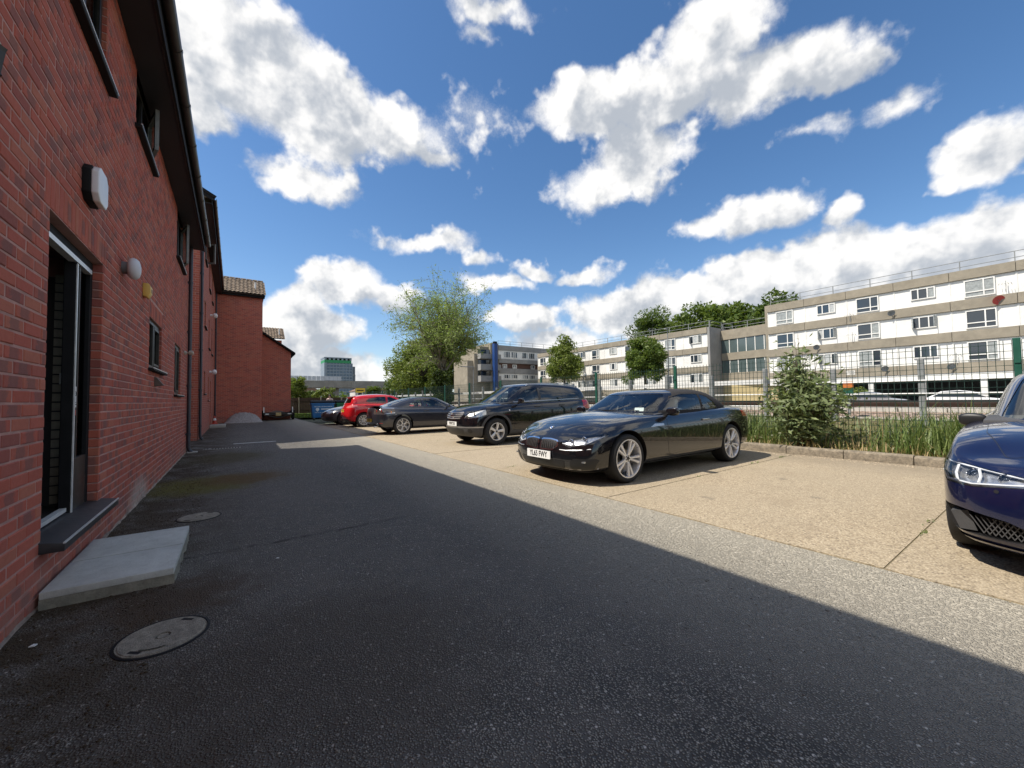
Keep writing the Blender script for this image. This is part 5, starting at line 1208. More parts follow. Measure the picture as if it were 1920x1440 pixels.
def wheel_parts(R, rr, style, width=.235):
    """axis along y, outer face at y = 0, inside towards +y"""
    b = MB(); w = width
    b.lathe([(rr-.004, .012), (rr+.012, .004), (R-.045, -.006), (R-.018, .004), (R-.004, .03), (R, .06), (R, w-.06), (R-.004, w-.03), (R-.02, w-.004), (rr+.01, w)], 48, 'y')
    ty = b.mesh('tyre', M_tyre, smooth=60)
    b = MB(); b.lathe([(rr, .010), (rr+.004, .002), (rr-.010, .002), (rr-.018, .018), (rr-.024, .10), (rr-.03, w-.02), (rr, w)], 48, 'y')
    hub = .055 if style != 'red' else .06
    b.lathe([(0, .022), (hub*.55, .022), (hub*.62, .028), (hub, .03), (hub*1.15, .07)], 24, 'y')
    def spoke(a, w0, w1, y0, y1, r0, r1, bend=0.0, th=.03):
        ca, sa = math.cos(a), math.sin(a); vs = []
        for (r, wd, yy) in ((r0, w0, y0), ((r0+r1)/2, (w0+w1)/2*.92, (y0+y1)/2-.006), (r1, w1, y1)):
            t = bend*(r-r0)/(r1-r0)
            for (u, dy) in ((-wd/2, .012), (-wd*.32, 0), (wd*.32, 0), (wd/2, .012), (wd/2, th), (-wd/2, th)):
                uu = u+t; vs.append((r*ca-uu*sa, yy+dy, r*sa+uu*ca))
        fs = []
        for k in range(2):
            for j in range(6): fs.append((k*6+j, k*6+(j+1) % 6, (k+1)*6+(j+1) % 6, (k+1)*6+j))
        fs += [tuple(range(6))[::-1], tuple(range(12, 18))]; b.add(vs, fs)
    two = math.pi*2
    if style == 'bmw':
        for k in range(5):
            a = two*k/5+math.pi/2
            for s in (-1, 1): spoke(a+s*.11, .030, .046, .030, .012, hub*.6, rr-.008, bend=s*.016)
    elif style == 'nissan':
        for k in range(5): spoke(two*k/5+math.pi/2, .050, .085, .026, .012, hub*.5, rr-.008)
    elif style == 'coupe':
        for k in range(5):
            a = two*k/5+math.pi/2; spoke(a, .05, .042, .028, .016, hub*.5, rr*.56)
            for s in (-1, 1): spoke(a, .034, .034, .016, .008, rr*.52, rr-.006, bend=s*.062)
    elif style == 'red':
        for k in range(10): spoke(two*k/10+math.pi/2, .024, .034, .028, .010, hub*.5, rr-.006, bend=(.008 if k % 2 else -.008))
    else:
        for k in range(5):
            for s in (-1, 1): spoke(two*k/5+math.pi/2+s*.2, .028, .034, .030, .012, hub*.5, rr-.008)
    rim = b.mesh('rim', M_alloyd if style == 'dark' else M_alloy, smooth=40)
    b = MB()
    for k in range(5): a = two*k/5+.3; b.lathe([(0, .019), (.008, .02), (.009, .04)], 8, 'y', (.036*math.cos(a), .0, .036*math.sin(a)))
    nuts = b.mesh('wheel_nuts', M_trim)
    b = MB(); b.lathe([(0, .021), (.024, .019), (.027, .026)], 20, 'y'); cap = b.mesh('centre_cap', M_trim, smooth=50)
    b = MB(); b.lathe([(.06, .115), (rr*.78, .115), (rr*.78, .135), (.06, .135)], 36, 'y'); disc = b.mesh('brake_disc', M_disc, smooth=40)
    b = MB(); b.box(-.035, .035, .10, .16, rr*.48, rr*.80); cal = b.mesh('brake_caliper', M_trim)
    return [('tyre', ty), ('rim', rim), ('wheel_nuts', nuts), ('centre_cap', cap), ('brake_disc', disc), ('brake_caliper', cal)]

def text_mesh(txt, size, mat, name='lettering', bold=0.0, ext=.0008, align='CENTER'):
    cu = bpy.data.curves.new('t', 'FONT'); cu.body = txt; cu.size = size; cu.align_x = align; cu.align_y = 'CENTER'; cu.extrude = ext; cu.offset = bold; cu.resolution_u = 3
    o = bpy.data.objects.new('t', cu); me = evaluated([o]); bpy.data.curves.remove(cu); me.materials.append(mat); me.name = name; return me
def number_plate(parent, loc, rot, txt, yellow=False, w=.52, h=.111):
    p = empty('number_plate', parent, loc, rot)
    b = MB(); b.prism(fillet([(-w/2, -h/2), (w/2, -h/2), (w/2, h/2), (-w/2, h/2)], .012), 'z', -.012, 0); b.build('plate', M_platey if yellow else M_plate, p)
    me = text_mesh(txt, h*.98, M_trim, bold=.0022); o = inst('lettering', me, p, (0, 0, .0008), scale=(.80, 1.0, 1.0)); return p

def make_car(name, label, S, loc, rz):
    root = thing(name, label, 'car', loc, rz)
    def part(nm, me, parent=root, **k): me.name = nm; return inst(nm, me, parent, **k)
    st = []
    for (x, w, zb, z1, z2, zc, zs, zt, yt, crown) in S['st']:
        xo = S['nose_x'] if x is None and not st else S['tail_x'] if x is None else None
        X = xo or [x]*6
        yy = [w-.085, w-.012, w, w-.004, w-S.get('tuck', .045), yt]
        st.append(([(X[k], yy[k], z) for k, z in enumerate((zb, z1, z2, zc, zs, zt))], -.0, crown))
    lower = box_loft(st, S['nose_c'], S['tail_c'], 3, S.get('crease', {3: .35, 4: .15}))
    gh = []
    for (rows, crown) in S['gh']: gh.append((rows, -.02, crown))
    green = box_loft(gh, S['gh_nose'], S['gh_tail'], 3, S.get('gcrease', {1: .0}))
    skL, skG = Skin(lower), Skin(green); PM = S['paint']
    xf, xr, R, hw = S['xf'], S['xr'], S['R'], S['hw']
    # cut wheel wells and the cabin out of the lower body
    cut = []
    for xx in (xf, xr):
        for s in (-1, 1):
            ya, yb = (hw-.34, hw+.2) if s > 0 else (-hw-.2, -hw+.34); cut.append(cyl_me((xx, R+.015), R+S.get('arch', .045), ya, yb))
    skL.solid = bool_op(lower, cut)
    c0, c1 = S['cabin']; cut2 = []; cut2.append(prism_me([(c0, .34), (c1, .34), (c1, 1.6), (c0, 1.6)], 'y', -hw+.13, hw-.13))
    for (poly, ax, lo, hi) in S.get('recess', []):
        for sg in (1, -1):
            pl = [(p[0]*sg, p[1]) for p in poly][::sg] if ax == 'x' else poly
            cut2.append(prism_me(pl, ax, lo, hi, .012))
    body = bool_op(skL.solid, cut2); skL.dress(body, [PM, M_trim]); part('body', body)
    # greenhouse shell with real window openings
    ib = MB(); bb = [V(v.co) for v in green.vertices]; mn = [min(v[i] for v in bb) for i in range(3)]; mx = [max(v[i] for v in bb) for i in range(3)]
    inner = green.copy(); cx = (mn[0]+mx[0])/2
    for v in inner.vertices: v.co = V((cx+(v.co.x-cx)*.955, v.co.y*.925, v.co.z-.038))
    cuts = [inner]; wins = S['windows']
    for (nm, poly, ax, lo, hi, r, tint) in wins: cuts.append(prism_me(poly, ax, lo, hi, r))
    shell = bool_op(green, cuts); skG.dress(shell, [S.get('roof_mat', PM), M_trim, PM])
    if 'pillar_x' in S:
        mi = [0]*len(shell.polygons)
        for i, p in enumerate(shell.polygons):
            mi[i] = 2 if p.material_index == 0 and p.center.x < S['pillar_x'](p.center.z) else p.material_index
        shell.polygons.foreach_set('material_index', mi)
    rf = part('roof', shell)
    for (nm, poly, ax, lo, hi, r, tint) in wins:
        for sd in ((1, -1) if ax == 'y' else (0,)):
            me = skG.patch(prism_me(poly, ax, lo, hi, r), -.004, M_tint if tint else M_cglass, (lambda c, sd=sd: c.y*sd > .05) if sd else None)
            if me: part(nm, me)
    # skin patches: panels (door, bonnet ...), lamps, trims
    for it in S['patches']:
        nm, poly, ax, lo, hi, r, off, mat = it[:8]; opt = it[8] if len(it) > 8 else {}
        for sd in ((1, -1) if opt.get('both', True) else (0,)):
            kf = (lambda c, sd=sd: c.y*sd > 0) if sd else None
            if ax == 'x' and sd: pl = [(p[0]*sd, p[1]) for p in poly]; pl = pl if sd > 0 else pl[::-1]
            else: pl = poly
            lo_, hi_ = (lo, hi) if not (ax == 'y' and lo > 0 and sd < 0) else (-hi, -lo)
            sk = skG if opt.get('roof') else skL
            if opt.get('seam'):
                cx_, cz_ = sum(p[0] for p in pl)/len(pl), sum(p[1] for p in pl)/len(pl); g_ = opt['seam']
                big = [(p[0]+math.copysign(g_, p[0]-cx_), p[1]+math.copysign(g_, p[1]-cz_)) for p in pl]
                sm = sk.patch(prism_me(big, ax, lo_, hi_, r+g_), .0006, M_trim, kf)
            me = sk.patch(prism_me(pl, ax, lo_, hi_, r), off, mat, kf)
            if not me: continue
            o = part(nm, me)
            if opt.get('seam') and sm: part('panel_gap', sm, o)
            if opt.get('handle'):
                hx, hz = opt['handle']; h_, hn = skL.ray((hx, sd*3, hz), (0, -sd, 0))
                if h_:
                    hb = MB(); hb.box(-.10, .10, -.012, .012, -.013, .013); hm = bevel_me(hb.mesh('handle', opt.get('hmat', PM)), .008, 2); part('handle', hm, o, loc=h_+V((0, sd*.018, 0)))
    # wheels
    wp = wheel_parts(R, S['rim'], S['wheel'], S.get('tw', .235))
    for xx in (xf, xr):
        for s in (-1, 1):
            w_ = empty('wheel', root, (xx, s*(hw-.018), R), (0, random.uniform(0, 1.2) if s < 0 else random.uniform(0, 6), math.pi if s > 0 else 0))
            if s < 0: w_.rotation_euler = (0, S.get('wrot', .1)+(0 if xx == xf else .25), 0)
            for nm, me in wp: inst(nm, me, w_)
    # floor pan so no light shows through
    b = MB(); b.box(xf-.3, xr+.3, -hw+.36, hw-.36, .17, .30); b.build('floor_pan', M_trim, root)
    b = MB(); b.box(c0, c1, -hw+.14, hw-.14, .33, .345); b.build('cabin_floor', M_inter, root)
    # seats, dash, steering wheel
    sm_ = S.get('seat', M_seat)
    def seat(x, y, z=.42, h=.68, w=.5, hr=True):
        b = MB(); b.box(x-.28, x+.24, y-w/2, y+w/2, z-.06, z+.12); m1 = bevel_me(b.mesh('seat', sm_), .05, 3); so_ = part('seat', m1)
        b = MB(); b.prism([(x+.12, z+.02), (x+.28, z+.02), (x+.44, z+h*.92), (x+.36, z+h*.95), (x+.30, z+h*.9)], 'y', y-w/2+.02, y+w/2-.02); part('backrest', bevel_me(b.mesh('backrest', sm_), .04, 3), so_)
        if hr:
            b = MB(); b.box(x+.37, x+.47, y-.13, y+.13, z+h*.92, z+h*.92+.17); part('headrest', bevel_me(b.mesh('headrest', sm_), .04, 3), so_)
    sx = S['seat_x']; sz = S.get('seat_z', .40)
    for y_ in (-.37, .37): seat(sx, y_, sz, S.get('seat_h', .64))
    if S.get('rear_seat'): seat(S['rear_seat'], 0, sz+.06, S.get('seat_h', .64)*.85, 1.15, False)
    b = MB(); dx = S['dash']; dz = S['dash_z']; b.prism([(dx-.35, dz), (dx, dz+.03), (dx+.18, dz-.03), (dx+.2, dz-.2), (dx-.35, dz-.3)], 'y', -hw+.15, hw-.15); part('dashboard', bevel_me(b.mesh('dashboard', M_inter), .02, 2))
    b = MB(); b.tube([(.185*math.cos(a), .185*math.sin(a), 0) for a in np.linspace(0, 2*math.pi, 25)], .014, 8, False); b.bar((-.18, 0, 0), (.18, 0, 0), .03, .02); b.bar((0, 0, 0), (0, -.18, 0), .03, .02)
    part('steering_wheel', b.mesh('steering_wheel', M_inter, smooth=50), loc=(dx+.32, S.get('drv', .37), dz-.0), rot=(0, rad(-65), 0))
    # door mirrors
    mx_, my_, mz_ = S['mirror']
    for s in (-1, 1):
        prof = [(0, .042, .75), (.025, .066, .95), (.10, .078, 1.0), (.185, .070, .9), (.215, .044, .7)]; nk = 12; vs = []
        for (t, h_, dp) in prof:
            for k in range(nk):
                a = 2*math.pi*(k+.5)/nk; ca, sa = math.cos(a), math.sin(a); e_ = .62
                vs.append((.062*dp*math.copysign(abs(ca)**e_, ca)*(1 if ca < 0 else .72)+.02*t, s*t, h_*math.copysign(abs(sa)**e_, sa)+.012*t))
        fs = [(j*nk+k, j*nk+(k+1) % nk, (j+1)*nk+(k+1) % nk, (j+1)*nk+k) for j in range(4) for k in range(nk)]+[tuple(range(nk)), tuple(range(4*nk, 5*nk))]
        b = MB(); b.add(vs, fs); mm = part('mirror', subsurf(b, 2), loc=(mx_, s*my_, mz_)); mm.data.materials.append(S.get('mirror_mat', PM)); smooth_me(mm.data, 180); mm.scale = (S.get('msc', .92),)*3
        b = MB(); b.bar((0, s*-.06, -.085), (0, s*.04, -.02), .07, .035); b.build('mirror_stalk', M_trim, mm)
        b = MB(); b.lathe([(0, .0), (.055, .0), (.055, .006), (0, .006)], 16, 'x', (.052, 0, 0)); gm = b.build('mirror_glass', M_refl, mm); gm.location = (-.006, s*.11, 0); gm.scale = (1, 1.6, 1.05)
    return root, skL, skG, part
P_black = paint('paint_black', (.0055, .0055, .0075)); P_black2 = paint('paint_black_suv', (.0045, .0042, .0065)); P_blue = paint('paint_navy', (.006, .009, .046), .35, .3)
P_grey = paint('paint_graphite', (.038, .040, .052), .5, .34); P_red = paint('paint_red', (.52, .006, .012)); P_silver = paint('paint_dark_silver', (.07, .075, .08), .55, .3)
M_pale = pmat('headlamp_pale', (.66, .65, .58), .18, metal=.35, coat=1.0); M_smoke = pmat('lamp_smoke', (.10, .085, .075), .12, metal=.3, coat=1.0); M_pink = pmat('lamp_pink', (.62, .16, .16), .15, coat=1.0)
M_bezel = pmat('lamp_bezel', (.50, .51, .52), .22, metal=.8, var=.25, vscale=25); M_bezelp = pmat('lamp_bezel_pale', (.78, .77, .70), .25, metal=.5, var=.2, vscale=22)
Y = ('y', -2, 2)
def circ(x, z, r, n=28): return [(x+r*math.cos(2*math.pi*k/n), z+r*math.sin(2*math.pi*k/n)) for k in range(n)]

# ---------------- black convertible
HL_B = [(.385, .548), (.55, .517), (.72, .545), (.85, .63), (.875, .69), (.75, .685), (.55, .638), (.40, .592)]
BMW = dict(paint=P_black, hw=.945, xf=.87, xr=3.725, R=.336, rim=.262, wheel='bmw', tw=.25, arch=.040, wrot=.45, tuck=.055,
    nose_x=[.28, .20, .18, .24, .36, .48], nose_c=[.12, .02, .0, .02, .10, .20], tail_x=[4.62, 4.70, 4.72, 4.72, 4.70, 4.62], tail_c=[4.78, 4.87, 4.89, 4.88, 4.86, 4.80],
    st=[(None, .83, .16, .25, .42, .57, .675, .715, .66, .025), (.52, .905, .17, .27, .44, .65, .765, .80, .70, .045), (.87, .945, .19, .29, .46, .70, .83, .868, .74, .05),
        (1.3, .945, .19, .29, .47, .72, .875, .915, .75, .05), (1.8, .937, .19, .29, .47, .725, .888, .928, .76, .03), (2.6, .935, .19, .29, .47, .735, .905, .94, .77, .02),
        (3.3, .945, .2, .29, .47, .755, .94, .975, .77, .02), (3.8, .947, .21, .30, .48, .76, .95, .99, .74, .03), (4.35, .915, .24, .33, .50, .75, .94, .985, .70, .03), (None, .80, .27, .36, .52, .73, .90, .965, .64, .02)],
    gh=[([(1.60, .80, .84), (1.66, .795, .94), (1.93, .735, 1.09), (2.18, .672, 1.222), (2.27, .57, 1.268)], .03),
        ([(2.70, .82, .86), (2.70, .815, .945), (2.70, .78, 1.12), (2.70, .70, 1.275), (2.70, .57, 1.308)], .022),
        ([(3.15, .82, .88), (3.15, .815, .955), (3.15, .79, 1.12), (3.15, .71, 1.272), (3.15, .57, 1.308)], .022),
        ([(3.55, .80, .90), (3.55, .795, .97), (3.55, .77, 1.09), (3.55, .69, 1.195), (3.55, .56, 1.24)], .025),
        ([(4.00, .76, .92), (3.98, .755, .985), (3.92, .73, 1.025), (3.83, .66, 1.07), (3.75, .56, 1.10)], .03)],
    gh_nose=[1.34, 1.41, 1.72, 2.02, 2.14], gh_tail=[4.12, 4.10, 4.04, 3.95, 3.88], roof_mat=M_soft, pillar_x=lambda z: 1.885+(z-.965)*1.62, cabin=(1.70, 3.75),
    windows=[('window', [(1.88, .965), (2.22, 1.168), (2.50, 1.222), (2.95, 1.222), (2.95, .965)], *Y, .03, 0), ('quarter_window', [(3.00, .965), (3.00, 1.22), (3.20, 1.185), (3.42, 1.07), (3.50, .965)], *Y, .025, 0),
             ('windscreen', [(-.71, .955), (.71, .955), (.605, 1.222), (-.605, 1.222)], 'x', .8, 2.32, .04, 0), ('rear_window', [(-.46, 1.03), (.46, 1.03), (.42, 1.13), (-.42, 1.13)], 'x', 3.6, 4.6, .04, 1)],
    recess=[(HL_B, 'x', -.3, .74)],
    patches=[('bonnet', [(.40, -.56), (.40, .56), (.80, .69), (1.56, .73), (1.56, -.73), (.80, -.69)], 'z', .55, 1.3, .05, .0016, P_black, dict(both=False, seam=.004)),
             ('door', [(1.80, .32), (1.76, .60), (1.83, .935), (3.06, .955), (3.14, .72), (2.98, .33)], *Y, .05, .0016, P_black, dict(seam=.004, handle=(2.86, .80), hmat=M_satin)),
             ('headlight_bowl', HL_B, 'x', -.3, .78, .012, -.035, M_bezel), ('headlight_lens', HL_B, 'x', -.3, .80, .012, .002, M_lens),
             ('grille_surround', [(.020, .455), (.27, .462), (.365, .520), (.345, .600), (.20, .620), (.028, .615)], 'x', -.3, .5, .03, .004, M_chrome), ('grille', [(.036, .472), (.26, .478), (.345, .526), (.328, .588), (.19, .605), (.042, .600)], 'x', -.3, .5, .025, .006, M_trim),
             ('lower_intake', [(-.44, .215), (.44, .215), (.48, .335), (-.48, .335)], 'x', -.3, .6, .03, .003, M_trim, dict(both=False)), ('side_intake', [(.54, .215), (.80, .23), (.86, .37), (.62, .375), (.55, .33)], 'x', -.3, .8, .03, .003, M_trim),
             ('splitter', [(-.9, .168), (.9, .168), (.9, .205), (-.9, .205)], 'x', -.3, .75, .01, .006, M_trim, dict(both=False)),
             ('wing_vent', [(1.36, .742), (1.70, .752), (1.70, .782), (1.48, .788)], *Y, .008, .003, M_satin), ('side_skirt', [(1.3, .19), (3.3, .19), (3.3, .245), (1.3, .245)], *Y, .01, .006, P_black),
             ('tail_light', [(.50, .80), (.86, .78), (.95, .84), (.90, .91), (.52, .90)], 'x', 4.2, 5.2, .02, .003, M_red), ('boot_lid', [(4.02, -.56), (4.02, .56), (4.68, .54), (4.68, -.54)], 'z', .8, 1.3, .05, .0016, P_black, dict(both=False, seam=.004))],
    seat=M_seatp, seat_x=2.30, seat_z=.40, seat_h=.62, rear_seat=3.05, dash=1.85, dash_z=.90, mirror=(1.86, .87, .955), drv=.37)
car1, sk, skg, part = make_car('convertible_car', 'glossy black convertible with black soft top and silver twin spoke wheels', BMW, (3.592, 4.475, .004), 0)
def on_front(sk, y, z): h_, n_ = sk.ray((-2, y, z), (1, 0, 0)); return h_, n_
def grille_bars(part, sk, ys, z0, z1, mat, w=.008, out=.012, name='grille_bar'):
    for y_ in ys:
        h0, _ = on_front(sk, y_, z0); h1, _ = on_front(sk, y_, z1)
        if h0 and h1: b = MB(); b.bar(h0-V((out, 0, 0)), h1-V((out, 0, 0)), w, .016, (1, 0, 0)); part(name, b.mesh(name, mat))
for s in (-1, 1): grille_bars(part, sk, [s*(.072+.038*k) for k in range(7)], .485, .592, M_disc, .006)
def projector(part, sk, y, z, r, depth, mats=(M_chrome, M_trim, M_lens), name='headlight'):
    h_, n_ = on_front(sk, y, z)
    if not h_: return
    b = MB(); b.lathe([(r*1.25, -.004), (r*1.12, -.01), (r, .0), (r*.72, .03)], 24, 'x'); o = part(name, b.mesh(name, mats[0], smooth=50), loc=h_+V((depth, 0, 0)))
    b = MB(); b.lathe([(0, -.002), (r*.4, .002), (r*.72, .018)], 20, 'x'); m_ = b.mesh('projector', M_pale if mats[2] is M_pale else pmat_cache('proj_glass'), smooth=60); part('projector', m_, o)
_pc = {}
def pmat_cache(k):
    if k not in _pc: _pc[k] = pmat(k, (.10, .11, .12), .05, metal=.6, coat=1.0)
    return _pc[k]
for s in (-1, 1):
    projector(part, sk, s*.53, .577, .038, .028); projector(part, sk, s*.675, .612, .038, .034)
    b = MB(); pts = [on_front(sk, s*y_, z_)[0] for y_, z_ in ((.41, .560), (.55, .530), (.71, .557), (.82, .622), (.85, .668))]
    b.tube([p+V((.022, 0, 0)) for p in pts if p], .008, 6); part('light_strip', b.mesh('light_strip', M_led, smooth=50))
    pts = [on_front(sk, s*y_, z_)[0] for y_, z_ in ((.40, .478), (.5, .474), (.66, .484), (.80, .502))]
    b = MB(); b.tube([p-V((.003, 0, 0)) for p in pts if p], .007, 6); part('crease_highlight', b.mesh('crease_highlight', M_satin, smooth=50))  # satin line stands in for the reflection along the bumper crease
    pts = [on_front(sk, s*y_, z_)[0] for y_, z_ in ((.50, .215), (.66, .226), (.82, .238))]
    b = MB(); b.tube([p-V((.002, 0, 0)) for p in pts if p], .006, 6); part('intake_trim', b.mesh('intake_trim', M_satin, smooth=50))
    h_, _ = on_front(sk, s*.71, .33); b = MB(); b.box(-.004, .02, -.05, .05, -.010, .010); part('fog_light', b.mesh('fog_light', M_bezel), loc=h_)
h_, n_ = on_front(sk, 0, .388); number_plate(car1, h_-V((.016, 0, 0)), (rad(90), 0, rad(-90)), 'YL65 FWY')
def roundel(part, p, n, r, name='badge'):
    q_ = n.to_track_quat('Z', 'Y').to_euler(); b = MB(); b.lathe([(0, .003), (r*.62, .003), (r*.66, .004), (r, .003), (r, 0)], 24, 'z'); o = part(name, b.mesh(name, M_trim, smooth=40), loc=p, rot=q_)
    b = MB()
    for k in range(4):
        b.cur = k % 2; a0 = math.pi/2*k; ps = [(0, 0, .0042)]+[(r*.6*math.cos(a0+t), r*.6*math.sin(a0+t), .0042) for t in np.linspace(0, math.pi/2, 6)]
        b.add(ps, [tuple(range(7))])
    part('badge_face', b.mesh('badge_face', [M_led, pmat_cache2()], fix=False), o)
    b = MB(); b.lathe([(r, .0), (r*1.06, .003), (r, .005), (r*.94, .004)], 24, 'z'); part('badge_ring', b.mesh('badge_ring', M_chrome, smooth=50), o)
def pmat_cache2():
    if 'bb' not in _pc: _pc['bb'] = pmat('badge_blue', (.02, .14, .5), .3)
    return _pc['bb']
h_, n_ = sk.ray((.27, 0, 2), (0, 0, -1)); roundel(part, h_+n_*.001, n_, .042)
# windscreen permit and wipers
h_, n_ = skg.ray((1.0, -.52, .995), (1, 0, 0)); b = MB(); b.box(-.07, .07, -.05, .05, -.001, .001); part('windscreen_sticker', b.mesh('windscreen_sticker', M_plate), loc=h_+n_*-.012, rot=(n_.to_track_quat('Z', 'Y')).to_euler())
for y0, y1 in ((-.55, .05), (.0, .58)):
    a = skg.ray((0, y0, .968), (1, 0, 0))[0]; c = skg.ray((0, y1, .962), (1, 0, 0))[0]
    b = MB(); b.bar(a-V((.012, 0, 0)), c-V((.012, 0, -.004)), .014, .012); part('wiper', b.mesh('wiper', M_trim))

# ---------------- black crossover
HL_Q = [(.43, .70), (.62, .685), (.80, .73), (.88, .83), (.90, .93), (.80, .95), (.66, .90), (.48, .80)]
QQ = dict(paint=P_black2, hw=.888, xf=.88, xr=3.645, R=.348, rim=.225, wheel='nissan', tw=.22, arch=.055, wrot=.2, tuck=.05,
    nose_x=[.34, .26, .23, .27, .38, .55], nose_c=[.17, .06, .02, .03, .10, .22], tail_x=[4.36, 4.44, 4.45, 4.42, 4.38, 4.34], tail_c=[4.46, 4.54, 4.54, 4.51, 4.46, 4.42],
    st=[(None, .79, .22, .32, .52, .72, .88, .94, .62, .03), (.58, .86, .22, .33, .55, .80, .96, 1.005, .70, .04), (.88, .89, .22, .33, .56, .83, .99, 1.035, .72, .045), (1.3, .89, .22, .33, .56, .85, 1.02, 1.06, .73, .04),
        (2.2, .89, .22, .33, .56, .87, 1.05, 1.08, .74, .02), (3.2, .89, .22, .33, .56, .89, 1.08, 1.11, .74, .02), (3.75, .885, .24, .34, .57, .90, 1.12, 1.15, .73, .02), (4.2, .855, .27, .37, .58, .90, 1.12, 1.15, .71, .02), (None, .77, .30, .40, .60, .88, 1.08, 1.14, .66, .02)],
    gh=[([(1.10, .76, .98), (1.20, .755, 1.06), (1.58, .705, 1.30), (1.90, .645, 1.50), (2.00, .56, 1.555)], .035), ([(2.5, .79, .98), (2.5, .785, 1.1), (2.5, .745, 1.35), (2.5, .67, 1.565), (2.5, .56, 1.605)], .035),
        ([(3.3, .785, 1.0), (3.3, .78, 1.12), (3.3, .74, 1.35), (3.3, .66, 1.55), (3.3, .555, 1.59)], .035), ([(3.9, .77, 1.02), (3.9, .765, 1.14), (3.9, .725, 1.34), (3.9, .65, 1.505), (3.9, .55, 1.545)], .03),
        ([(4.36, .74, 1.02), (4.33, .735, 1.15), (4.24, .695, 1.32), (4.14, .63, 1.45), (4.08, .55, 1.50)], .03)],
    gh_nose=[.84, .92, 1.34, 1.70, 1.84], gh_tail=[4.46, 4.44, 4.34, 4.21, 4.15], cabin=(1.15, 4.2), recess=[(HL_Q, 'x', -.3, .60)],
    windows=[('window', [(1.50, 1.115), (1.60, 1.19), (1.96, 1.40), (2.28, 1.475), (2.33, 1.475), (2.33, 1.125)], *Y, .03, 0), ('rear_door_window', [(2.43, 1.13), (2.43, 1.478), (2.9, 1.47), (3.22, 1.42), (3.25, 1.16)], *Y, .03, 1),
             ('quarter_window', [(3.38, 1.19), (3.36, 1.40), (3.75, 1.345), (3.95, 1.265), (3.6, 1.19)], *Y, .03, 1), ('windscreen', [(-.68, 1.08), (.68, 1.08), (.565, 1.505), (-.565, 1.505)], 'x', .6, 2.06, .05, 0), ('rear_window', [(-.6, 1.18), (.6, 1.18), (.5, 1.42), (-.5, 1.42)], 'x', 4.05, 4.8, .05, 1)],
    patches=[('bonnet', [(.42, -.58), (.42, .58), (.9, .68), (1.15, .70), (1.15, -.70), (.9, -.68)], 'z', .85, 1.4, .05, .0016, P_black2, dict(both=False, seam=.004)),
             ('door', [(1.42, .42), (1.36, .75), (1.46, 1.045), (2.37, 1.085), (2.37, .42)], *Y, .04, .0016, P_black2, dict(seam=.004, handle=(2.22, .96))), ('rear_door', [(2.40, .42), (2.40, 1.085), (3.28, 1.11), (3.30, .85), (3.08, .42)], *Y, .04, .0016, P_black2, dict(seam=.004, handle=(3.12, .99))),
             ('cladding', [(-.2, .15), (4.8, .15), (4.8, .375), (1.3, .375), (1.2, .47), (-.2, .47)], *Y, .01, .004, M_clad, dict(both=False)), ('wheel_arch_trim', circ(.88, .363, .465), *Y, 0, .006, M_clad), ('wheel_arch_trim', circ(3.645, .363, .465), *Y, 0, .006, M_clad),
             ('lower_grille', [(-.44, .28), (.44, .28), (.48, .43), (-.48, .43)], 'x', -.3, .6, .03, .006, M_trim, dict(both=False)), ('fog_light', circ(.645, .385, .055), 'x', -.3, .8, 0, .007, M_trim),
             ('bumper_strip', [(-.84, .462), (.84, .462), (.84, .492), (-.84, .492)], 'x', -.3, .75, .01, .008, M_satin, dict(both=False)),
             ('grille', [(-.36, .665), (.36, .665), (.43, .82), (.40, .845), (-.40, .845), (-.43, .82)], 'x', -.3, .7, .03, .003, M_trim, dict(both=False)),
             ('headlight', HL_Q, 'x', -.3, .60, .03, -.03, M_bezelp), ('headlight_lens', HL_Q, 'x', -.3, .60, .03, .002, M_lens), ('tail_light', [(.58, .86), (.80, .84), (.92, .92), (.90, 1.10), (.66, 1.12)], 'x', 4.0, 5.0, .03, .003, M_red), ('side_repeater', circ(1.27, .885, .022, 12), *Y, 0, .005, M_led), ('pillar_trim', [(2.345, 1.13), (2.345, 1.48), (2.418, 1.48), (2.418, 1.13)], *Y, .01, .002, M_clad, dict(roof=True)), ('waist_trim', [(1.5, 1.088), (3.9, 1.158), (3.9, 1.172), (1.5, 1.102)], *Y, .004, .003, M_satin, dict(roof=True))],
    seat_x=1.95, seat_z=.56, seat_h=.70, rear_seat=2.85, dash=1.45, dash_z=1.06, mirror=(1.56, .90, 1.13), drv=.36)
car2, sk, skg, part = make_car('crossover_car', 'tall black crossover with grey cladding and chrome barred grille, right of the grey coupe', QQ, (4.64, 9.385, .004), 0)
for (z0, wv_) in ((.685, .36), (.735, .39), (.785, .415), (.832, .40)):
    pts = [on_front(sk, y_, z0+.022*abs(y_)/.4)[0] for y_ in np.linspace(-wv_, wv_, 9)]; b = MB(); b.tube([p-V((.008, 0, 0)) for p in pts if p], .013, 6); part('grille_bar', b.mesh('grille_bar', M_satin, smooth=50))
h_, n_ = on_front(sk, 0, .765); b = MB(); b.lathe([(.055, -.02), (.068, -.028), (.08, -.02), (.068, -.012)], 24, 'x'); b.box(-.03, -.014, -.095, .095, -.017, .017); part('badge', b.mesh('badge', M_chrome, smooth=40), loc=h_)
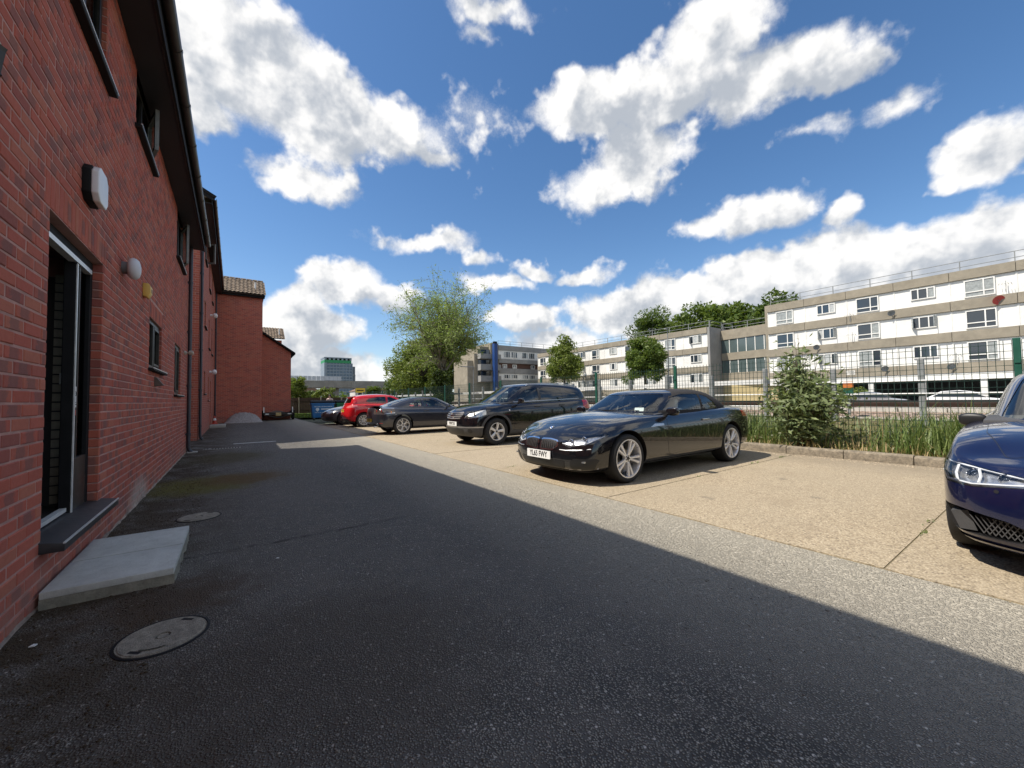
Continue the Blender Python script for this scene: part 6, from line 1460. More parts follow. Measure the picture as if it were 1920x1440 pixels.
for s in (-1, 1):
    for (y_, z_, r_) in ((.56, .745, .042), (.70, .80, .045)):
        h_, n_ = on_front(sk, s*y_, z_); b = MB(); b.lathe([(0, -.004), (r_*.6, -.006), (r_, .0)], 18, 'x'); part('lamp_bulb', b.mesh('lamp_bulb', M_smoke, smooth=50), loc=h_)
    b = MB(); b.tube([(2.02, s*.585, 1.53), (2.08, s*.585, 1.575), (2.6, s*.58, 1.615), (3.4, s*.575, 1.60), (3.95, s*.57, 1.545), (4.0, s*.57, 1.50)], .014, 8); part('roof_rail', b.mesh('roof_rail', M_satin, smooth=50))
h_, n_ = on_front(sk, 0, .555); number_plate(car2, h_-V((.016, 0, 0)), (rad(90), 0, rad(-90)), 'YP09TXR')
b = MB(); b.tube([(3.2, 0, 1.62), (3.22, 0, 1.66), (3.5, 0, 1.9)], .006, 6); 

# ---------------- graphite coupe, tail towards the yard
TL_C = [(.43, .735), (.80, .735), (.90, .80), (.88, .89), (.62, .915), (.45, .90)]
HL_C = [(.42, .58), (.62, .56), (.80, .62), (.84, .70), (.66, .69), (.46, .63)]
CP = dict(paint=P_grey, hw=.878, xf=.935, xr=3.465, R=.322, rim=.228, wheel='coupe', tw=.225, arch=.035, wrot=.0,
    nose_x=[.32, .25, .22, .28, .40, .5], nose_c=[.13, .04, .0, .03, .12, .22], tail_x=[4.12, 4.20, 4.24, 4.25, 4.24, 4.20], tail_c=[4.26, 4.36, 4.40, 4.39, 4.37, 4.34],
    st=[(None, .74, .17, .26, .40, .54, .64, .68, .58, .03), (.52, .84, .18, .27, .44, .62, .74, .78, .64, .05), (.935, .88, .18, .28, .46, .68, .82, .86, .68, .05), (1.5, .88, .18, .28, .46, .70, .86, .90, .70, .04),
        (2.2, .875, .18, .28, .46, .71, .88, .91, .72, .02), (3.0, .88, .19, .29, .47, .73, .90, .935, .70, .02), (3.5, .885, .2, .3, .48, .74, .91, .95, .66, .03), (3.95, .86, .22, .31, .5, .74, .905, .955, .62, .03), (None, .76, .26, .36, .52, .70, .87, .94, .60, .02)],
    gh=[([(1.35, .74, .84), (1.45, .735, .90), (1.78, .675, 1.08), (2.04, .605, 1.225), (2.12, .52, 1.265)], .035), ([(2.5, .76, .85), (2.5, .755, .92), (2.5, .705, 1.12), (2.5, .62, 1.275), (2.5, .52, 1.308)], .03),
        ([(2.95, .75, .86), (2.95, .745, .93), (2.95, .69, 1.1), (2.95, .605, 1.24), (2.95, .51, 1.275)], .03), ([(3.35, .72, .88), (3.35, .71, .94), (3.35, .655, 1.055), (3.35, .565, 1.15), (3.35, .48, 1.18)], .03),
        ([(4.02, .61, .88), (3.98, .605, .945), (3.86, .565, .985), (3.76, .52, 1.02), (3.70, .46, 1.04)], .02)],
    gh_nose=[1.05, 1.14, 1.52, 1.86, 1.98], gh_tail=[4.15, 4.12, 4.0, 3.86, 3.78], cabin=(1.45, 3.4),
    windows=[('window', [(1.70, .945), (2.03, 1.12), (2.38, 1.215), (2.66, 1.215), (2.66, .945)], *Y, .03, 0), ('quarter_window', [(2.73, .955), (2.73, 1.20), (2.96, 1.155), (3.22, 1.02), (3.16, .955)], *Y, .03, 0),
             ('windscreen', [(-.64, .93), (.64, .93), (.53, 1.225), (-.53, 1.225)], 'x', .9, 2.18, .04, 0), ('rear_window', [(3.02, -.47), (3.02, .47), (3.86, .50), (3.86, -.50)], 'z', .94, 1.6, .06, 0)],
    patches=[('door', [(1.62, .30), (1.56, .60), (1.66, .905), (2.80, .93), (2.86, .70), (2.76, .30)], *Y, .05, .0016, P_grey, dict(seam=.004, handle=(2.62, .80))), ('bonnet', [(.42, -.52), (.42, .52), (.9, .64), (1.42, .67), (1.42, -.67), (.9, -.64)], 'z', .55, 1.3, .05, .0016, P_grey, dict(both=False, seam=.004)),
             ('tail_light_surround', [(.41, .715), (.82, .715), (.92, .79), (.90, .905), (.62, .932), (.43, .92)], 'x', 3.75, 4.8, .03, .002, M_satin), ('tail_light', TL_C, 'x', 3.75, 4.8, .03, .004, M_smoke), ('headlight', HL_C, 'x', -.3, 1.0, .02, .003, M_pale),
             ('rear_valance', [(-.66, .24), (.66, .24), (.60, .36), (-.60, .36)], 'x', 3.9, 4.8, .02, .004, M_trim, dict(both=False)), ('rear_reflector', [(.66, .40), (.76, .40), (.76, .425), (.66, .425)], 'x', 3.9, 4.8, .01, .005, M_red), ('front_intake', [(-.5, .24), (.5, .24), (.5, .44), (-.5, .44)], 'x', -.3, .6, .04, .003, M_trim, dict(both=False)),
             ('fuel_flap', circ(3.52, .80, .075, 20), *Y, 0, .0016, P_grey, dict(seam=.003))],
    seat_x=2.1, seat_z=.36, seat_h=.62, rear_seat=2.75, dash=1.75, dash_z=.88, mirror=(1.80, .86, .96), drv=-.36)
car3, sk, skg, part = make_car('coupe_car', 'dark graphite coupe parked tail out with smoked round tail lights', CP, (8.255, 14.20, .004), math.pi)
def on_rear(sk, y, z): return sk.ray((8, y, z), (-1, 0, 0))
b = MB(); b.prism([(4.10, .965), (4.34, .985), (4.36, 1.005), (4.12, .992)], 'y', -.62, .62); part('rear_spoiler', bevel_me(b.mesh('rear_spoiler', M_trim), .006, 1))
for s in (-1, 1):
    for (y_, z_, m_) in ((.56, .82, M_red), (.72, .82, M_red), (.85, .835, M_led), (.84, .775, M_amber)):
        h_, n_ = on_rear(sk, s*y_, z_)
        if h_: b = MB(); b.lathe([(0, .006), (.034, .006), (.044, .0)], 18, 'x'); part('lamp_bulb', b.mesh('lamp_bulb', m_, smooth=50), loc=h_)
    b = MB(); b.lathe([(.03, -.1), (.036, .03), (.03, .035)], 16, 'x'); part('exhaust', b.mesh('exhaust', M_chrome, smooth=50), loc=(4.32, s*.48, .29))
h_, n_ = on_rear(sk, 0, .50); number_plate(car3, h_+V((.014, 0, 0)), (rad(90), 0, rad(90)), 'YK07 DXV', True)

# ---------------- red hatchback, tail towards the yard
TL_R = [(.40, .87), (.62, .86), (.84, .90), (.92, .985), (.76, 1.0), (.56, .97), (.42, .93)]
RD = dict(paint=P_red, hw=.886, xf=.88, xr=3.53, R=.318, rim=.218, wheel='red', tw=.21, arch=.035, wrot=.1,
    nose_x=[.32, .25, .22, .26, .38, .5], nose_c=[.14, .04, .01, .04, .14, .25], tail_x=[4.08, 4.16, 4.17, 4.12, 4.03, 3.98], tail_c=[4.19, 4.28, 4.29, 4.24, 4.15, 4.10],
    st=[(None, .75, .18, .28, .45, .60, .72, .77, .62, .03), (.55, .845, .18, .28, .47, .68, .82, .86, .68, .05), (.9, .885, .18, .28, .48, .72, .88, .925, .70, .045), (1.5, .89, .18, .28, .48, .76, .94, .98, .72, .03), (2.3, .89, .18, .28, .48, .79, .98, 1.01, .73, .02),
        (3.1, .89, .19, .29, .49, .82, 1.01, 1.04, .73, .02), (3.6, .885, .2, .3, .5, .84, 1.02, 1.055, .72, .02), (3.92, .855, .24, .33, .52, .84, 1.02, 1.06, .70, .02), (None, .77, .27, .37, .56, .82, 1.0, 1.06, .66, .02)],
    gh=[([(1.22, .76, .90), (1.30, .755, .97), (1.72, .70, 1.17), (2.05, .635, 1.35), (2.15, .55, 1.40)], .03), ([(2.6, .78, .92), (2.6, .775, 1.02), (2.6, .735, 1.24), (2.6, .66, 1.435), (2.6, .56, 1.47)], .03), ([(3.2, .775, .94), (3.2, .77, 1.05), (3.2, .725, 1.25), (3.2, .65, 1.42), (3.2, .55, 1.455)], .03),
        ([(3.7, .75, .96), (3.7, .745, 1.07), (3.7, .705, 1.24), (3.7, .625, 1.375), (3.7, .53, 1.41)], .03), ([(4.06, .70, .96), (4.03, .695, 1.06), (3.98, .655, 1.18), (3.94, .60, 1.29), (3.92, .52, 1.34)], .02)],
    gh_nose=[.9, 1.0, 1.45, 1.84, 1.97], gh_tail=[4.17, 4.14, 4.07, 4.01, 3.98], cabin=(1.3, 3.95),
    windows=[('window', [(1.64, 1.035), (2.03, 1.25), (2.3, 1.345), (2.42, 1.355), (2.42, 1.06)], *Y, .03, 0), ('rear_door_window', [(2.51, 1.07), (2.51, 1.36), (2.9, 1.345), (3.28, 1.28), (3.42, 1.16), (3.3, 1.10)], *Y, .03, 1), ('windscreen', [(-.66, 1.0), (.66, 1.0), (.555, 1.355), (-.555, 1.355)], 'x', .7, 2.2, .04, 0), ('rear_window', [(-.58, 1.085), (.58, 1.085), (.50, 1.30), (-.50, 1.30)], 'x', 3.85, 4.6, .04, 0)],
    patches=[('door', [(1.50, .32), (1.42, .65), (1.54, .965), (2.46, 1.01), (2.46, .32)], *Y, .04, .0016, P_red, dict(seam=.004, handle=(2.30, .87))), ('rear_door', [(2.49, .32), (2.49, 1.01), (3.36, 1.045), (3.36, .80), (3.10, .32)], *Y, .04, .0016, P_red, dict(seam=.004, handle=(3.18, .90))),
             ('tail_light', TL_R, 'x', 3.80, 4.8, .02, .004, M_pink), ('headlight', HL_C, 'x', -.3, 1.0, .02, .003, M_pale), ('tailgate', [(-.66, .62), (.66, .62), (.68, 1.03), (-.68, 1.03)], 'x', 3.6, 4.8, .04, .0016, P_red, dict(both=False, seam=.004)),
             ('rear_diffuser', [(-.7, .22), (.7, .22), (.62, .37), (-.62, .37)], 'x', 3.6, 4.8, .03, .004, M_trim, dict(both=False)), ('rear_reflector', [(.58, .44), (.80, .46), (.80, .50), (.66, .49)], 'x', 3.6, 4.8, .01, .004, M_red)],
    seat_x=2.0, seat_z=.46, seat_h=.66, rear_seat=2.85, dash=1.6, dash_z=.98, mirror=(1.70, .87, 1.05), drv=-.36)
car4, sk, skg, part = make_car('hatchback_car', 'bright red hatchback parked tail out between the grey coupe and dark silver car', RD, (8.31, 19.22, .004), math.pi)
h_, n_ = on_rear(sk, 0, .74); number_plate(car4, h_+V((.014, 0, 0)), (rad(90), 0, rad(90)), 'YD15 KHO', True)
b = MB(); b.prism([(3.80, 1.37), (4.00, 1.335), (4.01, 1.35), (3.8, 1.40)], 'y', -.50, .50); part('rear_spoiler', bevel_me(b.mesh('rear_spoiler', P_red), .006, 1))

# ---------------- dark silver car at the far end, nose towards the yard
DK = dict(CP); DK.update(paint=P_silver, wheel='dark', patches=[('bonnet', *CP['patches'][1][1:6], .0016, P_silver, dict(both=False, seam=.004)), ('door', *CP['patches'][0][1:6], .0016, P_silver, dict(seam=.004, handle=(2.62, .80))),
    ('headlight', HL_C, 'x', -.3, 1.0, .02, .003, M_pale), ('grille', [(-.34, .42), (.34, .42), (.40, .56), (.34, .62), (-.34, .62), (-.40, .56)], 'x', -.3, .7, .04, .003, M_trim, dict(both=False)), ('side_intake', [(.46, .24), (.78, .26), (.80, .42), (.50, .42)], 'x', -.3, .8, .03, .003, M_trim),
    ('lower_intake', [(-.42, .22), (.42, .22), (.42, .36), (-.42, .36)], 'x', -.3, .8, .03, .003, M_trim, dict(both=False)), ('tail_light', TL_C, 'x', 3.75, 4.8, .03, .004, M_red)])
car5, sk, skg, part = make_car('sports_car', 'dark silver low car nose out at the far end beside the bins', DK, (3.55, 21.62, .004), 0)
h_, n_ = on_front(sk, 0, .52); b = MB(); b.box(-.012, .0, -.3, .3, -.012, .012); b.lathe([(.05, -.015), (.062, -.022), (.07, -.015)], 20, 'x'); part('grille_badge', b.mesh('grille_badge', M_chrome), loc=h_)

# ---------------- navy saloon at the right edge
HL_A = [(.40, .60), (.58, .575), (.73, .552), (.865, .556), (.905, .62), (.89, .70), (.76, .688), (.56, .657), (.41, .636)]
AU = dict(paint=P_blue, hw=.915, xf=.89, xr=3.71, R=.335, rim=.245, wheel='five', tw=.245, arch=.038, wrot=.3, tuck=.05, crease={2: .2, 3: .5, 4: .75}, mirror_mat=M_trim, msc=.8,
    nose_x=[.36, .29, .27, .31, .42, .54], nose_c=[.12, .03, .0, .02, .09, .20], tail_x=[4.48, 4.56, 4.58, 4.56, 4.52, 4.46], tail_c=[4.62, 4.71, 4.73, 4.71, 4.68, 4.62],
    st=[(None, .875, .14, .23, .42, .59, .70, .738, .66, .02), (.60, .905, .18, .28, .46, .67, .785, .825, .70, .04), (.89, .918, .18, .28, .47, .70, .85, .895, .73, .045), (1.4, .92, .18, .28, .47, .72, .90, .94, .74, .035), (2.2, .92, .18, .28, .47, .74, .93, .96, .75, .02),
        (3.2, .92, .19, .29, .48, .76, .95, .98, .75, .02), (3.75, .92, .2, .3, .49, .77, .97, 1.0, .73, .02), (4.25, .89, .23, .33, .5, .77, .97, 1.01, .70, .02), (None, .79, .27, .37, .54, .76, .94, .99, .64, .02)],
    gh=[([(1.38, .78, 0.860), (1.48, .775, 0.930), (1.90, .715, 1.130), (2.22, .65, 1.310), (2.32, .56, 1.355)], .03), ([(2.80, .80, 0.880), (2.80, .795, 0.960), (2.80, .745, 1.180), (2.80, .66, 1.365), (2.80, .56, 1.400)], .03), ([(3.25, .795, 0.890), (3.25, .79, 0.980), (3.25, .74, 1.170), (3.25, .65, 1.340), (3.25, .55, 1.375)], .03), ([(4.05, .74, 0.900), (4.00, .735, 0.980), (3.80, .695, 1.080), (3.60, .63, 1.210), (3.52, .54, 1.260)], .03)],
    gh_nose=[1.08, 1.18, 1.62, 2.00, 2.14], gh_tail=[4.2, 4.16, 3.98, 3.78, 3.68], cabin=(1.5, 3.8),
    windows=[('window', [(1.80, .99), (2.18, 1.19), (2.46, 1.29), (2.65, 1.295), (2.65, 1.0)], *Y, .03, 0), ('rear_door_window', [(2.74, 1.0), (2.74, 1.29), (3.1, 1.27), (3.4, 1.18), (3.6, 1.06), (3.55, 1.01)], *Y, .03, 1), ('windscreen', [(-.685, .96), (.685, .96), (.575, 1.315), (-.575, 1.315)], 'x', .8, 2.38, .04, 0), ('rear_window', [(-.52, 1.02), (.52, 1.02), (.45, 1.22), (-.45, 1.22)], 'x', 3.4, 4.5, .04, 1)],
    recess=[(HL_A, 'x', -.3, .66), ([(.47, .25), (.60, .235), (.86, .225), (.905, .30), (.90, .40), (.80, .40), (.58, .368), (.48, .325)], 'x', -.3, .46)],
    patches=[('bonnet', [(.40, -.58), (.40, .58), (.85, .70), (1.32, .72), (1.32, -.72), (.85, -.70)], 'z', .6, 1.3, .04, .0016, P_blue, dict(both=False, seam=.004)), ('door', [(1.62, .32), (1.56, .62), (1.66, .935), (2.58, .96), (2.58, .32)], *Y, .04, .0016, P_blue, dict(seam=.004, handle=(2.42, .84))),
             ('headlight_bowl', HL_A, 'x', -.3, .68, .012, -.04, M_bezel), ('headlight_lens', HL_A, 'x', -.3, .68, .012, .002, M_lens), ('grille', [(-.34, .30), (.34, .30), (.44, .48), (.37, .67), (-.37, .67), (-.44, .48)], 'x', -.3, .6, .03, .004, M_trim, dict(both=False)), ('splitter', [(-.9, .165), (.9, .165), (.9, .20), (-.9, .20)], 'x', -.3, .75, .01, .012, P_blue, dict(both=False)),
             ('parking_sensor', circ(.62, .545, .012, 10), 'x', -.3, .6, 0, .002, M_trim), ('side_skirt', [(1.3, .18), (3.3, .18), (3.3, .24), (1.3, .24)], *Y, .01, .005, M_trim), ('tail_light', [(.5, .80), (.86, .78), (.9, .90), (.5, .90)], 'x', 4.1, 5.2, .02, .003, M_red)],
    seat_x=2.15, seat_z=.42, seat_h=.64, rear_seat=3.0, dash=1.72, dash_z=.95, mirror=(1.70, .765, .935), drv=.36)
car6, sk, skg, part = make_car('saloon_car', 'navy blue saloon cut off by the right edge of the photo', AU, (3.83, -.315, .004), 0)
for s in (-1, 1):
    projector(part, sk, s*.58, .617, .030, .05); projector(part, sk, s*.72, .620, .034, .06)
    for poly in (((.42, .610), (.58, .588), (.73, .565), (.855, .570)), ((.855, .570), (.88, .62), (.87, .68)), ((.70, .578), (.69, .62), (.70, .66)), ((.43, .628), (.56, .645), (.76, .674), (.86, .688)), ((.80, .57), (.81, .62), (.80, .67))):
        pts = [on_front(sk, s*y_, z_)[0] for y_, z_ in poly]; b = MB(); b.tube([p+V((.02, 0, 0)) for p in pts if p], .008, 6); part('light_strip', b.mesh('light_strip', M_led, smooth=50))
    fo = MB(); fo.prism([(s*.72, .245), (s*.80, .245), (s*.84, .36), (s*.76, .375)], 'x', .30, .46); part('intake_vane', fo.mesh('intake_vane', M_clad))
    for k in range(9):   # honeycomb of the lower intake
        y_ = .48+.026*k
        for d_ in (-1, 1):
            p0 = on_front(sk, s*y_, .25)[0]; p1 = on_front(sk, s*(y_+d_*.06), .36)[0]; b = MB(); b.bar(p0+V((.03, 0, 0)), p1+V((.03, 0, 0)), .006); part('intake_mesh', b.mesh('intake_mesh', M_clad))
for k in range(6):
    z_ = .34+.055*k; pts = [on_front(sk, y_, z_)[0] for y_ in np.linspace(-.37, .37, 7)]; b = MB(); b.tube([p-V((.010, 0, 0)) for p in pts], .008, 5); part('grille_bar', b.mesh('grille_bar', M_satin))
# ================================================================== SMALL THINGS IN THE YARD
# doorstep of two concrete slabs
ds = thing('concrete_doorstep', 'pale concrete doorstep of two slabs below the open doorway', 'step', (WX+.02, 4.05, 0))
M_slab = pmat('slab_concrete', (.50, .51, .475), .85, var=.14, vscale=5, bump=.35, bscale=70, dirt=.22)
for (a, e) in ((-.56, -.016), (-.004, .54)):
    b = MB(); b.prism([(0.0, a), (.60, a-.015), (.60, e-.015), (0.0, e)], 'z', .06, .102); inst('slab', bevel_me(b.mesh('slab', M_slab), .006, 2), ds)
b = MB(); n = 26; rng_ = [(.0, -.56)]+[(.60+random.uniform(-.004, .012), -.575+1.10*i/n) for i in range(n+1)]+[(0, .54)]; b.prism(rng_, 'z', -.02, .06); b.build('bedding', pmat('step_bedding', (.26, .25, .20), .95, var=.3, vscale=9, bump=.8, bscale=40, dirt=.4), ds)
# round drain covers
def drain(x, y, r, label):
    t = thing('drain_cover', label, 'drain cover', (x, y, 0)); b = MB(); b.lathe([(r*1.07, -.02), (r*1.07, .004), (r*1.01, .006), (r*1.01, -.006), (r*.985, -.006)], 48, 'z'); b.build('frame', M_black, t, smooth=30)
    b = MB(); b.lathe([(0, .005), (.022, .005), (.024, -.012), (.030, -.012), (.032, .007), (r*.93, .009), (r*.95, .005), (r*.985, .006), (r*.985, -.015)], 48, 'z'); b.build('lid', pmat('cast_lid', (.29, .265, .21), .8, var=.35, vscale=22, bump=1.0, bscale=150, dirt=.55), t, smooth=30)
    for a in (.9, -2.25): c = MB(); c.box(-.03, .03, -.009, .009, .0085, .0098); o = c.build('key_slot', M_black, t); o.location = (math.cos(a)*r*.8, math.sin(a)*r*.8, 0); o.rotation_euler = (0, 0, a+1.57)
    for k in range(9):
        a = -2.2+k*.1; c = MB(); c.box(-.006, .006, -.012, .012, .008, .0105); o = c.build('raised_mark', bpy.data.materials['cast_lid'], t); o.location = (math.cos(a)*r*.72, math.sin(a)*r*.72, 0); o.rotation_euler = (0, 0, a)
drain(-.285, 2.725, .180, 'large round drain cover nearest to the camera'); drain(-.285, 5.30, .178, 'round drain cover beyond the concrete doorstep')
# flush inspection covers and scraps near the downpipe
for (x, y, w, d_, lab) in ((-.15, 12.75, .62, .22, 'long pale slotted drain channel by the downpipe'), (-.55, 12.85, .16, .2, 'small pale cover plate next to the downpipe foot')):
    t = thing('drain_channel', lab, 'drain', (x, y, 0)); b = MB(); b.box(-w/2, w/2, -d_/2, d_/2, 0, .006); b.build('frame', M_step, t)
    for k in range(int(w/.06)): c = MB(); c.box(-w/2+.01+k*.06, -w/2+.045+k*.06, -d_/2+.02, d_/2-.02, .006, .009); c.build('slot', M_black, t)
sh = thing('pipe_shoe', 'pale concrete splash block at the downpipe foot', 'splash block', (WX+.13, 12.18, 0)); b = MB(); b.box(-.10, .10, -.10, .10, 0, .03); inst('block', bevel_me(b.mesh('block', M_step), .008, 1), sh)
kp = thing('white_kerb_strip', 'white painted kerb strip lying across the yard entrance between the blocks', 'kerb', (.75, 13.9, 0)); b = MB(); b.box(-.75, .30, -.035, .035, 0, .012); inst('strip', bevel_me(b.mesh('strip', M_wrail), .008, 1), kp)
# little white litter and pale stones
for i, (x, y, s_, lab) in enumerate(((.28, 3.52, .010, 'small white scrap of litter in the middle of the shaded tarmac'), (-.80, 3.0, .012, 'white scrap of litter at the wall foot below the doorway'))):
    t = thing('litter', lab, 'litter', (x, y, .004)); b = MB(); b.prism([(-s_, -.6*s_), (s_*.8, -s_), (s_*1.3, .3*s_), (0, s_)], 'z', 0, .005); b.build('scrap', M_whitep, t)
def grit(name, label, n, xr, yr, size, mat, dens=None):
    rng = RNG; x = rng.uniform(*xr, n); y = rng.uniform(*yr, n); s_ = size*(.4+rng.random(n)**2*1.6)
    ico = np.array([(1, 0, 0), (-1, 0, 0), (0, 1, 0), (0, -1, 0), (0, 0, 1), (0, 0, -.3)]); tri = np.array([(0, 2, 4), (2, 1, 4), (1, 3, 4), (3, 0, 4), (2, 0, 5), (1, 2, 5), (3, 1, 5), (0, 3, 5)])
    a = rng.uniform(0, 6.28, n); ca, sa = np.cos(a), np.sin(a); base = ico[None]*np.stack([s_, s_*(.5+.5*rng.random(n)), s_*.55], 1)[:, None]
    v = np.stack([base[..., 0]*ca[:, None]-base[..., 1]*sa[:, None]+x[:, None], base[..., 0]*sa[:, None]+base[..., 1]*ca[:, None]+y[:, None], base[..., 2]+.002], 2).reshape(-1, 3)
    f = (np.arange(n)[:, None, None]*6+tri[None]).reshape(-1, 3); me = np_mesh(name, v, f, mat); return tag(inst(name, me), label, 'grit', kind='stuff')
grit('loose_grit', 'loose pale grit scattered on the tarmac', 5200, (-.92, 3.4), (.6, 8.0), .0042, pmat('grit', (.25, .225, .19), .9, var=.5, vscale=40))
grit('wall_foot_debris', 'brown leaf crumbs and moss along the wall foot', 5200, (-.92, -.30), (1.2, 11.5), .0055, pmat('debris', (.060, .040, .020), .95, var=.5, vscale=40))
grit('bay_grit', 'fine grit on the concrete bays', 2500, (3.5, 9.0), (-.5, 9), .005, pmat('grit2', (.35, .27, .17), .9, var=.4, vscale=40))
# litter and crumbs along the kerb foot
grit('kerb_debris', 'pale crumbs along the foot of the kerb', 900, (8.75, 9.08), (.3, 5), .012, pmat('kerb_crumb', (.42, .34, .24), .9, var=.4, vscale=30))
# gravel heap against the pantiled block
b = MB(); n = 40; m_ = 10; vv = []; 
for j in range(m_+1):
    for i in range(n+1):
        u_ = i/n; r_ = j/m_; w_ = (1-abs(2*u_-1)**2.6)*.60; vv.append((-.45+1.9*u_, -.75*r_+random.uniform(-.02, .02), max(.0, w_*(1-r_)**.8*(1+random.uniform(-.06, .06)))-.004))
b.add(vv, [(j*(n+1)+i, j*(n+1)+i+1, (j+1)*(n+1)+i+1, (j+1)*(n+1)+i) for j in range(m_) for i in range(n)]); gh_ = thing('gravel_heap', 'grey gravel heap against the foot of the pantiled block', 'gravel heap', (0, 28.58, 0)); b.build('heap', pmat('gravel_grey', (.33, .32, .32), .95, var=.35, vscale=14, bump=1, bscale=30), gh_, smooth=60)
grit_h = None
# traffic cone by the far step
tc = thing('traffic_cone', 'small red traffic cone on the far door step', 'cone', (WX+.16, 24.6, .13)); b = MB(); b.lathe([(0, .42), (.02, .42), (.10, .03), (0, .03)], 16, 'z'); b.box(-.14, .14, -.14, .14, 0, .03); b.build('body', pmat('cone_red', (.42, .04, .02), .5), tc, smooth=40)
b = MB(); b.lathe([(.048, .30), (.070, .19)], 16, 'z'); b.build('sleeve', M_whitep, tc)
# flat-bed trailer
tl = thing('flat_trailer', 'black flatbed car trailer in front of the lower brick wing', 'trailer', (2.36, 29.55, 0))
b = MB(); b.box(-.80, .80, 0, 2.6, .42, .50); b.box(-.84, -.76, 0, 2.6, .38, .56); b.box(.76, .84, 0, 2.6, .38, .56); inst('bed', bevel_me(b.mesh('bed', M_black), .01, 1), tl)
b = MB(); b.box(-.82, .82, -.03, .0, .36, .46); b.bar((-.8, -.02, .38), (0, -.02, .18), .05); b.bar((.8, -.02, .38), (0, -.02, .18), .05); b.build('rear_bar', M_frame, tl)
for s in (-1, 1):
    w = MB(); w.lathe([(0, 0), (.14, 0), (.16, -.01), (.27, 0), (.28, .04), (.28, .14), (0, .14)], 24, 'x'); o = w.build('wheel', M_tyre, tl, smooth=40); o.location = (s*.90-.07, .75, .28)
    b = MB(); b.box(s*.86-.1, s*.86+.1, .42, 1.1, .60, .63); b.box(s*.86-.1, s*.86+.1, .36, .42, .42, .63); b.build('mudguard', M_black, tl)
    b = MB(); b.bar((s*.8, .02, .5), (s*.8, .02, .86), .05); b.build('post', M_silver, tl)
    b = MB(); b.box(s*.62-.10, s*.62+.10, -.05, -.03, .38, .45); b.build('tail_light', M_satin, tl)
np_ = empty('number_plate', tl, (.0, -.055, .40), (rad(90), 0, 0)); b = MB(); b.box(-.15, .15, -.10, .10, -.006, .006); b.build('plate', pmat('plate_dull', (.55, .42, .18), .6), np_)
b = MB(); b.add([(-.5, .3, .50), (.4, .2, .50), (.5, 1.4, .50), (-.4, 1.5, .50), (-.1, .6, .64), (.2, 1.0, .60)], [(0, 1, 4), (1, 2, 5), (1, 5, 4), (2, 3, 5), (3, 0, 4), (3, 4, 5)]); tp_ = thing('tarpaulin', 'brown tarpaulin bundle lying on the flatbed trailer', 'tarpaulin', (2.36, 29.55, .002)); b.build('sheet', pmat('tarp', (.13, .10, .08), .8, var=.3), tp_)
# waste bins
def bin_(loc, col, label, txt, rz):
    t = thing('waste_bin', label, 'bin', loc, rz); w, d_, h_ = 1.30, 1.0, 1.08; mat = pmat('bin_'+label[:8], col, .5, var=.14, vscale=5, dirt=.12)
    def ring(z, k): return [(-w/2*k, -d_/2*k, z), (w/2*k, -d_/2*k, z), (w/2*k, d_/2*k, z), (-w/2*k, d_/2*k, z)]
    b = MB(); vs = ring(.17, .90)+ring(h_, 1.0); b.add(vs, [(0, 1, 2, 3), (4, 5, 6, 7)]+[(i, (i+1) % 4, 4+(i+1) % 4, 4+i) for i in range(4)]); inst('body', bevel_me(b.mesh('body', mat), .03, 2), t)
    b = MB(); b.box(-w/2-.03, w/2+.03, -d_/2-.03, d_/2+.03, h_-.09, h_-.005); inst('rim', bevel_me(b.mesh('rim', mat), .012, 1), t)
    b = MB(); b.prism([(-d_/2-.04, h_), (d_/2+.04, h_), (d_/2+.04, h_+.06), (.15, h_+.17), (-.2, h_+.16), (-d_/2-.04, h_+.06)], 'x', -w/2-.04, w/2+.04); inst('lid', bevel_me(b.mesh('lid', M_black), .02, 2), t)
    for sx in (-1, 1):
        for sy in (-1, 1):
            c = MB(); c.lathe([(0, -.025), (.08, -.025), (.09, -.01), (.09, .01), (.08, .025), (0, .025)], 16, 'x'); o = c.build('castor', M_tyre, t, smooth=40); o.location = (sx*w*.38, sy*d_*.38, .09)
            c = MB(); c.box(sx*w*.38-.035, sx*w*.38+.035, sy*d_*.38-.03, sy*d_*.38+.03, .09, .19); c.build('fork', M_silver, t)
    for z_ in (.34, .92): b = MB(); b.box(-w*.44, w*.44, -d_*.5*(.9+.1*(z_-.17)/.91)-.014, -d_*.44, z_-.02, z_+.02); b.build('rib', mat, t)
    return t
M_print = pmat('bin_print', (.62, .70, .76), .6)
B1 = bin_((4.62, 27.6, 0), (.03, .17, .42), 'blue waste bin with white recycling print beside the dark silver car', '', rad(-4))
def bprint(parent, items, y0=-.5):
    for (x0, x1, z0, z1) in items: b = MB(); k = -.5*(.9+.1*(z0-.17)/.91)-.012; b.box(x0, x1, k-.004, k, z0, z1); b.build('print', M_print, parent)
items = []; x_ = -.50
for w_ in (.10, .06, .12, .05, .09, .11, .07, .13, .08):
    items.append((x_, x_+w_, .835, .87)); x_ += w_+.025
x_ = -.46
for w_ in (.12, .09, .07, .14, .10, .06, .12): items.append((x_, x_+w_, .475, .50)); x_ += w_+.03
bprint(B1, items+[(-.12, .42, .665, .735)])
b = MB(); b.lathe([(.0, -.505), (.10, -.505), (.10, -.498)], 20, 'y', (-.32, 0, .69)); b.prism([(-.38, .60), (-.26, .60), (-.32, .54)], 'y', -.497, -.490); b.build('print_emblem', M_print, B1)
B2 = bin_((6.15, 28.4, 0), (.01, .16, .06), 'green waste bin right of the blue bin', '', rad(3))
items = []; x_ = -.45
for w_ in (.10, .09, .12, .05, .11, .08, .12, .09): items.append((x_, x_+w_, .80, .84)); x_ += w_+.025
bprint(B2, items)
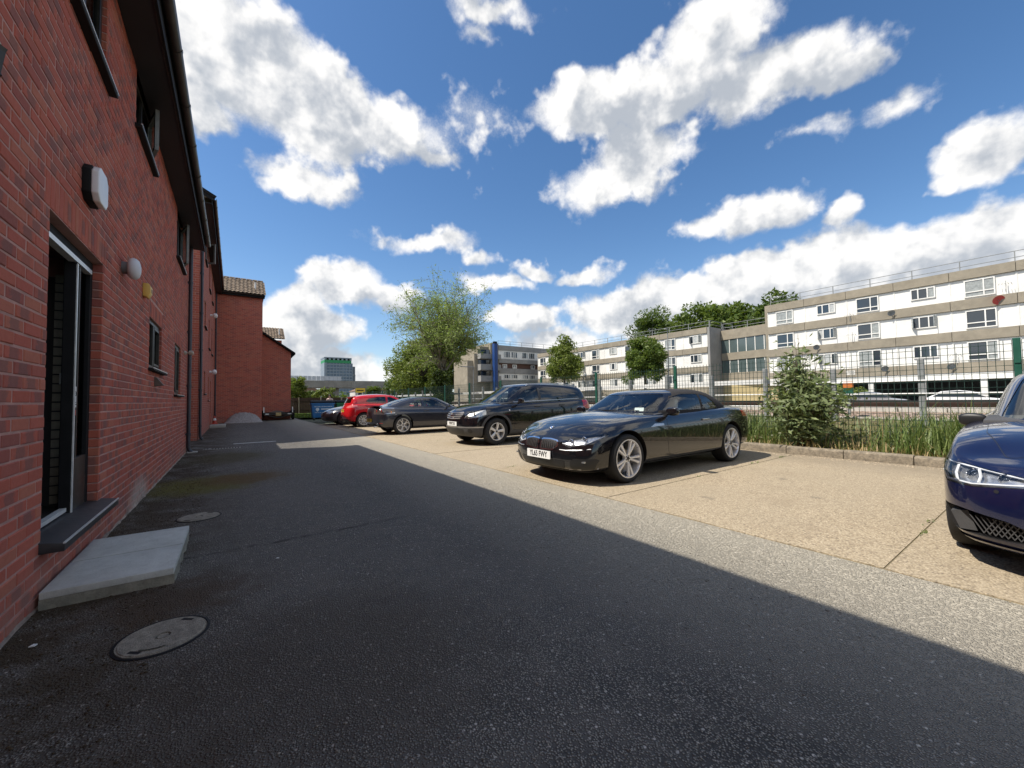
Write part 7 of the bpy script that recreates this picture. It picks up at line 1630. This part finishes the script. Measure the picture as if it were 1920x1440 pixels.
# timber fence and posts behind the bins
tf = thing('timber_fence', 'dark brown close boarded fence behind the trailer', 'fence', (3.3, 44.5, -.05)); M_timb = pmat('dark_timber', (.075, .045, .030), .9, var=.3, vscale=3)
bm_ = None
for k in range(46):
    if bm_ is None: b = MB(); b.box(0, .135, 0, .018, .06, 1.62); bm_ = b.mesh('board', M_timb)
    inst('board', bm_, tf, (k*.14, random.uniform(-.006, .006), random.uniform(-.02, .02)))
for k in range(4): b = MB(); b.box(k*2.0-.05, k*2.0+.05, -.12, -.02, 0, 1.66); b.build('post', pmat('post_pale', (.30, .25, .18), .9) if k == 0 else bpy.data.materials['post_pale'], tf)
for z_ in (.35, 1.25): b = MB(); b.box(0, 6.4, -.08, -.02, z_, z_+.09); b.build('rail', M_timb, tf)
# person behind the bins
pn = thing('person', 'person with dark hair and pale pink top standing behind the bins', 'person', (6.05, 33.0, -.02), rad(160))
def person_mesh():
    me = bpy.data.meshes.new('figure')
    J = {'pel': (0, 0, .93), 'wst': (0, 0, 1.08), 'che': (0, .01, 1.30), 'nek': (0, .01, 1.46), 'hed': (0, .03, 1.56), 'top': (0, .03, 1.68), 'hl': (.09, 0, .88), 'kl': (.10, .02, .50), 'al': (.11, -.02, .09), 'fl': (.12, .10, .03), 'hr': (-.09, 0, .88), 'kr': (-.10, .02, .50), 'ar': (-.11, -.02, .09), 'fr': (-.12, .10, .03), 'sl': (.17, 0, 1.40), 'el': (.23, .03, 1.14), 'wl': (.20, .20, 1.02), 'dl': (.19, .28, 1.02), 'sr': (-.17, 0, 1.40), 'er': (-.23, .03, 1.14), 'wr': (-.20, .20, 1.02), 'dr': (-.19, .28, 1.02)}
    R_ = {'pel': .15, 'wst': .12, 'che': .145, 'nek': .055, 'hed': .085, 'top': .075, 'hl': .085, 'kl': .058, 'al': .042, 'fl': .04, 'hr': .085, 'kr': .058, 'ar': .042, 'fr': .04, 'sl': .062, 'el': .042, 'wl': .030, 'dl': .028, 'sr': .062, 'er': .042, 'wr': .030, 'dr': .028}
    E_ = [('pel', 'wst'), ('wst', 'che'), ('che', 'nek'), ('nek', 'hed'), ('hed', 'top'), ('pel', 'hl'), ('hl', 'kl'), ('kl', 'al'), ('al', 'fl'), ('pel', 'hr'), ('hr', 'kr'), ('kr', 'ar'), ('ar', 'fr'), ('che', 'sl'), ('sl', 'el'), ('el', 'wl'), ('wl', 'dl'), ('che', 'sr'), ('sr', 'er'), ('er', 'wr'), ('wr', 'dr')]
    ks = list(J); me.from_pydata([J[k] for k in ks], [(ks.index(a), ks.index(c)) for a, c in E_], [])
    o = bpy.data.objects.new('tmp', me); sk_ = o.modifiers.new('s', 'SKIN'); sv = me.skin_vertices[0].data
    for i, k in enumerate(ks): sv[i].radius = (R_[k], R_[k]*(.75 if k in ('pel', 'wst', 'che') else 1)); sv[i].use_root = (k == 'pel')
    ss = o.modifiers.new('u', 'SUBSURF'); ss.levels = 2; r = evaluated([o])
    for m in (pmat('skin', (.50, .30, .22), .6), pmat('pink_top', (.70, .52, .50), .85), pmat('dark_trousers', (.03, .03, .04), .85)): r.materials.append(m)
    r.polygons.foreach_set('material_index', [2 if p.center.z < .98 else 1 if p.center.z < 1.44 and abs(p.center.x) < .24 and not (p.center.z < 1.2 and abs(p.center.x) > .17) else 0 for p in r.polygons]); smooth_me(r, 180); return r
inst('figure', person_mesh(), pn)
b = MB(); b.lathe([(0, 1.745), (.06, 1.73), (.098, 1.68), (.105, 1.60), (.095, 1.52), (.06, 1.50)], 16, 'z', (0, 0, 0)); o = b.build('hair', pmat('hair', (.015, .011, .009), .6), pn, smooth=60); o.location = (0, -.005, 0)

bpy.data.scenes.remove(TMPS)
